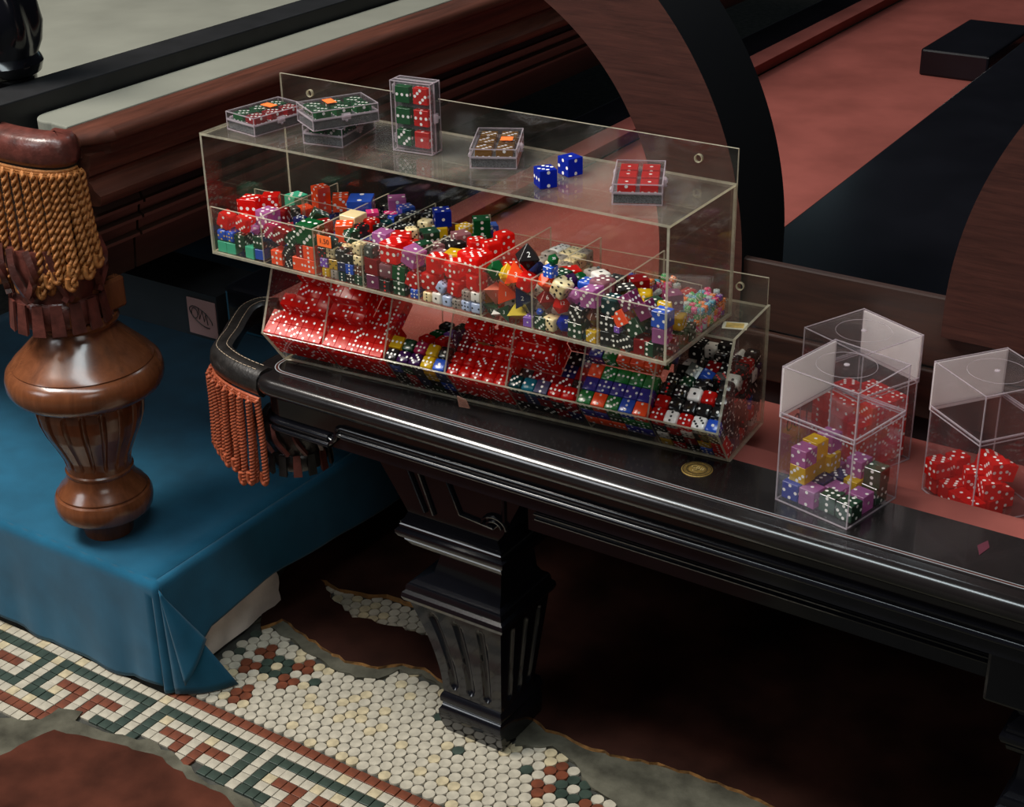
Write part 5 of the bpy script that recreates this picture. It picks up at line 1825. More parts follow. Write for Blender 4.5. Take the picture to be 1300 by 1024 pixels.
m mV w U8 mini 66 5945 1031 6620 38 706 -38 706
m mB w U8 mini 66 6034 1036 6620 36 -706 -36 -706
m mC w U8 mini 66 5342 1203 6620 471 -527 -471 -527
m mP w U8 mini 66 5408 1196 6620 39 39 706 706
m mG w U8 mini 66 5512 1083 6622 24 698 715 28
m mR w U8 mini 66 5622 1036 6620 496 496 504 504
m mO w U8 mini 66 5703 1042 6617 492 513 542 -448
m mV w U8 mini 66 5775 1096 6620 3 -707 -3 -707
m mB w U8 mini 66 5869 1110 6620 0 -661 -750 0
m mG w U8 mini 66 5944 1115 6620 504 496 -504 496
m mG w U8 mini 66 6026 1117 6620 733 0 0 680
m mO w U8 mini 66 5341 1273 6620 480 -480 520 -520
m mO w U8 mini 66 5407 1262 6620 528 528 470 470
m mR w U8 mini 66 5412 1101 6748 412 -144 -592 677
m mG w U8 mini 66 5586 1111 6623 24 -736 -676 31
m mV w U8 mini 66 5660 1108 6620 706 -41 706 41
m mG w U8 mini 66 5803 1166 6620 582 -582 -402 402
m mC w U8 mini 66 5881 1178 6620 0 753 -659 0
m mG w U8 mini 66 5946 1193 6620 459 538 -459 538
m mC w U8 mini 66 6013 1192 6620 54 -705 -54 -705
m mC w U8 mini 66 5348 1339 6620 0 738 675 0
m mV w U8 mini 66 5420 1330 6620 67 704 -67 704
m mB w U8 mini 66 5339 1204 6738 361 932 -2 8
m mB w U8 mini 66 5537 1006 6690 541 -569 -458 416
m mR w U8 mini 66 5704 1179 6620 666 666 238 238
m mO w U8 mini 66 5826 1240 6620 878 0 0 480
m mO w U8 mini 66 5903 1268 6620 999 0 0 52
m mR w U8 mini 66 5969 1273 6620 478 -478 -521 521
m mO w U8 mini 66 6034 1289 6620 707 -28 707 28
m mP w U8 mini 66 5348 1406 6620 675 -8 -6 -738
m mC w U8 mini 66 5437 1403 6618 37 6 66 997
m mO w U8 mini 66 5453 1356 6747 740 -266 -579 216
m mO w U8 mini 66 5613 1187 6613 43 8 503 863
m mC w U8 mini 66 5750 1301 6620 61 704 -61 704
m mR w U8 mini 66 5808 1362 6620 510 -490 510 490
m mG w U8 mini 66 5898 1363 6620 0 1000 -21 0
m mV w U8 mini 66 5967 1369 6620 0 714 -701 0
m mO w U8 mini 66 6037 1363 6620 707 -5 -707 -5
m mO w U8 mini 66 5422 902 6868 126 0 0 992
m mV w U8 mini 66 5529 844 6688 442 509 -488 554
m mG w U8 mini 66 5623 847 6686 120 697 -120 697
m mP w U8 mini 66 5706 838 6686 707 0 707 0
m mR w U8 mini 66 5772 838 6686 707 -1 -707 -1
m mB w U8 mini 66 5838 838 6686 503 497 503 -497
m mG w U8 mini 66 5905 839 6686 495 495 505 505
m mP w U8 mini 66 5970 854 6686 505 -505 495 -495
m mB w U8 mini 66 6036 865 6686 705 -6 709 7
m mO w U8 mini 66 5434 1001 6686 186 -186 682 -682
m mR w U8 mini 66 5506 932 6688 3 -725 -1 689
m mV w U8 mini 66 5638 920 6686 0 -680 733 0
m mB w U8 mini 66 5706 914 6686 0 -707 -707 0
m mP w U8 mini 66 5773 907 6686 507 492 507 -492
m mC w U8 mini 66 5838 938 6686 492 -507 492 507
m mR w U8 mini 66 5904 942 6686 11 -11 707 -707
m mG w U8 mini 66 5970 933 6686 507 492 507 -492
m mO w U8 mini 66 6037 944 6686 500 500 -500 500
m mV w U8 mini 66 5389 1072 6681 260 12 -965 -4
m mP w U8 mini 66 5477 1072 6687 423 579 422 -555
m mR w U8 mini 66 5574 931 6733 24 915 -14 402
m mG w U8 mini 66 5693 986 6686 707 -24 707 24
m mO w U8 mini 66 5760 1038 6686 32 -707 -30 -706
m mG w U8 mini 66 5831 1038 6686 481 518 481 -518
m mG w U8 mini 66 5898 1049 6686 26 -707 26 707
m mO w U8 mini 66 5964 1036 6686 707 27 707 -27
m mB w U8 mini 66 6034 1027 6686 513 487 513 -487
m mG w U8 mini 66 5346 1142 6686 505 495 505 -495
m mP w U8 mini 66 5415 1149 6683 577 -380 -392 -607
m mC w U8 mini 66 5492 842 6751 36 -658 751 -27
m mR w U8 mini 66 5639 1046 6686 91 701 91 -701
m mB w U8 mini 66 5767 1107 6686 484 -515 484 516
m mB w U8 mini 66 5838 1125 6686 22 22 707 707
m mO w U8 mini 66 5904 1115 6686 729 0 0 685
m mV w U8 mini 66 5969 1105 6686 487 -487 513 -513
m mB w U8 mini 66 6037 1115 6686 0 -1000 0 0
m mC w U8 mini 66 5338 1264 6686 0 1000 -6 0
m mP w U8 mini 66 5412 1241 6686 17 -707 -17 -707
m mG w U8 mini 66 5120 738 6488 707 -16 -707 -16
m mC w U8 mini 66 5512 907 6768 302 210 -682 632
m mG w U8 mini 66 5747 1234 6664 297 906 -159 -256
m mB w U8 mini 66 5837 1219 6686 705 49 705 -49
m mG w U8 mini 66 5900 1190 6686 464 -534 -464 -534
m mC w U8 mini 66 5967 1194 6686 464 -533 -464 -533
m mR w U8 mini 66 6037 1197 6686 707 0 -707 0
m mO w U8 mini 66 5341 1337 6686 478 -521 -478 -521
m mP w U8 mini 66 5412 1317 6686 126 -696 126 696
m mV w U8 mini 66 5019 997 6554 143 -143 693 -692
m mR w U8 mini 66 5004 1082 6554 104 -699 -104 -699
m mG w U8 mini 66 5920 1059 6752 568 -422 -568 -422
m mB w U8 mini 66 5828 1295 6686 485 -514 485 514
m mP w U8 mini 66 5904 1283 6686 707 -3 -707 -3
m mO w U8 mini 66 5971 1266 6686 2 707 2 -707
m mV w U8 mini 66 6037 1288 6686 503 497 503 -497
m mG w U8 mini 66 5339 1409 6686 9 708 -706 6
m mG w U8 mini 66 5430 1406 6684 6 7 -659 752
m mG w U8 mini 66 5350 1356 6752 3 -998 60 2
m mC w U8 mini 66 5521 1313 6696 67 862 495 86
m mR w U8 mini 66 5568 1095 6691 462 -571 -430 -525
m mR w U8 mini 66 5847 1390 6686 282 -648 -282 -648
m mC w U8 mini 66 5951 1393 6686 175 -175 685 -685
m mV w U7 mini 66 4549 842 6488 507 493 507 -493
m mO w U7 mini 66 4617 866 6488 494 506 -494 506
m mC w U7 mini 66 4789 866 6488 432 560 -432 560
m mG w U7 mini 66 4858 846 6554 490 -490 -510 510
m mV w U7 mini 66 4864 862 6488 523 -475 -523 -475
m mP w U7 mini 66 5026 843 6488 707 -707 -22 22
m mB w U7 mini 66 4939 851 6488 735 0 0 -678
m mP w U7 mini 66 5068 1165 6620 575 -411 -575 -411
m mO w U7 mini 66 4549 941 6648 707 -6 -707 -6
m mG w U7 mini 66 4621 946 6648 557 436 -557 436
m mR w U7 mini 66 4775 980 6488 523 -476 -523 -476
m mR w U7 mini 66 4773 922 6543 640 355 -643 -225
m mO w U7 mini 66 4897 931 6658 704 -71 -704 -71
m mC w U7 mini 66 5040 925 6658 507 -493 -507 -493
m mC w U7 mini 66 5108 945 6658 492 508 -492 508
m mO w U7 mini 66 5212 1115 6488 630 0 0 777
m mR w U7 mini 66 4575 1038 6648 15 -15 707 -707
m mC w U7 mini 66 4695 1016 6648 707 -6 -707 -6
m mP w U7 mini 66 4768 1046 6488 0 -48 999 0
m mV w U7 mini 66 4813 1028 6658 0 40 999 0
m mB w U7 mini 66 4880 1021 6658 489 489 -511 -511
m mG w U7 mini 66 5027 1015 6488 0 28 1000 0
m mR w U7 mini 66 5104 1065 6519 472 537 690 111
m mO w U7 mini 66 5228 1019 6488 0 -926 378 0
m mP w U7 mini 66 4548 1103 6700 0 0 690 724
m mV w U7 mini 66 4621 1091 6729 676 206 -173 -686
m mO w U7 mini 66 4833 1112 6601 638 478 -112 -593
m mP w U7 mini 66 4923 1161 6648 0 -723 -690 0
m mV w U7 mini 66 5066 1150 6554 968 0 0 -250
m mB w U7 mini 66 5029 1125 6488 655 266 655 -266
m mG w U7 mini 66 5109 1138 6488 10 10 707 707
m mV w U7 mini 66 5199 1180 6488 446 548 -446 548
m mO w U7 mini 66 4560 1181 6697 601 631 356 -339
m mB w U7 mini 66 4560 1261 6701 268 6 963 23
c R w L1 pane:1:0 162 618 451 5213 608 -326 301 659
c R w L1 pane:2:0 162 626 351 5344 320 -947 -38 13
c R w L1 top:0:0 162 634 252 5476 301 659 -608 326
c R w L1 pane:1:1 162 783 464 5213 696 217 235 -643
c R w L1 pane:2:1 162 791 365 5344 947 320 13 38
c R w L1 top:0:1 162 799 265 5476 621 -288 -646 339
c R w L1 pane:1:2 162 947 478 5213 18 -36 896 -443
c R w L1 pane:2:2 162 955 378 5344 621 -288 -646 339
c R w L1 top:0:2 162 963 278 5476 320 -947 -38 13
c R w L1 pane:1:3 162 1112 491 5213 36 18 -443 -896
c R w L1 pane:2:3 162 1120 391 5344 896 -443 -18 36
c R w L1 top:0:3 162 1128 291 5476 621 -288 -646 339
c R w L1 pane:1:4 162 1276 504 5213 660 199 678 253
c R w L1 pane:2:4 162 1284 404 5344 643 235 -217 696
c R w L1 top:0:4 162 1292 304 5476 896 -443 -18 36
c R w L1 deep:1:0 162 616 482 5444 678 253 -660 -199
c R w L1 top:1:0 162 624 382 5576 320 -947 -38 13
c R w L1 deep:1:1 162 780 495 5444 678 253 -660 -199
c R w L1 top:1:1 162 788 396 5576 621 -288 -646 339
c R w L1 deep:1:2 162 945 508 5444 608 -326 301 659
c R w L1 top:1:2 162 953 409 5576 896 -443 -18 36
c R w L1 deep:1:3 162 1109 522 5444 253 -678 199 -660
c R w L1 top:1:3 162 1117 422 5576 678 253 -660 -199
c R w L1 deep:1:4 162 1274 535 5444 659 -301 -326 -608
c R w L1 top:1:4 162 1282 435 5576 339 646 -288 -621
c R w L1 deep:2:0 162 598 713 5413 288 621 339 646
c R w L1 top:2:0 162 606 613 5544 443 896 36 18
c R w L1 deep:2:1 162 778 526 5676 199 -660 -253 678
c R w L1 top:2:1 162 786 427 5807 253 -678 199 -660
c R w L1 deep:2:2 162 942 540 5676 646 -339 621 -288
c R w L1 top:2:2 162 950 440 5807 643 235 -217 696
c R w L1 deep:2:3 162 1107 553 5676 18 -36 896 -443
c R w L1 top:2:3 162 1115 453 5807 896 -443 -18 36
c R w L1 deep:2:4 162 1271 566 5676 947 320 13 38
c R w L1 top:2:4 162 1279 466 5807 301 659 -608 326
c R w L1 top:3:0 162 595 744 5644 288 621 339 646
c R w L1 top:3:1 162 760 757 5644 608 -326 301 659
c R w L1 deep:3:2 162 932 670 5776 301 659 -608 326
c R w L1 top:3:2 162 940 570 5907 13 38 -947 -320
c R w L1 top:3:3 162 1104 584 5907 443 896 36 18
c R w L1 top:3:4 162 1269 597 5907 947 320 13 38
c R w L1 top:4:0 162 577 974 5613 199 -660 -253 678
c R w L1 top:4:1 162 741 987 5613 643 235 -217 696
c R w L1 deep:4:2 162 914 901 5745 678 253 -660 -199
c R w L1 deep:4:2 162 922 801 5876 947 320 13 38
c R w L1 deep:4:2 162 930 701 6007 326 608 659 -301
c R w L1 top:4:2 162 938 602 6138 199 -660 -253 678
c R w L1 top:4:3 162 1102 615 6138 896 -443 -18 36
c R w L1 top:4:4 162 1267 628 6138 235 -643 -696 -217
c R w L1 top:5:0 162 566 1105 5713 660 199 678 253
c R w L1 top:5:1 162 731 1118 5713 696 217 235 -643
c R w L1 deep:5:2 162 903 1032 5845 217 -696 643 235
c R w L1 deep:5:2 162 911 932 5976 38 -13 320 -947
c R w L1 deep:5:2 162 919 832 6107 18 -36 896 -443
c R w L1 top:5:2 162 927 732 6238 38 -13 320 -947
c R w L1 top:5:3 162 1092 745 6238 38 -13 320 -947
c R w L1 top:5:4 162 1256 759 6238 199 -660 -253 678
c R w L1 top:6:0 162 556 1236 5814 301 659 -608 326
c R w L1 top:6:1 162 720 1249 5814 18 -36 896 -443
c R w L1 top:6:2 162 885 1262 5814 621 -288 -646 339
c R w L1 deep:6:3 162 1057 1176 5945 621 -288 -646 339
c R w L1 deep:6:3 162 1065 1076 6076 320 -947 -38 13
c R w L1 deep:6:3 162 1073 976 6207 646 -339 621 -288
c R w L1 top:7:0 162 545 1366 5914 253 -678 199 -660
c R w L1 top:7:1 162 710 1380 5914 947 320 13 38
c R w L1 top:7:2 162 874 1393 5914 339 646 -288 -621
c R w L1 deep:7:3 162 1047 1306 6045 659 -301 -326 -608
c R w L1 deep:7:3 162 1055 1206 6176 643 235 -217 696
c R w L1 deep:8:3 162 1036 1437 6145 301 659 -608 326
c R w L2 pane:1:0 162 1481 520 5213 443 896 36 18
c R w L2 pane:2:0 162 1489 420 5344 301 659 -608 326
c R w L2 top:0:0 162 1497 321 5476 896 -443 -18 36
c R w L2 pane:1:1 162 1645 533 5213 660 199 678 253
c R w L2 pane:2:1 162 1653 434 5344 896 -443 -18 36
c R w L2 top:0:1 162 1661 334 5476 301 659 -608 326
c R w L2 pane:1:2 162 1810 546 5213 253 -678 199 -660
c R w L2 pane:2:2 162 1818 447 5344 443 896 36 18
c R w L2 top:0:2 162 1826 347 5476 660 199 678 253
c R w L2 pane:1:3 162 1974 560 5213 608 -326 301 659
c R w L2 pane:2:3 162 1982 460 5344 947 320 13 38
c R w L2 top:0:3 162 1990 360 5476 608 -326 301 659
c R w L2 pane:1:4 162 2139 573 5213 621 -288 -646 339
c R w L2 pane:2:4 162 2147 473 5344 659 -301 -326 -608
c R w L2 top:0:4 162 2155 373 5476 36 18 -443 -896
c R w L2 deep:1:0 162 1478 551 5444 339 646 -288 -621
c R w L2 top:1:0 162 1486 451 5576 253 -678 199 -660
c R w L2 deep:1:1 162 1643 564 5444 659 -301 -326 -608
c R w L2 top:1:1 162 1651 464 5576 678 253 -660 -199
c R w L2 deep:1:2 162 1807 577 5444 659 -301 -326 -608
c R w L2 top:1:2 162 1815 478 5576 320 -947 -38 13
c R w L2 deep:1:3 162 1972 591 5444 18 -36 896 -443
c R w L2 top:1:3 162 1980 491 5576 253 -678 199 -660
c R w L2 deep:1:4 162 2136 604 5444 896 -443 -18 36
c R w L2 top:1:4 162 2144 504 5576 608 -326 301 659
c R w L2 deep:2:0 162 1476 582 5676 199 -660 -253 678
c R w L2 top:2:0 162 1484 482 5807 301 659 -608 326
c R w L2 deep:2:1 162 1640 595 5676 339 646 -288 -621
c R w L2 top:2:1 162 1648 495 5807 199 -660 -253 678
c R w L2 deep:2:2 162 1805 608 5676 320 -947 -38 13
c R w L2 top:2:2 162 1813 509 5807 301 659 -608 326
c R w L2 deep:2:3 162 1961 721 5544 696 217 235 -643
c R w L2 top:2:3 162 1969 622 5676 326 608 659 -301
c R w L2 deep:2:4 162 2126 734 5544 646 -339 621 -288
c R w L2 top:2:4 162 2134 635 5676 13 38 -947 -320
c R w L2 top:3:0 162 1481 513 6038 326 608 659 -301
c R w L2 top:3:1 162 1646 526 6038 301 659 -608 326
c R w L2 deep:3:2 162 1802 639 5907 659 -301 -326 -608
c R w L2 top:3:2 162 1810 540 6038 696 217 235 -643
c R w L2 top:3:3 162 1959 752 5776 621 -288 -646 339
c R w L2 top:3:4 162 2123 766 5776 608 -326 301 659
c R w L2 top:4:0 162 1471 644 6138 199 -660 -253 678
c R w L2 top:4:1 162 1635 657 6138 326 608 659 -301
c R w L2 deep:4:2 162 1792 770 6007 339 646 -288 -621
c R w L2 top:4:2 162 1800 670 6138 217 -696 643 235
c R w L2 top:4:3 162 1948 883 5876 18 -36 896 -443
c R w L2 top:4:4 162 2113 896 5876 288 621 339 646
c R w L2 top:5:0 162 1460 775 6238 301 659 -608 326
c R w L2 top:5:1 162 1625 788 6238 326 608 659 -301
c R w L2 top:5:2 162 1789 801 6238 235 -643 -696 -217
c R w L2 top:5:3 162 1946 914 6107 608 -326 301 659
c R w L2 top:5:4 162 2110 927 6107 608 -326 301 659
c R w L2 top:6:3 162 1935 1045 6207 659 -301 -326 -608
c R w L2 top:6:4 162 2100 1058 6207 608 -326 301 659
r R w L4 pane:1:0 152 3147 659 5198 896 -443 -18 36
r R w L4 pane:2:0 152 3155 565 5321 38 -13 320 -947
r R w L4 top:0:0 152 3162 471 5445 199 -660 -253 678
r R w L4 pane:1:1 152 3302 671 5198 36 18 -443 -896
r R w L4 pane:2:1 152 3310 577 5321 339 646 -288 -621
r R w L4 top:0:1 152 3317 483 5445 659 -301 -326 -608
r R w L4 pane:1:2 152 3456 683 5198 608 -326 301 659
r R w L4 pane:2:2 152 3464 590 5321 320 -947 -38 13
r R w L4 top:0:2 152 3472 496 5445 326 608 659 -301
r R w L4 pane:1:3 152 3611 696 5198 659 -301 -326 -608
r R w L4 pane:2:3 152 3618 602 5321 659 -301 -326 -608
r R w L4 top:0:3 152 3626 508 5445 301 659 -608 326
r R w L4 pane:1:4 152 3766 708 5198 678 253 -660 -199
r R w L4 pane:2:4 152 3773 614 5321 896 -443 -18 36
r R w L4 top:0:4 152 3780 520 5445 339 646 -288 -621
r R w L4 deep:1:0 152 3145 688 5415 18 -36 896 -443
r R w L4 top:1:0 152 3153 594 5539 678 253 -660 -199
r R w L4 deep:1:1 152 3300 700 5415 301 659 -608 326
r R w L4 top:1:1 152 3307 606 5539 643 235 -217 696
r R w L4 deep:1:2 152 3454 712 5415 621 -288 -646 339
r R w L4 top:1:2 152 3462 619 5539 217 -696 643 235
r R w L4 deep:1:3 152 3609 725 5415 896 -443 -18 36
r R w L4 top:1:3 152 3616 631 5539 339 646 -288 -621
r R w L4 deep:1:4 152 3763 737 5415 660 199 678 253
r R w L4 top:1:4 152 3771 643 5539 36 18 -443 -896
r BR w L4 deep:2:0 152 3135 810 5509 660 199 678 253
r DR w L4 top:2:0 152 3143 717 5633 660 199 678 253
r R w L4 deep:2:1 152 3290 823 5509 443 896 36 18
r R w L4 top:2:1 152 3297 729 5633 608 -326 301 659
r R w L4 deep:2:2 152 3444 835 5509 320 -947 -38 13
r R w L4 top:2:2 152 3452 741 5633 443 896 36 18
r R w L4 deep:2:3 152 3599 848 5509 217 -696 643 235
r R w L4 top:2:3 152 3606 754 5633 38 -13 320 -947
r R w L4 deep:2:4 152 3753 860 5509 643 235 -217 696
r R w L4 top:2:4 152 3761 766 5633 326 608 659 -301
r DR w L4 top:3:0 152 3133 840 5727 199 -660 -253 678
r R w L4 deep:3:1 152 3295 758 5850 643 235 -217 696
r R w L4 top:3:1 152 3302 665 5973 678 253 -660 -199
r R w L4 deep:3:2 152 3450 771 5850 678 253 -660 -199
r R w L4 top:3:2 152 3457 677 5973 339 646 -288 -621
r R w L4 top:3:3 152 3604 783 5850 678 253 -660 -199
r R w L4 top:3:4 152 3758 795 5850 660 199 678 253
r BR w L4 top:4:0 152 3123 962 5821 608 -326 301 659
r R w L4 deep:4:1 152 3285 881 5944 896 -443 -18 36
r R w L4 top:4:1 152 3293 787 6067 326 608 659 -301
r R w L4 top:4:2 152 3447 800 6067 678 253 -660 -199
r R w L4 top:4:3 152 3594 906 5944 13 38 -947 -320
r R w L4 top:4:4 152 3749 918 5944 217 -696 643 235
r BR w L4 top:5:0 152 3113 1085 5915 301 659 -608 326
r R w L4 deep:5:1 152 3275 1004 6038 678 253 -660 -199
r R w L4 top:5:1 152 3283 910 6161 696 217 235 -643
r R w L4 top:5:2 152 3437 923 6161 217 -696 643 235
r R w L4 top:5:3 152 3584 1029 6038 301 659 -608 326
r R w L4 top:5:4 152 3739 1041 6038 320 -947 -38 13
r DR w L4 top:6:0 152 3104 1208 6009 217 -696 643 235
r R w L4 deep:6:1 152 3266 1127 6132 339 646 -288 -621
r R w L4 top:6:3 152 3575 1152 6132 13 38 -947 -320
r R w L4 top:6:4 152 3729 1164 6132 253 -678 199 -660
r DR w L4 top:7:0 152 3094 1331 6103 947 320 13 38
r R w L4 deep:7:1 152 3256 1250 6226 443 896 36 18
r R w L4 top:7:3 152 3565 1274 6226 199 -660 -253 678
r R w L4 top:7:4 152 3719 1287 6226 443 896 36 18
r DR w L4 top:8:0 152 3084 1454 6197 301 659 -608 326
c BK w L5 pane:1:0 162 3965 719 5213 678 253 -660 -199
c DR w L5 top:0:0 162 3973 619 5344 301 659 -608 326
c BK w L5 pane:1:1 162 4130 732 5213 301 659 -608 326
c NV w L5 top:0:1 162 4138 632 5344 199 -660 -253 678
c BK w L5 pane:1:2 162 4294 745 5213 896 -443 -18 36
c DR w L5 top:0:2 162 4302 645 5344 301 659 -608 326
c DR w L5 pane:1:3 162 4459 758 5213 13 38 -947 -320
c BK w L5 top:0:3 162 4467 659 5344 660 199 678 253
c NV w L5 pane:1:4 162 4623 771 5213 947 320 13 38
c DR w L5 top:0:4 162 4631 672 5344 36 18 -443 -896
c DR w L5 deep:1:0 162 3955 850 5313 608 -326 301 659
c BK w L5 top:1:0 162 3963 750 5444 896 -443 -18 36
c BK w L5 deep:1:1 162 4119 863 5313 301 659 -608 326
c DR w L5 top:1:1 162 4127 763 5444 13 38 -947 -320
c BK w L5 deep:1:2 162 4284 876 5313 199 -660 -253 678
c DR w L5 top:1:2 162 4292 776 5444 288 621 339 646
c DR w L5 deep:1:3 162 4448 889 5313 696 217 235 -643
c DR w L5 top:1:3 162 4456 789 5444 320 -947 -38 13
c NV w L5 deep:1:4 162 4613 902 5313 678 253 -660 -199
c BK w L5 top:1:4 162 4621 802 5444 288 621 339 646
c R w L5 deep:2:0 162 3960 781 5676 443 896 36 18
c R w L5 top:2:0 162 3968 681 5807 38 -13 320 -947
c R w L5 deep:2:1 162 4125 794 5676 659 -301 -326 -608
c R w L5 top:2:1 162 4133 694 5807 660 199 678 253
c R w L5 deep:2:2 162 4289 807 5676 320 -947 -38 13
c R w L5 top:2:2 162 4297 707 5807 621 -288 -646 339
c BK w L5 deep:2:3 162 4438 1020 5413 199 -660 -253 678
c NV w L5 top:2:3 162 4446 920 5544 660 199 678 253
c DR w L5 deep:2:4 162 4602 1033 5413 301 659 -608 326
c DR w L5 top:2:4 162 4610 933 5544 947 320 13 38
c R w L5 top:3:0 162 3966 712 6038 621 -288 -646 339
c R w L5 top:3:1 162 4130 725 6038 199 -660 -253 678
c R w L5 deep:3:2 162 4279 938 5776 13 38 -947 -320
c R w L5 deep:3:2 162 4287 838 5907 288 621 339 646
c R w L5 top:3:2 162 4295 738 6038 660 199 678 253
c BK w L5 top:3:3 162 4435 1051 5644 646 -339 621 -288
c NV w L5 top:3:4 162 4600 1064 5644 608 -326 301 659
c R w L5 top:4:0 162 3955 843 6138 947 320 13 38
c R w L5 top:4:1 162 4120 856 6138 608 -326 301 659
c R w L5 deep:4:2 162 4276 969 6007 660 199 678 253
c R w L5 top:4:2 162 4284 869 6138 339 646 -288 -621
c DR w L5 top:4:3 162 4433 1082 5876 621 -288 -646 339
c DR w L5 top:4:4 162 4597 1095 5876 646 -339 621 -288
c R w L5 top:5:0 162 3945 974 6238 326 608 659 -301
c R w L5 top:5:1 162 4109 987 6238 621 -288 -646 339
c R w L5 deep:5:2 162 4266 1100 6107 660 199 678 253
c R w L5 top:5:2 162 4274 1000 6238 288 621 339 646
c DR w L5 top:5:3 162 4422 1213 5976 199 -660 -253 678
c NV w L5 top:5:4 162 4587 1226 5976 13 38 -947 -320
c R w L5 deep:6:2 162 4255 1230 6207 253 -678 199 -660
c DR w L5 top:6:3 162 4412 1343 6076 660 199 678 253
c NV w L5 top:6:4 162 4576 1356 6076 326 608 659 -301
c NV w L5 top:7:3 162 4402 1474 6176 678 253 -660 -199
c NV w L5 top:7:4 162 4566 1487 6176 643 235 -217 696
q O w L6 pane:1:0 162 4825 788 5213 696 217 235 -643
q VB w L6 pane:2:0 162 4833 688 5344 339 646 -288 -621
q GO w L6 top:0:0 162 4841 588 5476 621 -288 -646 339
q O w L6 pane:1:1 162 4990 801 5213 646 -339 621 -288
q VB w L6 pane:2:1 162 4998 701 5344 18 -36 896 -443
q O w L6 top:0:1 162 5006 601 5476 301 659 -608 326
q O w L6 pane:1:2 162 5154 814 5213 320 -947 -38 13
q DG w L6 pane:2:2 162 5162 714 5344 320 -947 -38 13
q GO w L6 top:0:2 162 5170 614 5476 13 38 -947 -320
q VB w L6 pane:1:3 162 5318 827 5213 13 38 -947 -320
q GO w L6 pane:2:3 162 5326 727 5344 660 199 678 253
q BO w L6 top:0:3 162 5334 628 5476 288 621 339 646
q VB w L6 pane:1:4 162 5483 840 5213 339 646 -288 -621
q GO w L6 pane:2:4 162 5491 740 5344 288 621 339 646
q O w L6 top:0:4 162 5499 641 5476 659 -301 -326 -608
q GO w L6 deep:1:0 162 4823 819 5444 18 -36 896 -443
q VB w L6 top:1:0 162 4831 719 5576 947 320 13 38
q GO w L6 deep:1:1 162 4987 832 5444 301 659 -608 326
q VB w L6 top:1:1 162 4995 732 5576 660 199 678 253
q GO w L6 deep:1:2 162 5152 845 5444 301 659 -608 326
q VB w L6 top:1:2 162 5160 745 5576 621 -288 -646 339
q VB w L6 deep:1:3 162 5316 858 5444 217 -696 643 235
q VB w L6 top:1:3 162 5324 758 5576 646 -339 621 -288
q DG w L6 deep:1:4 162 5480 871 5444 659 -301 -326 -608
q VB w L6 top:1:4 162 5488 771 5576 253 -678 199 -660
q GO w L6 deep:2:0 162 4812 949 5544 38 -13 320 -947
q O w L6 top:2:0 162 4820 850 5676 301 659 -608 326
q GO w L6 deep:2:1 162 4977 962 5544 621 -288 -646 339
q GO w L6 top:2:1 162 4985 863 5676 320 -947 -38 13
q DG w L6 deep:2:2 162 5141 976 5544 696 217 235 -643
q GO w L6 top:2:2 162 5149 876 5676 36 18 -443 -896
q VB w L6 deep:2:3 162 5306 989 5544 301 659 -608 326
q GO w L6 top:2:3 162 5314 889 5676 896 -443 -18 36
q DG w L6 deep:2:4 162 5470 1002 5544 253 -678 199 -660
q GO w L6 top:2:4 162 5478 902 5676 301 659 -608 326
q VB w L6 top:3:0 162 4818 881 5907 320 -947 -38 13
q GO w L6 top:3:1 162 4982 894 5907 36 18 -443 -896
q O w L6 top:3:2 162 5147 907 5907 659 -301 -326 -608
q O w L6 top:3:3 162 5311 920 5907 659 -301 -326 -608
q O w L6 top:3:4 162 5476 933 5907 235 -643 -696 -217
q VB w L6 top:4:0 162 4799 1111 5876 18 -36 896 -443
q DG w L6 top:4:1 162 4964 1124 5876 947 320 13 38
q DG w L6 top:4:2 162 5120 1237 5745 18 -36 896 -443
q DG w L6 top:4:3 162 5293 1151 5876 326 608 659 -301
q GO w L6 top:4:4 162 5457 1164 5876 696 217 235 -643
q VB w L6 top:5:0 162 4789 1242 5976 326 608 659 -301
q VB w L6 top:5:1 162 4945 1355 5845 608 -326 301 659
q O w L6 top:5:2 162 5118 1268 5976 678 253 -660 -199
q O w L6 top:5:3 162 5282 1281 5976 217 -696 643 235
q VB w L6 top:5:4 162 5439 1394 5845 326 608 659 -301
q O w L6 top:6:0 162 4770 1472 5945 659 -301 -326 -608
q VB w L6 top:6:1 162 4943 1386 6076 301 659 -608 326
q VB w L6 top:6:2 162 5107 1399 6076 339 646 -288 -621
q GO w L6 top:6:3 162 5264 1512 5945 253 -678 199 -660
q DG w L6 top:6:4 162 5436 1425 6076 443 896 36 18
q O w L6 top:7:0 162 4768 1503 6176 18 -36 896 -443
q DG w L6 top:7:1 162 4932 1517 6176 235 -643 -696 -217
q GO w L6 top:7:2 162 5089 1630 6045 659 -301 -326 -608
q GO w L6 top:7:3 162 5261 1543 6176 326 608 659 -301
q VB w L6 top:7:4 162 5426 1556 6176 678 253 -660 -199
q VB w L6 top:8:1 162 4914 1747 6145 288 621 339 646
q O w L6 top:8:4 162 5407 1787 6145 660 199 678 253
r TE w L5 top:0:0 162 3981 519 5476 320 -947 -38 13
r B2 w L5 top:0:1 162 4146 532 5476 253 -678 199 -660
c NV w L5 top:0:2 162 4310 546 5476 288 621 339 646
r R w L5 top:0:3 162 4475 559 5476 326 608 659 -301
r R w L5 top:0:4 162 4639 572 5476 36 18 -443 -896
r BK w L3 loose 160 2445 953 5059 444 550 -444 550
c NV w L3 loose 160 2616 995 5059 25 -25 707 -707
r DR w L3 loose 160 2776 1003 5059 999 0 0 39
r BK w L3 loose 160 2936 1010 5059 519 480 519 -480
r CB w L3 loose 160 2344 1198 5059 998 0 0 -68
r AM w L3 loose 160 2539 1180 5059 453 543 453 -543
c DR w L3 loose 160 2726 1164 5059 10 -10 707 -707
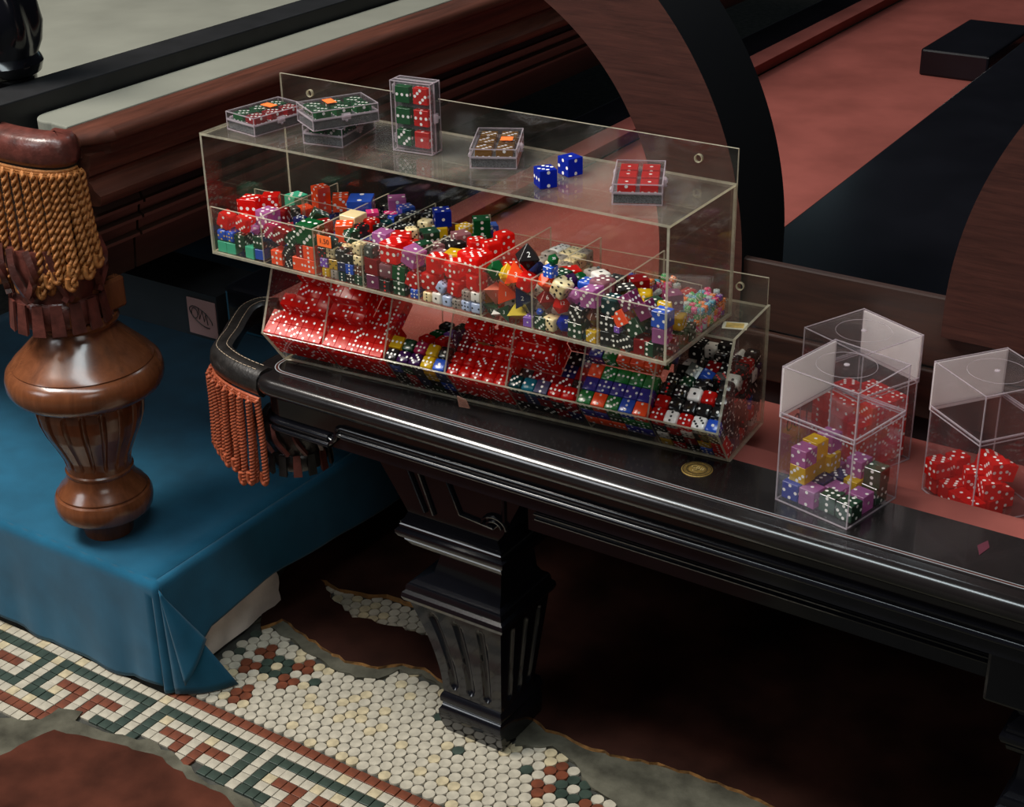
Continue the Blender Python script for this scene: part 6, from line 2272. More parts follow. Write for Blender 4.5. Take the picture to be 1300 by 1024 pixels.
r NV w L3 loose 160 2892 1177 5059 670 0 0 742
r CB w L3 loose 160 2342 1377 5059 12 707 12 -707
c Y w L3 loose 160 2518 1357 5059 60 705 -60 705
r DG w L3 loose 160 2701 1329 5059 504 504 -496 -496
r VI w L3 loose 160 2870 1339 5059 473 -526 473 526
r Y w L3 loose 160 2266 1551 5059 0 -103 995 0
c BO w L3 loose 160 2446 1568 5059 0 -798 602 0
r BK w L3 loose 160 2623 1528 5059 704 66 -704 66
r NV w L3 loose 160 2849 1544 5059 561 -430 561 430
c DR w L3 loose 160 2358 1002 5219 48 48 706 706
t10 MG w L3 loose 160 2527 1001 5199 802 198 387 -410
c Y w L3 loose 160 2721 845 5183 443 896 35 18
r BK w L3 loose 160 2864 1006 5219 554 439 554 -439
r VI w L3 loose 160 2290 1172 5219 999 0 0 50
r DG w L3 loose 160 2503 1151 5219 13 -707 13 707
c BO w L3 loose 160 2689 1095 5219 512 -512 -488 488
r PU w L3 loose 160 2891 1195 5219 27 -27 707 -707
r Y w L3 loose 160 2290 1343 5219 15 -707 15 707
c CB w L3 loose 160 2484 1329 5219 81 81 702 702
r DR w L3 loose 160 2680 1300 5219 7 707 7 -707
c BK w L3 loose 160 2896 1363 5219 707 -17 707 17
r NV w L3 loose 160 2323 1552 5219 91 0 0 -996
r R w L3 loose 160 2485 1559 5219 769 0 0 -640
r G w L3 loose 160 2661 1500 5219 447 -548 447 548
r AM w L3 loose 160 2829 1585 5219 421 568 -421 568
r BK w L3 loose 160 2338 809 5189 118 -674 -647 -337
c Y w L3 loose 160 2556 827 5189 261 -705 189 -632
r BR w L3 loose 160 2771 914 5378 587 -11 -13 809
c BK w L3 loose 160 2933 984 5379 537 -537 460 -460
r R w L3 loose 160 2311 1089 5379 647 0 0 -762
r R w L3 loose 160 2506 1153 5379 505 506 -494 -494
r DR w L3 loose 160 2677 1124 5379 0 1000 17 0
c BK w L3 loose 160 2864 1154 5379 524 524 475 475
r G w L3 loose 160 2345 1262 5379 706 706 -39 -39
c PU w L3 loose 160 2517 1326 5379 705 -50 -705 -50
c NV w L3 loose 160 2676 1297 5379 705 705 -48 -48
r Y w L3 loose 160 2876 1427 5379 554 439 554 -439
r BK w L3 loose 160 2303 1514 5379 11 0 0 1000
c DG w L3 loose 160 2516 1553 5379 2 707 -2 707
r BO w L3 loose 160 2687 1517 5379 707 -28 707 28
c BK w L3 loose 160 2886 1614 5379 484 516 -484 516
c VI w L3 loose 160 2820 1086 5540 221 674 -214 672
c NV w L7 loose 150 5674 1160 5054 531 -467 531 467
r WH k L7 loose 150 5967 1171 5054 0 -676 -737 0
c BK r L7 loose 150 6108 1302 5054 30 706 30 -706
c NV w L7 loose 150 6263 1251 5054 999 0 0 40
c G w L7 loose 150 5615 1476 5054 707 -707 -28 28
r BK w L7 loose 150 5863 1547 5054 993 0 0 119
r WH k L7 loose 150 6059 1542 5054 0 996 89 0
r R w L7 loose 150 6221 1495 5054 466 -532 466 532
c BK r L7 loose 150 5602 1627 5054 476 -523 476 523
r WH k L7 loose 150 5748 1682 5054 530 468 530 -468
c CB w L7 loose 150 5951 1705 5054 972 0 0 -233
r BK w L7 loose 150 6165 1691 5054 640 -301 -640 -301
r R w L7 loose 150 5628 1832 5054 480 -480 519 -519
r BK w L7 loose 150 5781 1844 5054 677 0 0 -736
r CB w L7 loose 150 6017 1870 5054 707 -707 -10 10
c WH k L7 loose 150 6173 1884 5054 512 512 -488 -488
r R w L7 loose 150 5689 1119 5204 616 619 -344 -345
r R w L7 loose 150 5976 1072 5212 2 75 -893 444
c MU w L7 loose 150 6122 1131 5150 642 236 -216 696
r BK w L7 loose 150 6264 1240 5204 480 -520 480 520
r BK r L7 loose 150 5822 1329 5096 484 -763 -412 119
r BO w L7 loose 150 5924 1458 5200 855 -515 7 61
r R w L7 loose 150 6082 1421 5188 323 -679 249 -610
c BK r L7 loose 150 6233 1531 5204 705 -59 705 59
r G w L7 loose 150 5623 1621 5204 700 100 -700 100
r BK w L7 loose 150 5775 1679 5204 695 -695 -128 128
r R w L7 loose 150 5997 1695 5204 595 -595 -383 383
r R w L7 loose 150 6221 1706 5204 489 489 511 511
c WH k L7 loose 150 5609 1826 5204 0 589 808 0
r R w L7 loose 150 5776 1849 5204 23 707 23 -707
r WH k L7 loose 150 5966 1870 5204 707 -28 707 28
c CB w L7 loose 150 6203 1869 5204 1000 0 0 -9
r WH k L7 loose 150 5683 1077 5354 470 -468 -530 528
c BK w L7 loose 150 5950 1163 5348 587 -448 633 -233
r BK w L7 loose 150 6246 1053 5265 717 265 -618 -184
r BK w L7 loose 150 6262 1264 5354 520 -520 480 -480
r BO w L7 loose 150 5830 1208 5235 593 -36 665 453
r R w L7 loose 150 5943 1359 5316 652 138 718 202
r BK r L7 loose 150 6107 1251 5239 312 681 -583 314
r CB w L7 loose 150 6243 1477 5354 524 475 524 -475
r R w L7 loose 150 5614 1541 5354 681 0 0 733
r BK w L7 loose 150 5774 1639 5354 699 -104 699 104
r WH k L7 loose 150 6038 1674 5354 977 0 0 215
c BO w L7 loose 150 6214 1692 5354 0 990 139 0
r Y w L7 loose 150 5584 1839 5354 520 -520 479 -479
c NV w L7 loose 150 5764 1825 5354 687 687 -168 -168
c BK w L7 loose 150 5942 1828 5354 551 -444 551 444
c CB w L7 loose 150 6127 1865 5354 492 508 492 -508
c GR w L7 loose 150 5646 1057 5505 472 527 -487 512
r BK r L7 loose 150 5963 1073 5472 311 506 713 -372
r BK r L7 loose 150 6119 1145 5384 257 627 314 666
r BK w L7 loose 150 6274 1106 5459 326 608 659 -301
r BK r L7 loose 150 5624 1335 5184 30 -26 644 -764
r DG w L7 loose 150 5902 1275 5456 79 52 855 -510
r DR w L7 loose 150 6102 1339 5393 214 976 39 -9
r BK r L7 loose 150 6247 1441 5504 0 -40 999 0
c BK w L7 loose 150 5644 1694 5500 707 -703 -73 -16
r WH k L7 loose 150 5863 1682 5504 447 -447 548 -548
c BK w L7 loose 150 6084 1488 5344 556 428 -332 630
r BK w L7 loose 150 6223 1740 5504 28 707 28 -707
r R w L7 loose 150 5584 1839 5504 28 707 28 -707
r BK w L7 loose 150 5733 1851 5504 735 0 0 -678
r CB w L7 loose 150 5888 1859 5504 705 -705 -54 54
r Y w L7 loose 150 6124 1883 5504 28 -707 -28 -707
r BK r L7 loose 150 5634 1206 5604 954 297 12 38
r DG w L7 loose 150 5808 1096 5687 551 -401 -656 323
r BK w L7 loose 150 6097 1236 5556 9 -19 105 -994
c BK r L7 loose 150 6267 1167 5639 199 -660 -253 678
r R w L7 loose 150 5647 1348 5335 73 816 572 -43
r BK w L7 loose 150 5802 1185 5561 700 239 105 -664
r WH k L7 loose 150 6093 1412 5539 993 -116 4 11
r BK w L7 loose 150 6260 1289 5507 707 42 -706 14
r BK r L7 loose 150 5611 1514 5504 706 707 29 29
r WH k L7 loose 150 5894 1677 5654 572 -415 572 415
c CB w L7 loose 150 6026 1654 5504 0 692 722 0
r BK r L7 loose 150 6233 1590 5504 707 28 -707 28
r DG w L7 loose 150 5584 1839 5654 28 -707 -28 -707
r BK w L7 loose 150 5733 1851 5654 707 -707 -28 28
r WH k L7 loose 150 5884 1850 5654 678 0 0 735
r VI w L7 loose 150 6212 1884 5654 707 -28 707 28
r BK w L7 loose 150 5646 1075 5696 601 -341 315 651
r BO w L7 loose 150 5936 1263 5732 60 -209 108 -970
c BK w L7 loose 150 5983 1120 5681 630 91 -770 -49
r BK w L7 loose 150 6277 1076 5759 696 217 235 -643
r MU w L7 loose 150 5623 1352 5486 474 -518 -562 -437
r R w L7 loose 150 5781 1392 5594 464 885 -6 -48
r R w L7 loose 150 5942 1467 5604 559 -342 443 613
r DR w L7 loose 150 6248 1435 5654 678 0 0 735
r WH k L7 loose 150 5596 1690 5654 520 480 520 -480
r BK w L7 loose 150 5810 1470 5442 346 -933 -17 98
r CB w L7 loose 150 6052 1642 5654 604 367 -605 367
r BK w L7 loose 150 6230 1584 5654 480 480 520 520
r CB w L7 loose 150 5584 1839 5804 707 -28 707 28
r WH k L7 loose 150 5740 1789 5807 83 -702 16 -707
c CB w L7 loose 150 5886 1835 5838 701 29 -712 38
r WH k L7 loose 150 6224 1734 5654 520 -520 480 -480
c CB w L7 loose 150 5622 1360 5667 678 261 283 -626
c GR w L7 loose 150 5776 1276 5754 382 517 -181 -745
c BK r L7 loose 150 6108 1279 5718 38 -733 676 62
r WH k L7 loose 150 6261 1275 5753 634 260 -240 687
c WH k L7 loose 150 5608 1540 5654 28 -707 -28 -707
c DR w L7 loose 150 5943 1424 5754 590 -427 585 -357
r CB w L7 loose 150 6092 1450 5758 880 -472 0 48
r BK r L7 loose 150 6245 1472 5804 28 28 -707 -707
r CB w L7 loose 150 5599 1683 5804 472 527 -472 527
r BK w L7 loose 150 5774 1528 5713 157 620 -731 238
r BK w L7 loose 150 5931 1637 5804 28 28 -707 -707
r R w L7 loose 150 6233 1624 5804 28 -28 707 -707
r CB w L7 loose 150 6219 1797 5834 733 45 49 -677
r CB w L7 loose 150 6082 1629 5804 480 480 520 520
r R w L7 loose 150 5640 1348 6596 534 534 464 464
r WH k L7 loose 150 6047 1876 5745 37 -383 -15 -923
r CB w L3 loose 156 2342 395 5471 660 199 678 253
r VI w L3 loose 156 2503 408 5471 18 -36 896 -443
r VI w L3 loose 156 2665 421 5471 235 -643 -696 -217
r Y w L3 loose 156 2826 433 5471 326 608 659 -301
r BO w L3 loose 156 2988 446 5471 696 217 235 -643
r BO w L3 loose 156 2334 493 5342 301 659 -608 326
r G w L3 loose 156 2496 506 5342 608 -326 301 659
c BK w L3 loose 156 2657 518 5342 443 896 36 18
c Y w L3 loose 156 2819 531 5342 235 -643 -696 -217
c NV w L3 loose 156 2980 544 5342 339 646 -288 -621
c BK w L3 loose 156 2326 591 5213 621 -288 -646 339
r R w L3 loose 156 2488 604 5213 659 -301 -326 -608
c NV w L3 loose 156 2649 617 5213 326 608 659 -301
c CB w L3 loose 156 2811 629 5213 326 608 659 -301
c BO w L3 loose 156 2972 642 5213 643 235 -217 696
c BK w L3 loose 156 2319 689 5085 13 38 -947 -320
c DR w L3 loose 156 2480 702 5085 13 38 -947 -320
r BK w L3 loose 156 2641 714 5085 660 199 678 253
c DG w L3 loose 156 2803 727 5085 38 -13 320 -947
c VI w L3 loose 156 2964 740 5085 199 -660 -253 678
c Y w L3 loose 156 2332 523 5569 443 896 36 18
r DG w L3 loose 156 2493 536 5569 678 253 -660 -199
r MG w L3 loose 156 2655 549 5569 199 -660 -253 678
r Y w L3 loose 156 2816 562 5569 659 -301 -326 -608
r BK w L3 loose 156 2978 575 5569 696 217 235 -643
r R w L7 loose 152 5684 669 5459 326 608 659 -301
r WH k L7 loose 152 5841 681 5459 288 621 339 646
r R w L7 loose 152 5999 694 5459 608 -326 301 659
r WH k L7 loose 152 6156 707 5459 235 -643 -696 -217
r BO w L7 loose 152 6314 719 5459 38 -13 320 -947
r BK w L7 loose 152 5676 764 5333 659 -301 -326 -608
r R w L7 loose 152 5834 777 5333 339 646 -288 -621
r WH k L7 loose 152 5991 790 5333 288 621 339 646
c BK r L7 loose 152 6149 802 5333 696 217 235 -643
r GR w L7 loose 152 6306 815 5333 659 -301 -326 -608
r WH k L7 loose 152 5669 860 5208 678 253 -660 -199
c BK w L7 loose 152 5826 873 5208 621 -288 -646 339
r DR w L7 loose 152 5983 885 5208 253 -678 199 -660
r Y w L7 loose 152 6141 898 5208 659 -301 -326 -608
r R w L7 loose 152 6298 910 5208 253 -678 199 -660
r MU w L7 loose 152 5661 956 5082 301 659 -608 326
r R w L7 loose 152 5818 968 5082 659 -301 -326 -608
c BK w L7 loose 152 5976 981 5082 643 235 -217 696
r BO w L7 loose 152 6133 993 5082 288 621 339 646
c R w L7 loose 152 6291 1006 5082 608 -326 301 659
r R w L7 loose 152 5674 794 5555 678 253 -660 -199
r BK w L7 loose 152 5831 807 5555 678 253 -660 -199
r BK w L7 loose 152 5989 819 5555 301 659 -608 326
r CB w L7 loose 152 6146 832 5555 678 253 -660 -199
r BK w L7 loose 152 6304 844 5555 643 235 -217 696
r BK w L7 loose 152 5666 890 5429 659 -301 -326 -608
r WH k L7 loose 152 5824 902 5429 288 621 339 646
c BK w L7 loose 152 5981 915 5429 288 621 339 646
r R w L7 loose 152 6139 927 5429 660 199 678 253
r BK w L7 loose 152 6296 940 5429 217 -696 643 235
r BK r L7 loose 152 5664 919 5650 288 621 339 646
r BK w L7 loose 152 5821 932 5650 199 -660 -253 678
r WH k L7 loose 152 5979 944 5650 643 235 -217 696
r R w L7 loose 152 6136 957 5650 301 659 -608 326
r BK w L7 loose 152 6294 970 5650 301 659 -608 326
c DG w BF loose 190 7932 509 5085 552 -442 552 442
c DG w BF loose 190 7729 564 5085 70 -704 70 704
c P w BF loose 190 7962 738 5085 72 703 -72 703
c DG w BF loose 190 8013 973 5085 121 0 0 993
c DG w BF loose 190 8017 992 5275 59 705 -59 705
c P w BF loose 190 7506 572 5085 626 0 0 -780
c B w BF loose 190 7301 616 5085 704 -62 -704 -62
c P w BF loose 190 7714 731 5085 439 -554 -439 -554
c NV w BF loose 190 7504 797 5085 544 544 451 451
c Y w BF loose 190 7352 666 5275 704 -704 69 -69
c P w BF loose 190 7352 666 5465 702 -83 -702 -83
c Y w BF loose 190 7376 866 5275 69 704 -69 704
c Y w BF loose 190 7380 886 5465 992 0 0 -125
c Y w BF loose 190 7472 1029 5275 0 -94 -996 0
c NV w BF loose 190 7629 995 5085 0 -769 -639 0
c Y w BF loose 190 7789 981 5085 548 548 447 447
c P w BF loose 190 7446 1096 5465 704 -704 63 -63
c B w BF loose 190 7382 987 5085 555 438 -555 438
c P w BF loose 190 7791 1082 5275 551 -551 -443 443
c P w BF loose 190 7483 1170 5085 435 -558 -435 -558
c R w BR loose 190 8337 2048 4780 218 -673 218 673
c R w BR loose 190 8515 1927 4780 0 415 -910 0
c R w BR loose 190 8673 1776 4780 879 0 0 478
c R w BR loose 190 8833 1670 4780 679 679 -199 -199
c R w BR loose 190 8452 2205 4780 223 -671 223 671
c R w BR loose 190 8613 2101 4780 315 -633 -315 -633
c R w BR loose 190 8762 1966 4780 0 940 -341 0
c R w BR loose 190 8959 1866 4780 338 621 338 -621
c R w BR loose 190 8603 2360 4780 306 0 0 952
c R w BR loose 190 8812 2227 4780 208 208 676 676
c R w BR loose 190 8998 2096 4780 638 304 -638 304
c R w BR loose 190 8325 2010 4970 0 -884 -468 0
c R w BR loose 190 8469 2213 4970 679 -679 197 -197
c R w BR loose 190 8720 1985 4970 351 -614 351 614
c R w BR loose 190 8935 1852 4970 668 -231 668 231
c R w BR loose 190 8954 1952 5160 283 283 648 648
c R w BR loose 190 8936 2320 4960 673 575 403 233
c R w BR loose 190 8735 2441 4961 146 537 -828 68
c R w BB grid 180 6914 2238 4782 591 -388 591 388
c R w BB grid 180 6914 2238 4966 204 0 0 979
c R w BB grid 180 6914 2238 5150 144 -692 144 692
c R w BB grid 180 6914 2238 5334 388 591 388 -591
c R w BB grid 180 6987 2406 4782 591 -591 -388 388
c R w BB grid 180 6987 2406 4966 591 591 388 388
c R w BB grid 180 6987 2406 5150 0 -548 836 0
c R w BB grid 180 6987 2406 5334 388 591 388 -591
c R w BB grid 180 7060 2575 4782 591 -388 591 388
c R w BB grid 180 7060 2575 4966 591 591 388 388
c R w BB grid 180 7060 2575 5150 204 0 0 979
c R w BB grid 180 7060 2575 5334 0 -836 -548 0
c R w BB grid 180 7134 2743 4782 591 388 -591 388
c R w BB grid 180 7134 2743 4966 0 -836 -548 0
c R w BB grid 180 7134 2743 5150 144 -692 144 692
c R w BB grid 180 7083 2165 4782 591 -388 591 388
c R w BB grid 180 7083 2165 4966 836 0 0 548
c R w BB grid 180 7083 2165 5150 591 388 -591 388
c R w BB grid 180 7083 2165 5334 144 692 -144 692
c R w BB grid 180 7156 2333 5150 591 -388 591 388
c R w BB grid 180 7156 2333 5334 692 144 692 -144
c R w BB grid 180 7229 2502 5150 591 -388 591 388
c R w BB grid 180 7302 2670 4782 388 -591 -388 -591
c R w BB grid 180 7302 2670 4966 692 -144 -692 -144
c R w BB grid 180 7302 2670 5150 692 -144 -692 -144
c R w BB grid 180 7302 2670 5334 692 144 692 -144
c R w BB grid 180 7251 2092 4782 692 144 692 -144
c R w BB grid 180 7251 2092 4966 0 -836 -548 0
c R w BB grid 180 7251 2092 5150 388 591 388 -591
c R w BB grid 180 7251 2092 5334 388 -388 591 -591
c R w BB grid 180 7324 2260 5150 591 -388 591 388
c R w BB grid 180 7397 2428 5150 692 -144 -692 -144
c R w BB grid 180 7397 2428 5334 388 591 388 -591
c R w BB grid 180 7470 2597 4782 692 -144 -692 -144
c R w BB grid 180 7470 2597 4966 144 -144 -692 692
c R w BB grid 180 7470 2597 5150 692 -692 144 -144
c R w BB grid 180 7470 2597 5334 144 -692 144 692
c R w BB grid 180 7419 2019 4782 388 -591 -388 -591
c R w BB grid 180 7419 2019 4966 591 -591 -388 388
c R w BB grid 180 7419 2019 5150 591 388 -591 388
c R w BB grid 180 7492 2187 4782 388 -591 -388 -591
c R w BB grid 180 7492 2187 4966 204 0 0 979
c R w BB grid 180 7492 2187 5150 0 -548 836 0
c R w BB grid 180 7492 2187 5334 144 144 692 692
c R w BB grid 180 7565 2355 4782 692 144 692 -144
c R w BB grid 180 7565 2355 4966 692 -144 -692 -144
c R w BB grid 180 7565 2355 5150 144 -692 144 692
c R w BB grid 180 7565 2355 5334 144 692 -144 692
c R w BB grid 180 7638 2524 4782 144 -144 -692 692
c R w BB grid 180 7638 2524 4966 591 -388 591 388
c R w BB grid 180 7638 2524 5150 388 388 -591 -591
c R w BB grid 180 7638 2524 5334 591 -388 591 388
"""

# ------------------------------------------------------------------ acrylic dice displays
F = 0.6425
AC, AS, ED = M['acrylic'], M['acrylic_shelf'], M['edge']


def panel(name, x0, x1, y0, y1, z0, z1, parent, mat=None, thin=None, g=0.00004):
    d = (x1 - x0, y1 - y0, z1 - z0)
    ax_ = thin if thin is not None else d.index(min(d))
    m = MB()
    mi = [0 if ax_ == 0 else 1] * 2 + [0 if ax_ == 1 else 1] * 2 + [0 if ax_ == 2 else 1] * 2
    order = {0: (0, 1), 1: (2, 3), 2: (4, 5)}
    vs_ = [Vector((x, y, z)) for x in (x0 + g, x1 - g) for y in (y0 + g, y1 - g) for z in (z0 + g, z1 - g)]
    m.add(vs_, BOXF, [0 if i in order[ax_] else 1 for i in range(6)])
    return m.build(name, [mat or AC, ED], parent)


def side_prism(name, poly, x0, x1, parent, mat=None):
    """A sheet in the Y-Z plane: poly is (y, z)."""
    m = MB()
    n = len(poly)
    m.add([(x0, y, z) for y, z in poly] + [(x1, y, z) for y, z in poly],
          [tuple(range(n - 1, -1, -1)), tuple(range(n, 2 * n))] + [(i, (i + 1) % n, n + (i + 1) % n, n + i) for i in range(n)], [0, 0] + [1] * n)
    return m.build(name, [mat or AC, ED], parent)


def hole(x, y, z, parent):
    m = MB()
    n = 18
    for k, (rr_, dy) in enumerate(((.0038, -.0002), (.0045, -.0004), (.0045, .0034), (.0038, .0032))):
        m.v += [(x + rr_ * math.cos(t * 2 * math.pi / n), y + dy, z + rr_ * math.sin(t * 2 * math.pi / n)) for t in range(n)]
    for k in range(4):
        for t in range(n):
            m.f.append((k * n + t, k * n + (t + 1) % n, ((k + 1) % 4) * n + (t + 1) % n, ((k + 1) % 4) * n + t))
            m.m.append(0)
    return m.build('screw_hole_rim', M['edge'], parent, smooth=40)


L1, D1, H1, HB, HF, T = 0.610, 0.1473, 0.1482, 0.0362, 0.0593, 0.003
up = thing('dice_display', 'upper open-fronted acrylic dice display with shelf on top and eight compartments', 'display stand', (0, 0, F))
panel('floor_panel', 0, L1, 0, D1 - T, 0, T, up)
panel('front_pane', T, L1 - T, 0, T, T, HF, up)
panel('side_panel', 0, T, 0, D1 - T, T, H1 - T, up)
panel('side_panel', L1 - T, L1, 0, D1 - T, T, H1 - T, up)
panel('shelf', 0, L1, 0, D1 - T, H1 - T, H1, up, AS)
bp = panel('back_panel', 0, L1, D1 - T, D1, 0, H1 + HB, up)
hole(.045, D1 - T, H1 + .017, bp)
hole(.565, D1 - T, H1 + .019, bp)
for x in XS_UP[1:-1]:
    panel('divider', x - .0012, x + .0012, T, D1 - T, T, HF, up)
panel('partition', T, XS_UP[1] - .0012, .0778, .0802, T, HF - .001, up)
panel('partition', XS_UP[1] + .0012, XS_UP[2] - .0012, .0778, .0802, T, HF - .001, up)
panel('partition', XS_UP[6] + .0012, XS_UP[7] - .0012, .0778, .0802, T, HF - .001, up)
panel('partition', XS_UP[7] + .0012, L1 - T, .0778, .0802, T, HF - .001, up)
m = MB()
m.box(.166, .186, -.0006, -.0001, .0425, .0555)
stk = m.build('price_sticker', M['sticker'], up)
m = MB()
place_text(m, '1.50', .0085, Matrix.Translation((.176, -.0009, .049)) @ Matrix.Rotation(math.pi / 2, 4, 'X'))
m.build('price_lettering', M['ink'], stk)

low = thing('dice_bin_display', 'lower acrylic dice bin with slanted front lip and seven bins', 'display stand', (LX0, LY0, F - .1468), LANG)
L2, YB, ZL, ZT, YBt = 0.5903, 0.0386, 0.0505, 0.1446, 0.1403
profile = [(YB, 0), (0, ZL), (.0382, ZT), (YBt, ZT), (YBt, 0)]
ip = [(YB + .002, T), (.0035, ZL), (.0382 + .001, ZT - T), (YBt - T, ZT - T), (YBt - T, T)]
side_prism('side_panel', profile, 0, T, low)
side_prism('side_panel', profile, L2 - T, L2, low)
panel('floor_panel', T, L2 - T, YB + .001, YBt - T, 0, T, low)
panel('top_panel', T, L2 - T, .0382, YBt - T, ZT - T, ZT, low, AS)
bp = panel('back_panel', T, L2 - T, YBt - T, YBt, 0, ZT + .0315, low)
hole(.555, YBt - T, ZT + .016, bp)
m = MB()
dv = Vector((0, -YB, ZL)).normalized()
nv_ = Vector((0, ZL, YB)).normalized()
q = [Vector((0, YB, 0)), Vector((0, 0, ZL)), Vector((0, 0, ZL)) + nv_ * .0022, Vector((0, YB, 0)) + nv_ * .0022]
m.add([(T, p.y, p.z) for p in q] + [(L2 - T, p.y, p.z) for p in q], [(3, 2, 1, 0), (4, 5, 6, 7), (0, 1, 5, 4), (1, 2, 6, 5), (2, 3, 7, 6), (3, 0, 4, 7)], [1, 1, 0, 1, 0, 1])
m.build('front_lip', [AC, ED], low)
for x in XS_LOW[1:-1]:
    side_prism('divider', ip, x - .0011, x + .0011, low)
m = MB()
m.add([(.258, .016, .0255), (.268, -.004, .0500), (.276, .002, .0440), (.272, .016, .0260), (.258, .0152, .0250), (.268, -.0048, .0495), (.276, .0012, .0435), (.272, .0152, .0255)], [(0, 1, 2, 3), (7, 6, 5, 4), (0, 4, 5, 1), (1, 5, 6, 2), (2, 6, 7, 3), (3, 7, 4, 0)])
tp = m.build('torn_tape', [M['tape']], low)
tp.location = (0.013, -.008, -.016)

# small card on top of the lower bin
card = thing('small_card', 'small ochre and white card on the lower bin beside the tiny dice', 'card', (0.6225, 0.130, F - .003 + .0002), math.radians(20))
m = MB()
m.box(-.013, .013, -.009, .009, 0, .0006)
m.build('card_base', M['card_white'], card)
m = MB()
m.box(-.0095, .0095, -.0062, .0062, .0006, .0008)
m.build('card_print', M['card_gold'], card)

# ------------------------------------------------------------------ dice
PIPS = {1: [(0, 0)], 2: [(-1, -1), (1, 1)], 3: [(-1, -1), (0, 0), (1, 1)], 4: [(-1, -1), (1, 1), (-1, 1), (1, -1)], 5: [(-1, -1), (1, 1), (-1, 1), (1, -1), (0, 0)], 6: [(-1, -1), (1, 1), (-1, 1), (1, -1), (-1, 0), (1, 0)]}
FACES = [((0, 0, 1), 1), ((0, 0, -1), 6), ((1, 0, 0), 2), ((-1, 0, 0), 5), ((0, 1, 0), 3), ((0, -1, 0), 4)]
UPROT = {1: Matrix(), 6: Matrix.Rotation(math.pi, 4, 'X'), 2: Matrix.Rotation(-math.pi / 2, 4, 'Y'), 5: Matrix.Rotation(math.pi / 2, 4, 'Y'), 3: Matrix.Rotation(math.pi / 2, 4, 'X'), 4: Matrix.Rotation(-math.pi / 2, 4, 'X')}
die_cache = {}


def die_mesh(sh, col, pip):
    key = (sh, col, pip)
    if key in die_cache:
        return die_cache[key]
    bm = bmesh.new()
    if sh in 'crqm':
        bmesh.ops.create_cube(bm, size=1.0)
        off, seg = {'c': (.025, 1), 'q': (.07, 2), 'r': (.17, 3), 'm': (.12, 1)}[sh]
        bmesh.ops.bevel(bm, geom=list(bm.edges), offset=off, segments=seg, profile=.5, affect='EDGES')
        for f in bm.faces:
            f.smooth = sh != 'c'
        if pip != 'n':
            pr, sp, n = {'c': (.098, .255, 10), 'q': (.092, .235, 8), 'r': (.092, .225, 8), 'm': (.12, .25, 5)}[sh]
            for (nx, ny, nz_), val in FACES:
                nn = Vector((nx, ny, nz_))
                a = nn.orthogonal().normalized()
                b = nn.cross(a)
                for (pu, pv) in PIPS[val]:
                    r2 = pr * (1.25 if val == 1 and sh == 'r' else 1)
                    c0 = nn * .5 + a * pu * sp + b * pv * sp
                    # shallow dome set into the face
                    vsx = [bm.verts.new(c0 + nn * .004 + (a * math.cos(t * 2 * math.pi / n) + b * math.sin(t * 2 * math.pi / n)) * r2) for t in range(n)]
                    f = bm.faces.new(vsx)
                    f.normal_update()
                    if f.normal.dot(nn) < 0:
                        f.normal_flip()
                    f.material_index = 1
    else:
        if sh == 't4':
            P_ = [(0, 0, .75)] + [(.7 * math.cos(a), .7 * math.sin(a), -.25) for a in (math.pi / 2, math.pi / 2 + 2.0944, math.pi / 2 + 4.18879)]
        elif sh == 't8':
            P_ = [(.65, 0, 0), (-.65, 0, 0), (0, .65, 0), (0, -.65, 0), (0, 0, .65), (0, 0, -.65)]
        elif sh == 't10':
            P_ = [(0, 0, .6), (0, 0, -.6)] + [(.52 * math.cos(i * math.pi / 5), .52 * math.sin(i * math.pi / 5), .07 * (-1) ** i) for i in range(10)]
        else:
            g = (1 + 5 ** .5) / 2
            k = .5 / (1 + g * g) ** .5
            P_ = []
            for a in (-1, 1):
                for b in (-g, g):
                    P_ += [(0, a * k, b * k), (a * k, b * k, 0), (b * k, 0, a * k)]
        vsx = [bm.verts.new(p) for p in P_]
        bmesh.ops.convex_hull(bm, input=vsx)
        bmesh.ops.dissolve_limit(bm, angle_limit=.02, verts=bm.verts, edges=bm.edges)
        bmesh.ops.bevel(bm, geom=list(bm.edges), offset=.02, segments=1, affect='EDGES')
    me = bpy.data.meshes.new('die_' + COLNAME[col].replace(' ', '_'))
    bm.to_mesh(me)
    bm.free()
    me.materials.append(M['die_' + col])
    if pip != 'n':
        me.materials.append(M['pip_' + pip])
    if sh == 'r':
        autosmooth(me, 40)
    die_cache[key] = me
    return me


KIND = {'c': 'square_die', 'q': 'square_die', 'r': 'rounded_die', 'm': 'tiny_die', 't4': 'four_sided_die', 't8': 'eight_sided_die', 't10': 'ten_sided_die', 't20': 'twenty_sided_die'}
PIPN = {'w': 'white', 'k': 'black', 'g': 'gold', 'r': 'red'}
camp = cam.matrix_world.translation


def die(sh, col, pip, size, Mx, label=None, group=None):
    o = bpy.data.objects.new('transparent_die' if sh == 'c' and DIE[col][0] == 'g' else KIND[sh], die_mesh(sh, col, pip))
    C.objects.link(o)
    o.matrix_world = Mx @ Matrix.Scale(size, 4)
    tag(o, label, 'die', group)
    return o


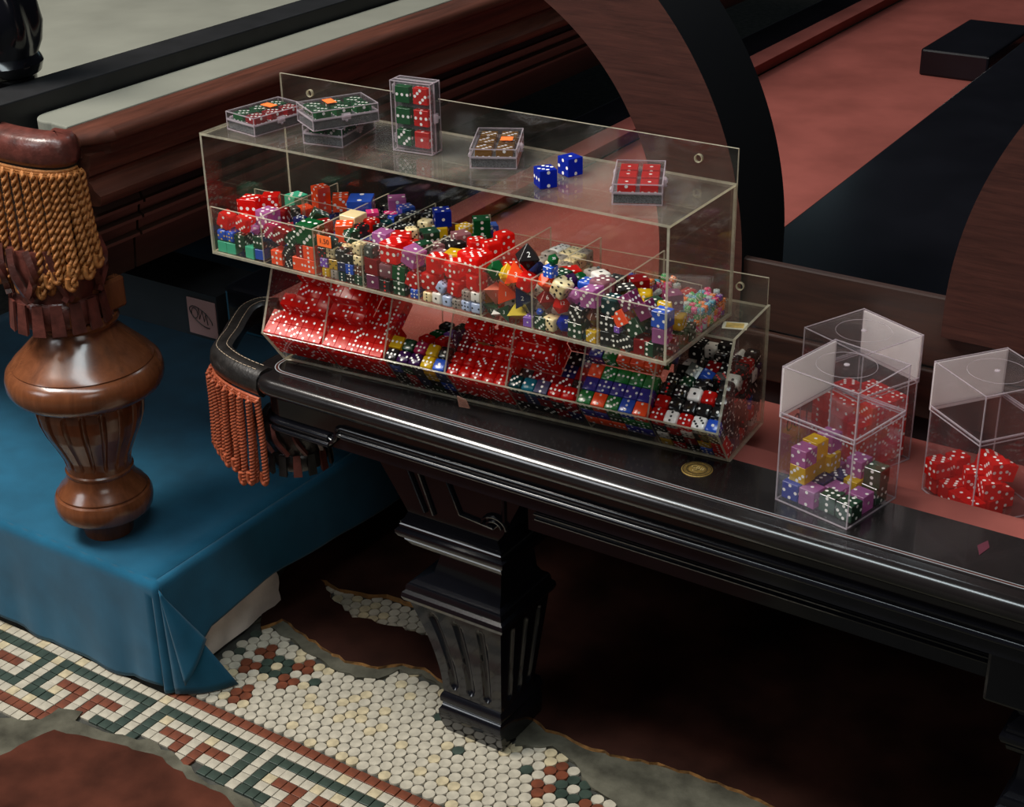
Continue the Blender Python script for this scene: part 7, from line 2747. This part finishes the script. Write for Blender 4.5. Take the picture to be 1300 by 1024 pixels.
ORD = ['first', 'second', 'third', 'fourth', 'fifth', 'sixth', 'seventh', 'eighth']
PLACE_U = {'front': 'at the front pane of', 'top': 'on top of the heap in', 'back': 'deep in the heap of', 'mini': 'at the back of'}
PLACE_L = {'lip': 'in the front row of', 'pane': 'behind the sloped pane of', 'top': 'in the stack of', 'loose': 'heaped in'}
NUM = {'t10': ['10', '00', '5', '30', '7', '20', '6'], 't20': ['12', '8', '20', '3', '5', '17'], 't8': ['6', '2', '3'], 't4': ['1', '3', '2']}
rows = []
for line in DICE.strip().split('\n'):
    t = line.split()
    sh, col, pip, comp, place = t[0], t[1], t[2], t[3], t[4]
    size = int(t[5]) / 10000
    x, y, z = (int(v) / 10000 for v in t[6:9])
    qt = Quaternion([int(v) / 1000 for v in t[9:13]])
    qt.normalize()
    rows.append((sh, col, pip, comp, place, size, Vector((x, y, z)), qt))
labelled = {}
ORD += ['ninth', 'tenth', 'eleventh', 'twelfth', 'thirteenth', 'fourteenth', 'fifteenth', 'sixteenth', 'seventeenth', 'eighteenth', 'nineteenth', 'twentieth', 'twenty-first', 'twenty-second', 'twenty-third', 'twenty-fourth']
for i, (sh, col, pip, comp, place, size, p, qt) in enumerate(rows):
    shape = {'c': '', 'q': '', 'r': 'rounded ', 'm': 'tiny ', 't4': 'four-sided ', 't8': 'eight-sided ', 't10': 'ten-sided ', 't20': 'twenty-sided '}[sh]
    pips = '' if pip in 'nw' or sh[0] == 't' else PIPN[pip] + '-pipped '
    pl = place.split(':')
    if pl[0] == 'mini':
        where = ('near' if p.y < .103 else 'middle' if p.y < .123 else 'far') + ' strip at the rear of %s upper compartment' % ORD[int(comp[1]) - 1]
    elif comp[0] == 'U':
        where = PLACE_U[pl[0]] + ' %s upper compartment' % ORD[int(comp[1]) - 1]
    elif comp[0] == 'L' and len(pl) == 3:
        j, k = int(pl[1]), int(pl[2])
        bin_ = '%s lower bin' % ORD[int(comp[1]) - 1]
        if pl[0] == 'deep':
            where = '%s row back, %s from left, underneath, %s' % (ORD[j], ORD[k], bin_)
        elif pl[0] == 'pane':
            where = '%s row up the pane, %s from left, %s' % (ORD[j], ORD[k], bin_)
        else:
            where = '%s row back, %s from left, %s' % (ORD[j], ORD[k], bin_)
    elif comp[0] == 'L':
        yl = -math.sin(LANG) * (p.x - LX0) + math.cos(LANG) * (p.y - LY0)
        zone = 'near the lip' if yl < .06 else 'midway back' if yl < .10 else 'at the back'
        where = zone + ' in the %s lower bin' % ORD[int(comp[1]) - 1]
    elif comp == 'BB':
        lay = ['bottom', 'second', 'third', 'top'][min(3, max(0, int((p.z - .469) / .0184)))]
        where = lay + ' layer of the rear clear box'
    else:
        where = {'BF': 'in the front clear box', 'BR': 'in the right-hand clear box', 'BB': 'stacked in the rear clear box'}[comp]
    labelled.setdefault((COLNAME[col] + ' ' + shape + pips + 'die ' + where), []).append(i)
dice_objs = {}
for lab, idx in labelled.items():
    idx.sort(key=lambda i: rows[i][6].x)
    n = len(idx)
    for k, i in enumerate(idx):
        sh, col, pip, comp, place, size, p, qt = rows[i]
        name = lab
        if 1 < n <= 24 and place.split(':')[0] != 'back':
            pos = 'leftmost' if k == 0 else 'rightmost' if k == n - 1 else ORD[k] + ' from left'
            name = lab.replace(' die ', ' die, %s, ' % pos)
        if len(name.replace('-', ' ').split()) > 16:
            name = name.replace(' translucent', '').replace(' opaque', '').replace(' heap in', ' heap,')
        if comp[0] == 'U':
            grp = 'dice in the %s upper compartment' % ORD[int(comp[1]) - 1]
        elif comp[0] == 'L':
            grp = 'dice in the %s lower bin' % ORD[int(comp[1]) - 1]
        else:
            grp = {'BF': 'mixed dice in the front clear box', 'BR': 'red dice in the right clear box', 'BB': 'red dice in the rear clear box'}[comp]
        o = die(sh, col, pip, size, Matrix.Translation(p) @ qt.to_matrix().to_4x4(), name, grp)
        dice_objs[i] = o
        if sh in NUM and place in ('front', 'top') and pip != 'n':
            # numeral printed on the face turned most to the viewer
            best = None
            for f in o.data.polygons:
                if f.area < .05:
                    continue
                nw = qt @ f.normal
                dd = nw.dot((camp - p).normalized()) * f.area ** .3
                if best is None or dd > best[0]:
                    best = (dd, f)
            f = best[1]
            nn = f.normal.normalized()
            upv = (qt.inverted() @ Vector((0, 0, 1)))
            upv = (upv - nn * upv.dot(nn)).normalized()
            rt = upv.cross(nn)
            Mt = Matrix.Translation(f.center + nn * .006) @ Matrix((rt, upv, nn)).transposed().to_4x4()
            m = MB()
            s_ = NUM[sh][i % len(NUM[sh])]
            place_text(m, s_, .34 if len(s_) < 2 else .28, Mt)
            m.build('numeral', M['pip_w' if pip == 'w' else 'pip_k'], o, normals=False)

# ------------------------------------------------------------------ clear plastic cases of six dice on the shelf
CW, CL, CH, CB = .050, .078, .0215, .0120
SH = F + H1 + .0001


def shell(m, x0, x1, y0, y1, z0, z1, t, floor_=True, roof=False, rod=.0009):
    """Five thin walls with bright rods along the edges; material 0 sheet, 1 edge."""
    m.box(x0, x0 + t, y0, y1, z0, z1, 0)
    m.box(x1 - t, x1, y0, y1, z0, z1, 0)
    m.box(x0 + t, x1 - t, y0, y0 + t, z0, z1, 0)
    m.box(x0 + t, x1 - t, y1 - t, y1, z0, z1, 0)
    if floor_:
        m.box(x0 + t, x1 - t, y0 + t, y1 - t, z0, z0 + t, 0)
    if roof:
        m.box(x0 + t, x1 - t, y0 + t, y1 - t, z1 - t, z1, 0)
    r_ = rod
    for z in (z0, z1 - r_):
        for y in (y0 - .0001, y1 - r_ + .0001):
            m.box(x0, x1, y, y + r_, z - .0001, z + r_, 1)
        for x in (x0 - .0001, x1 - r_ + .0001):
            m.box(x, x + r_, y0, y1, z - .0001, z + r_, 1)
    for x in (x0 - .0001, x1 - r_ + .0001):
        for y in (y0 - .0001, y1 - r_ + .0001):
            m.box(x, x + r_, y, y + r_, z0, z1, 1)


def dice_case(label, Mx, cols, vals, sticker=None, words=''):
    root = thing('dice_case', label, 'case', group='clear dice cases on the shelf')
    root.matrix_world = Mx
    hw, hl = CW / 2, CL / 2
    m = MB()
    shell(m, -hw, hw, -hl, hl, 0.0001, CB, .0012)
    m.build('base', [M['case'], M['case_edge']], root)
    m = MB()
    shell(m, -hw, hw, -hl, hl, CB + .0002, CH, .0012, False, True)
    m.build('lid', [M['case'], M['case_edge']], root)
    m = MB()
    m.box(-hw + .0016, hw - .0016, -hl + .0016, hl - .0016, .0014, .0114)
    m.build('foam_insert', M['foam'], root)
    for sy in (-.35, .35):
        m = MB()
        m.tube([(-hw - .0012, sy * CL - .005, CB), (-hw - .0012, sy * CL + .005, CB)], .0017, 8)
        m.build('hinge', M['case_edge'], root, smooth=60)
    m = MB()
    m.box(hw, hw + .0022, -.005, .005, CB - .0035, CB + .0035)
    m.tube([(hw + .0022, -.004, CB + .001), (hw + .0022, .004, CB + .001)], .0017, 8)
    m.tube([(hw + .0015, 0.0, CB - .004), (hw + .0025, 0.0, CB - .005)], .0016, 8)
    m.build('latch', M['case_edge'], root, smooth=60)
    if sticker:
        m = MB()
        sw, shh = sticker[2:] if len(sticker) > 2 else (.009, .0055)
        m.box(sticker[0] - sw, sticker[0] + sw, sticker[1] - shh, sticker[1] + shh, CH + .0001, CH + .0005)
        st_ = m.build('price_sticker', M['sticker'], root)
    k = 0
    for j in range(3):
        for i in range(2):
            lx_, ly_ = (i - .5) * .0225, (j - 1) * .0240
            Ml = Mx @ Matrix.Translation((lx_, ly_, .0115 - .0095 + .0095 + .0 + 0.0)) @ Matrix.Rotation(random.choice((0, math.pi)), 4, 'Z') @ UPROT[vals[k]]
            # the die sits in a pocket of the foam: its centre is half-way up the case
            Ml.translation = Mx @ Vector((lx_, ly_, .0105))
            pos = ('left', 'right')[i] + ' ' + ('near', 'middle', 'far')[j]
            die('c', cols[k], 'w', .0178, Ml, '%s die at the %s place of the %s' % (COLNAME[cols[k]], pos, words), 'dice in the ' + words)
            k += 1
    return root


def frame_from(front, long_dir, z, W=CW, L=CL):
    """Case frame from its front corner, +x to the latch side."""
    ld = Vector((long_dir[0], long_dir[1], 0)).normalized()
    sd_ = Vector((-ld.y, ld.x, 0))      # to the left of long_dir
    c = Vector((front[0], front[1], 0)) + ld * L / 2 + sd_ * W / 2
    R = Matrix((-sd_, ld, Vector((0, 0, 1)))).transposed().to_4x4()
    return Matrix.Translation((c.x, c.y, z)) @ R


dice_case('leftmost clear case of green and dark red dice with an orange sticker', frame_from((.0686, .0186), (.16, .987), SH), ['G', 'DR'] * 3, [6] * 6, (-.004, .008), 'leftmost clear case')
dice_case('clear case of green dice lying under another case', frame_from((.1823, .036), (-.18, .98), SH), ['G'] * 6, [2, 3, 1, 2, 6, 6], None, 'lower stacked case')
dice_case('clear case of green dice stacked askew on another case with orange sticker', frame_from((.1635, .0105), (.492, .87), SH + CH + .0008), ['G'] * 6, [6] * 6, (-.008, -.006), 'upper stacked case')
uy = math.radians(5.6)
Mup = Matrix.Translation((.262, .0580, SH)) @ Matrix.Rotation(uy, 4, 'Z') @ Matrix((Vector((1, 0, 0)), Vector((0, 0, 1)), Vector((0, -1, 0)))).transposed().to_4x4()
Mup = Mup @ Matrix.Translation((0, CL / 2 + .001, -CH))
dice_case('clear case standing upright holding three green and three red dice', Mup, ['G', 'R'] * 3, [6, 1, 3, 5, 3, 6], None, 'upright clear case')
dice_case('clear case of amber dice with a square orange sticker', frame_from((.3900, .0700), (-.46, .888), SH, CW, CL), ['AM'] * 6, [6] * 6, (.011, -.002, .0065, .0065), 'amber dice case')
dice_case('rightmost clear case of red dice showing single pips', frame_from((.5775, .0450), (-.44, .898), SH), ['R'] * 6, [1] * 6, None, 'rightmost clear case')
die('c', 'B', 'w', .019, Matrix.Translation((.4450, .0395, SH + .0097)) @ Matrix.Rotation(math.radians(52), 4, 'Z') @ UPROT[6] @ Matrix.Rotation(math.pi / 2, 4, 'Z'), 'blue translucent die on the shelf, nearer of the loose pair', 'loose blue dice on the shelf')
die('c', 'B', 'w', .019, Matrix.Translation((.4470, .0850, SH + .0097)) @ Matrix.Rotation(math.radians(-22), 4, 'Z') @ UPROT[1], 'blue translucent die on the shelf, farther of the loose pair', 'loose blue dice on the shelf')

# ------------------------------------------------------------------ clear lidded boxes of dice on the right
BL = .0875


def clear_box(label, corner, ux, z, milky, prices=False):
    yaw = math.atan2(ux[1], ux[0])
    root = thing('clear_box', label, 'box', (corner[0], corner[1], z), yaw, 'clear lidded boxes of dice')
    t = .002
    hb, ht = .1000, .1520
    m = MB()
    shell(m, 0, BL, 0, BL, .0001, hb, t, True, False, .0012)
    m.build('box_body', [M['case'], M['case_edge']], root)
    e = .0009
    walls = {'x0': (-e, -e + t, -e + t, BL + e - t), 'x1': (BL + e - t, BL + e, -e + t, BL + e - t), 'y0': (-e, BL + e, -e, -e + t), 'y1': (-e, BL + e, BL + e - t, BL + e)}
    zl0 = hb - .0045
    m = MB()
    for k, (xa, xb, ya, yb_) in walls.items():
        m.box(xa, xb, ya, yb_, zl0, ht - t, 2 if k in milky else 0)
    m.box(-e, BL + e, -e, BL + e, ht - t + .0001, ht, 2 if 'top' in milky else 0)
    r_ = .0011
    for zz in (zl0, zl0 + .0050, ht - r_):
        for y in (-e - .0002, BL + e - r_ + .0002):
            m.box(-e, BL + e, y, y + r_, zz, zz + r_ * .8, 1)
        for x in (-e - .0002, BL + e - r_ + .0002):
            m.box(x, x + r_, -e, BL + e, zz, zz + r_ * .8, 1)
    for x in (-e - .0002, BL + e - r_ + .0002):
        for y in (-e - .0002, BL + e - r_ + .0002):
            m.box(x, x + r_, y, y + r_, zl0, ht, 1)
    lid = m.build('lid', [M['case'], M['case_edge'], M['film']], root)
    m = MB()
    m.lathe([(ht + .0001, .0030), (ht + .0010, .0028), (ht + .0013, .0018), (ht + .0006, .0006)], 16, BL / 2, BL / 2)
    m.build('lid_nub', M['case_edge'], lid, smooth=50)
    m = MB()
    m.tube([(BL / 2 + .030 * math.cos(i * math.pi / 24), BL / 2 + .030 * math.sin(i * math.pi / 24), ht + .0001) for i in range(48)], .00025, 4, closed=True)
    m.build('moulding_ring', M['case_edge'], lid)
    if prices:
        m = MB()
        W_ = Matrix.Translation((BL * .36, BL + .0003, .080)) @ Matrix.Rotation(math.pi / 2, 4, 'X') @ Matrix.Rotation(math.pi, 4, 'Y')
        place_text(m, '1.00', .024, W_)
        m.build('marker_price', M['ink'], root)
        m = MB()
        W_ = Matrix.Translation((BL * .30, BL + .0003, .060)) @ Matrix.Rotation(math.pi / 2, 4, 'X') @ Matrix.Rotation(math.pi, 4, 'Y')
        place_text(m, 'EACH', .009, W_)
        m.build('marker_word', M['ink_olive'], root)
    return root


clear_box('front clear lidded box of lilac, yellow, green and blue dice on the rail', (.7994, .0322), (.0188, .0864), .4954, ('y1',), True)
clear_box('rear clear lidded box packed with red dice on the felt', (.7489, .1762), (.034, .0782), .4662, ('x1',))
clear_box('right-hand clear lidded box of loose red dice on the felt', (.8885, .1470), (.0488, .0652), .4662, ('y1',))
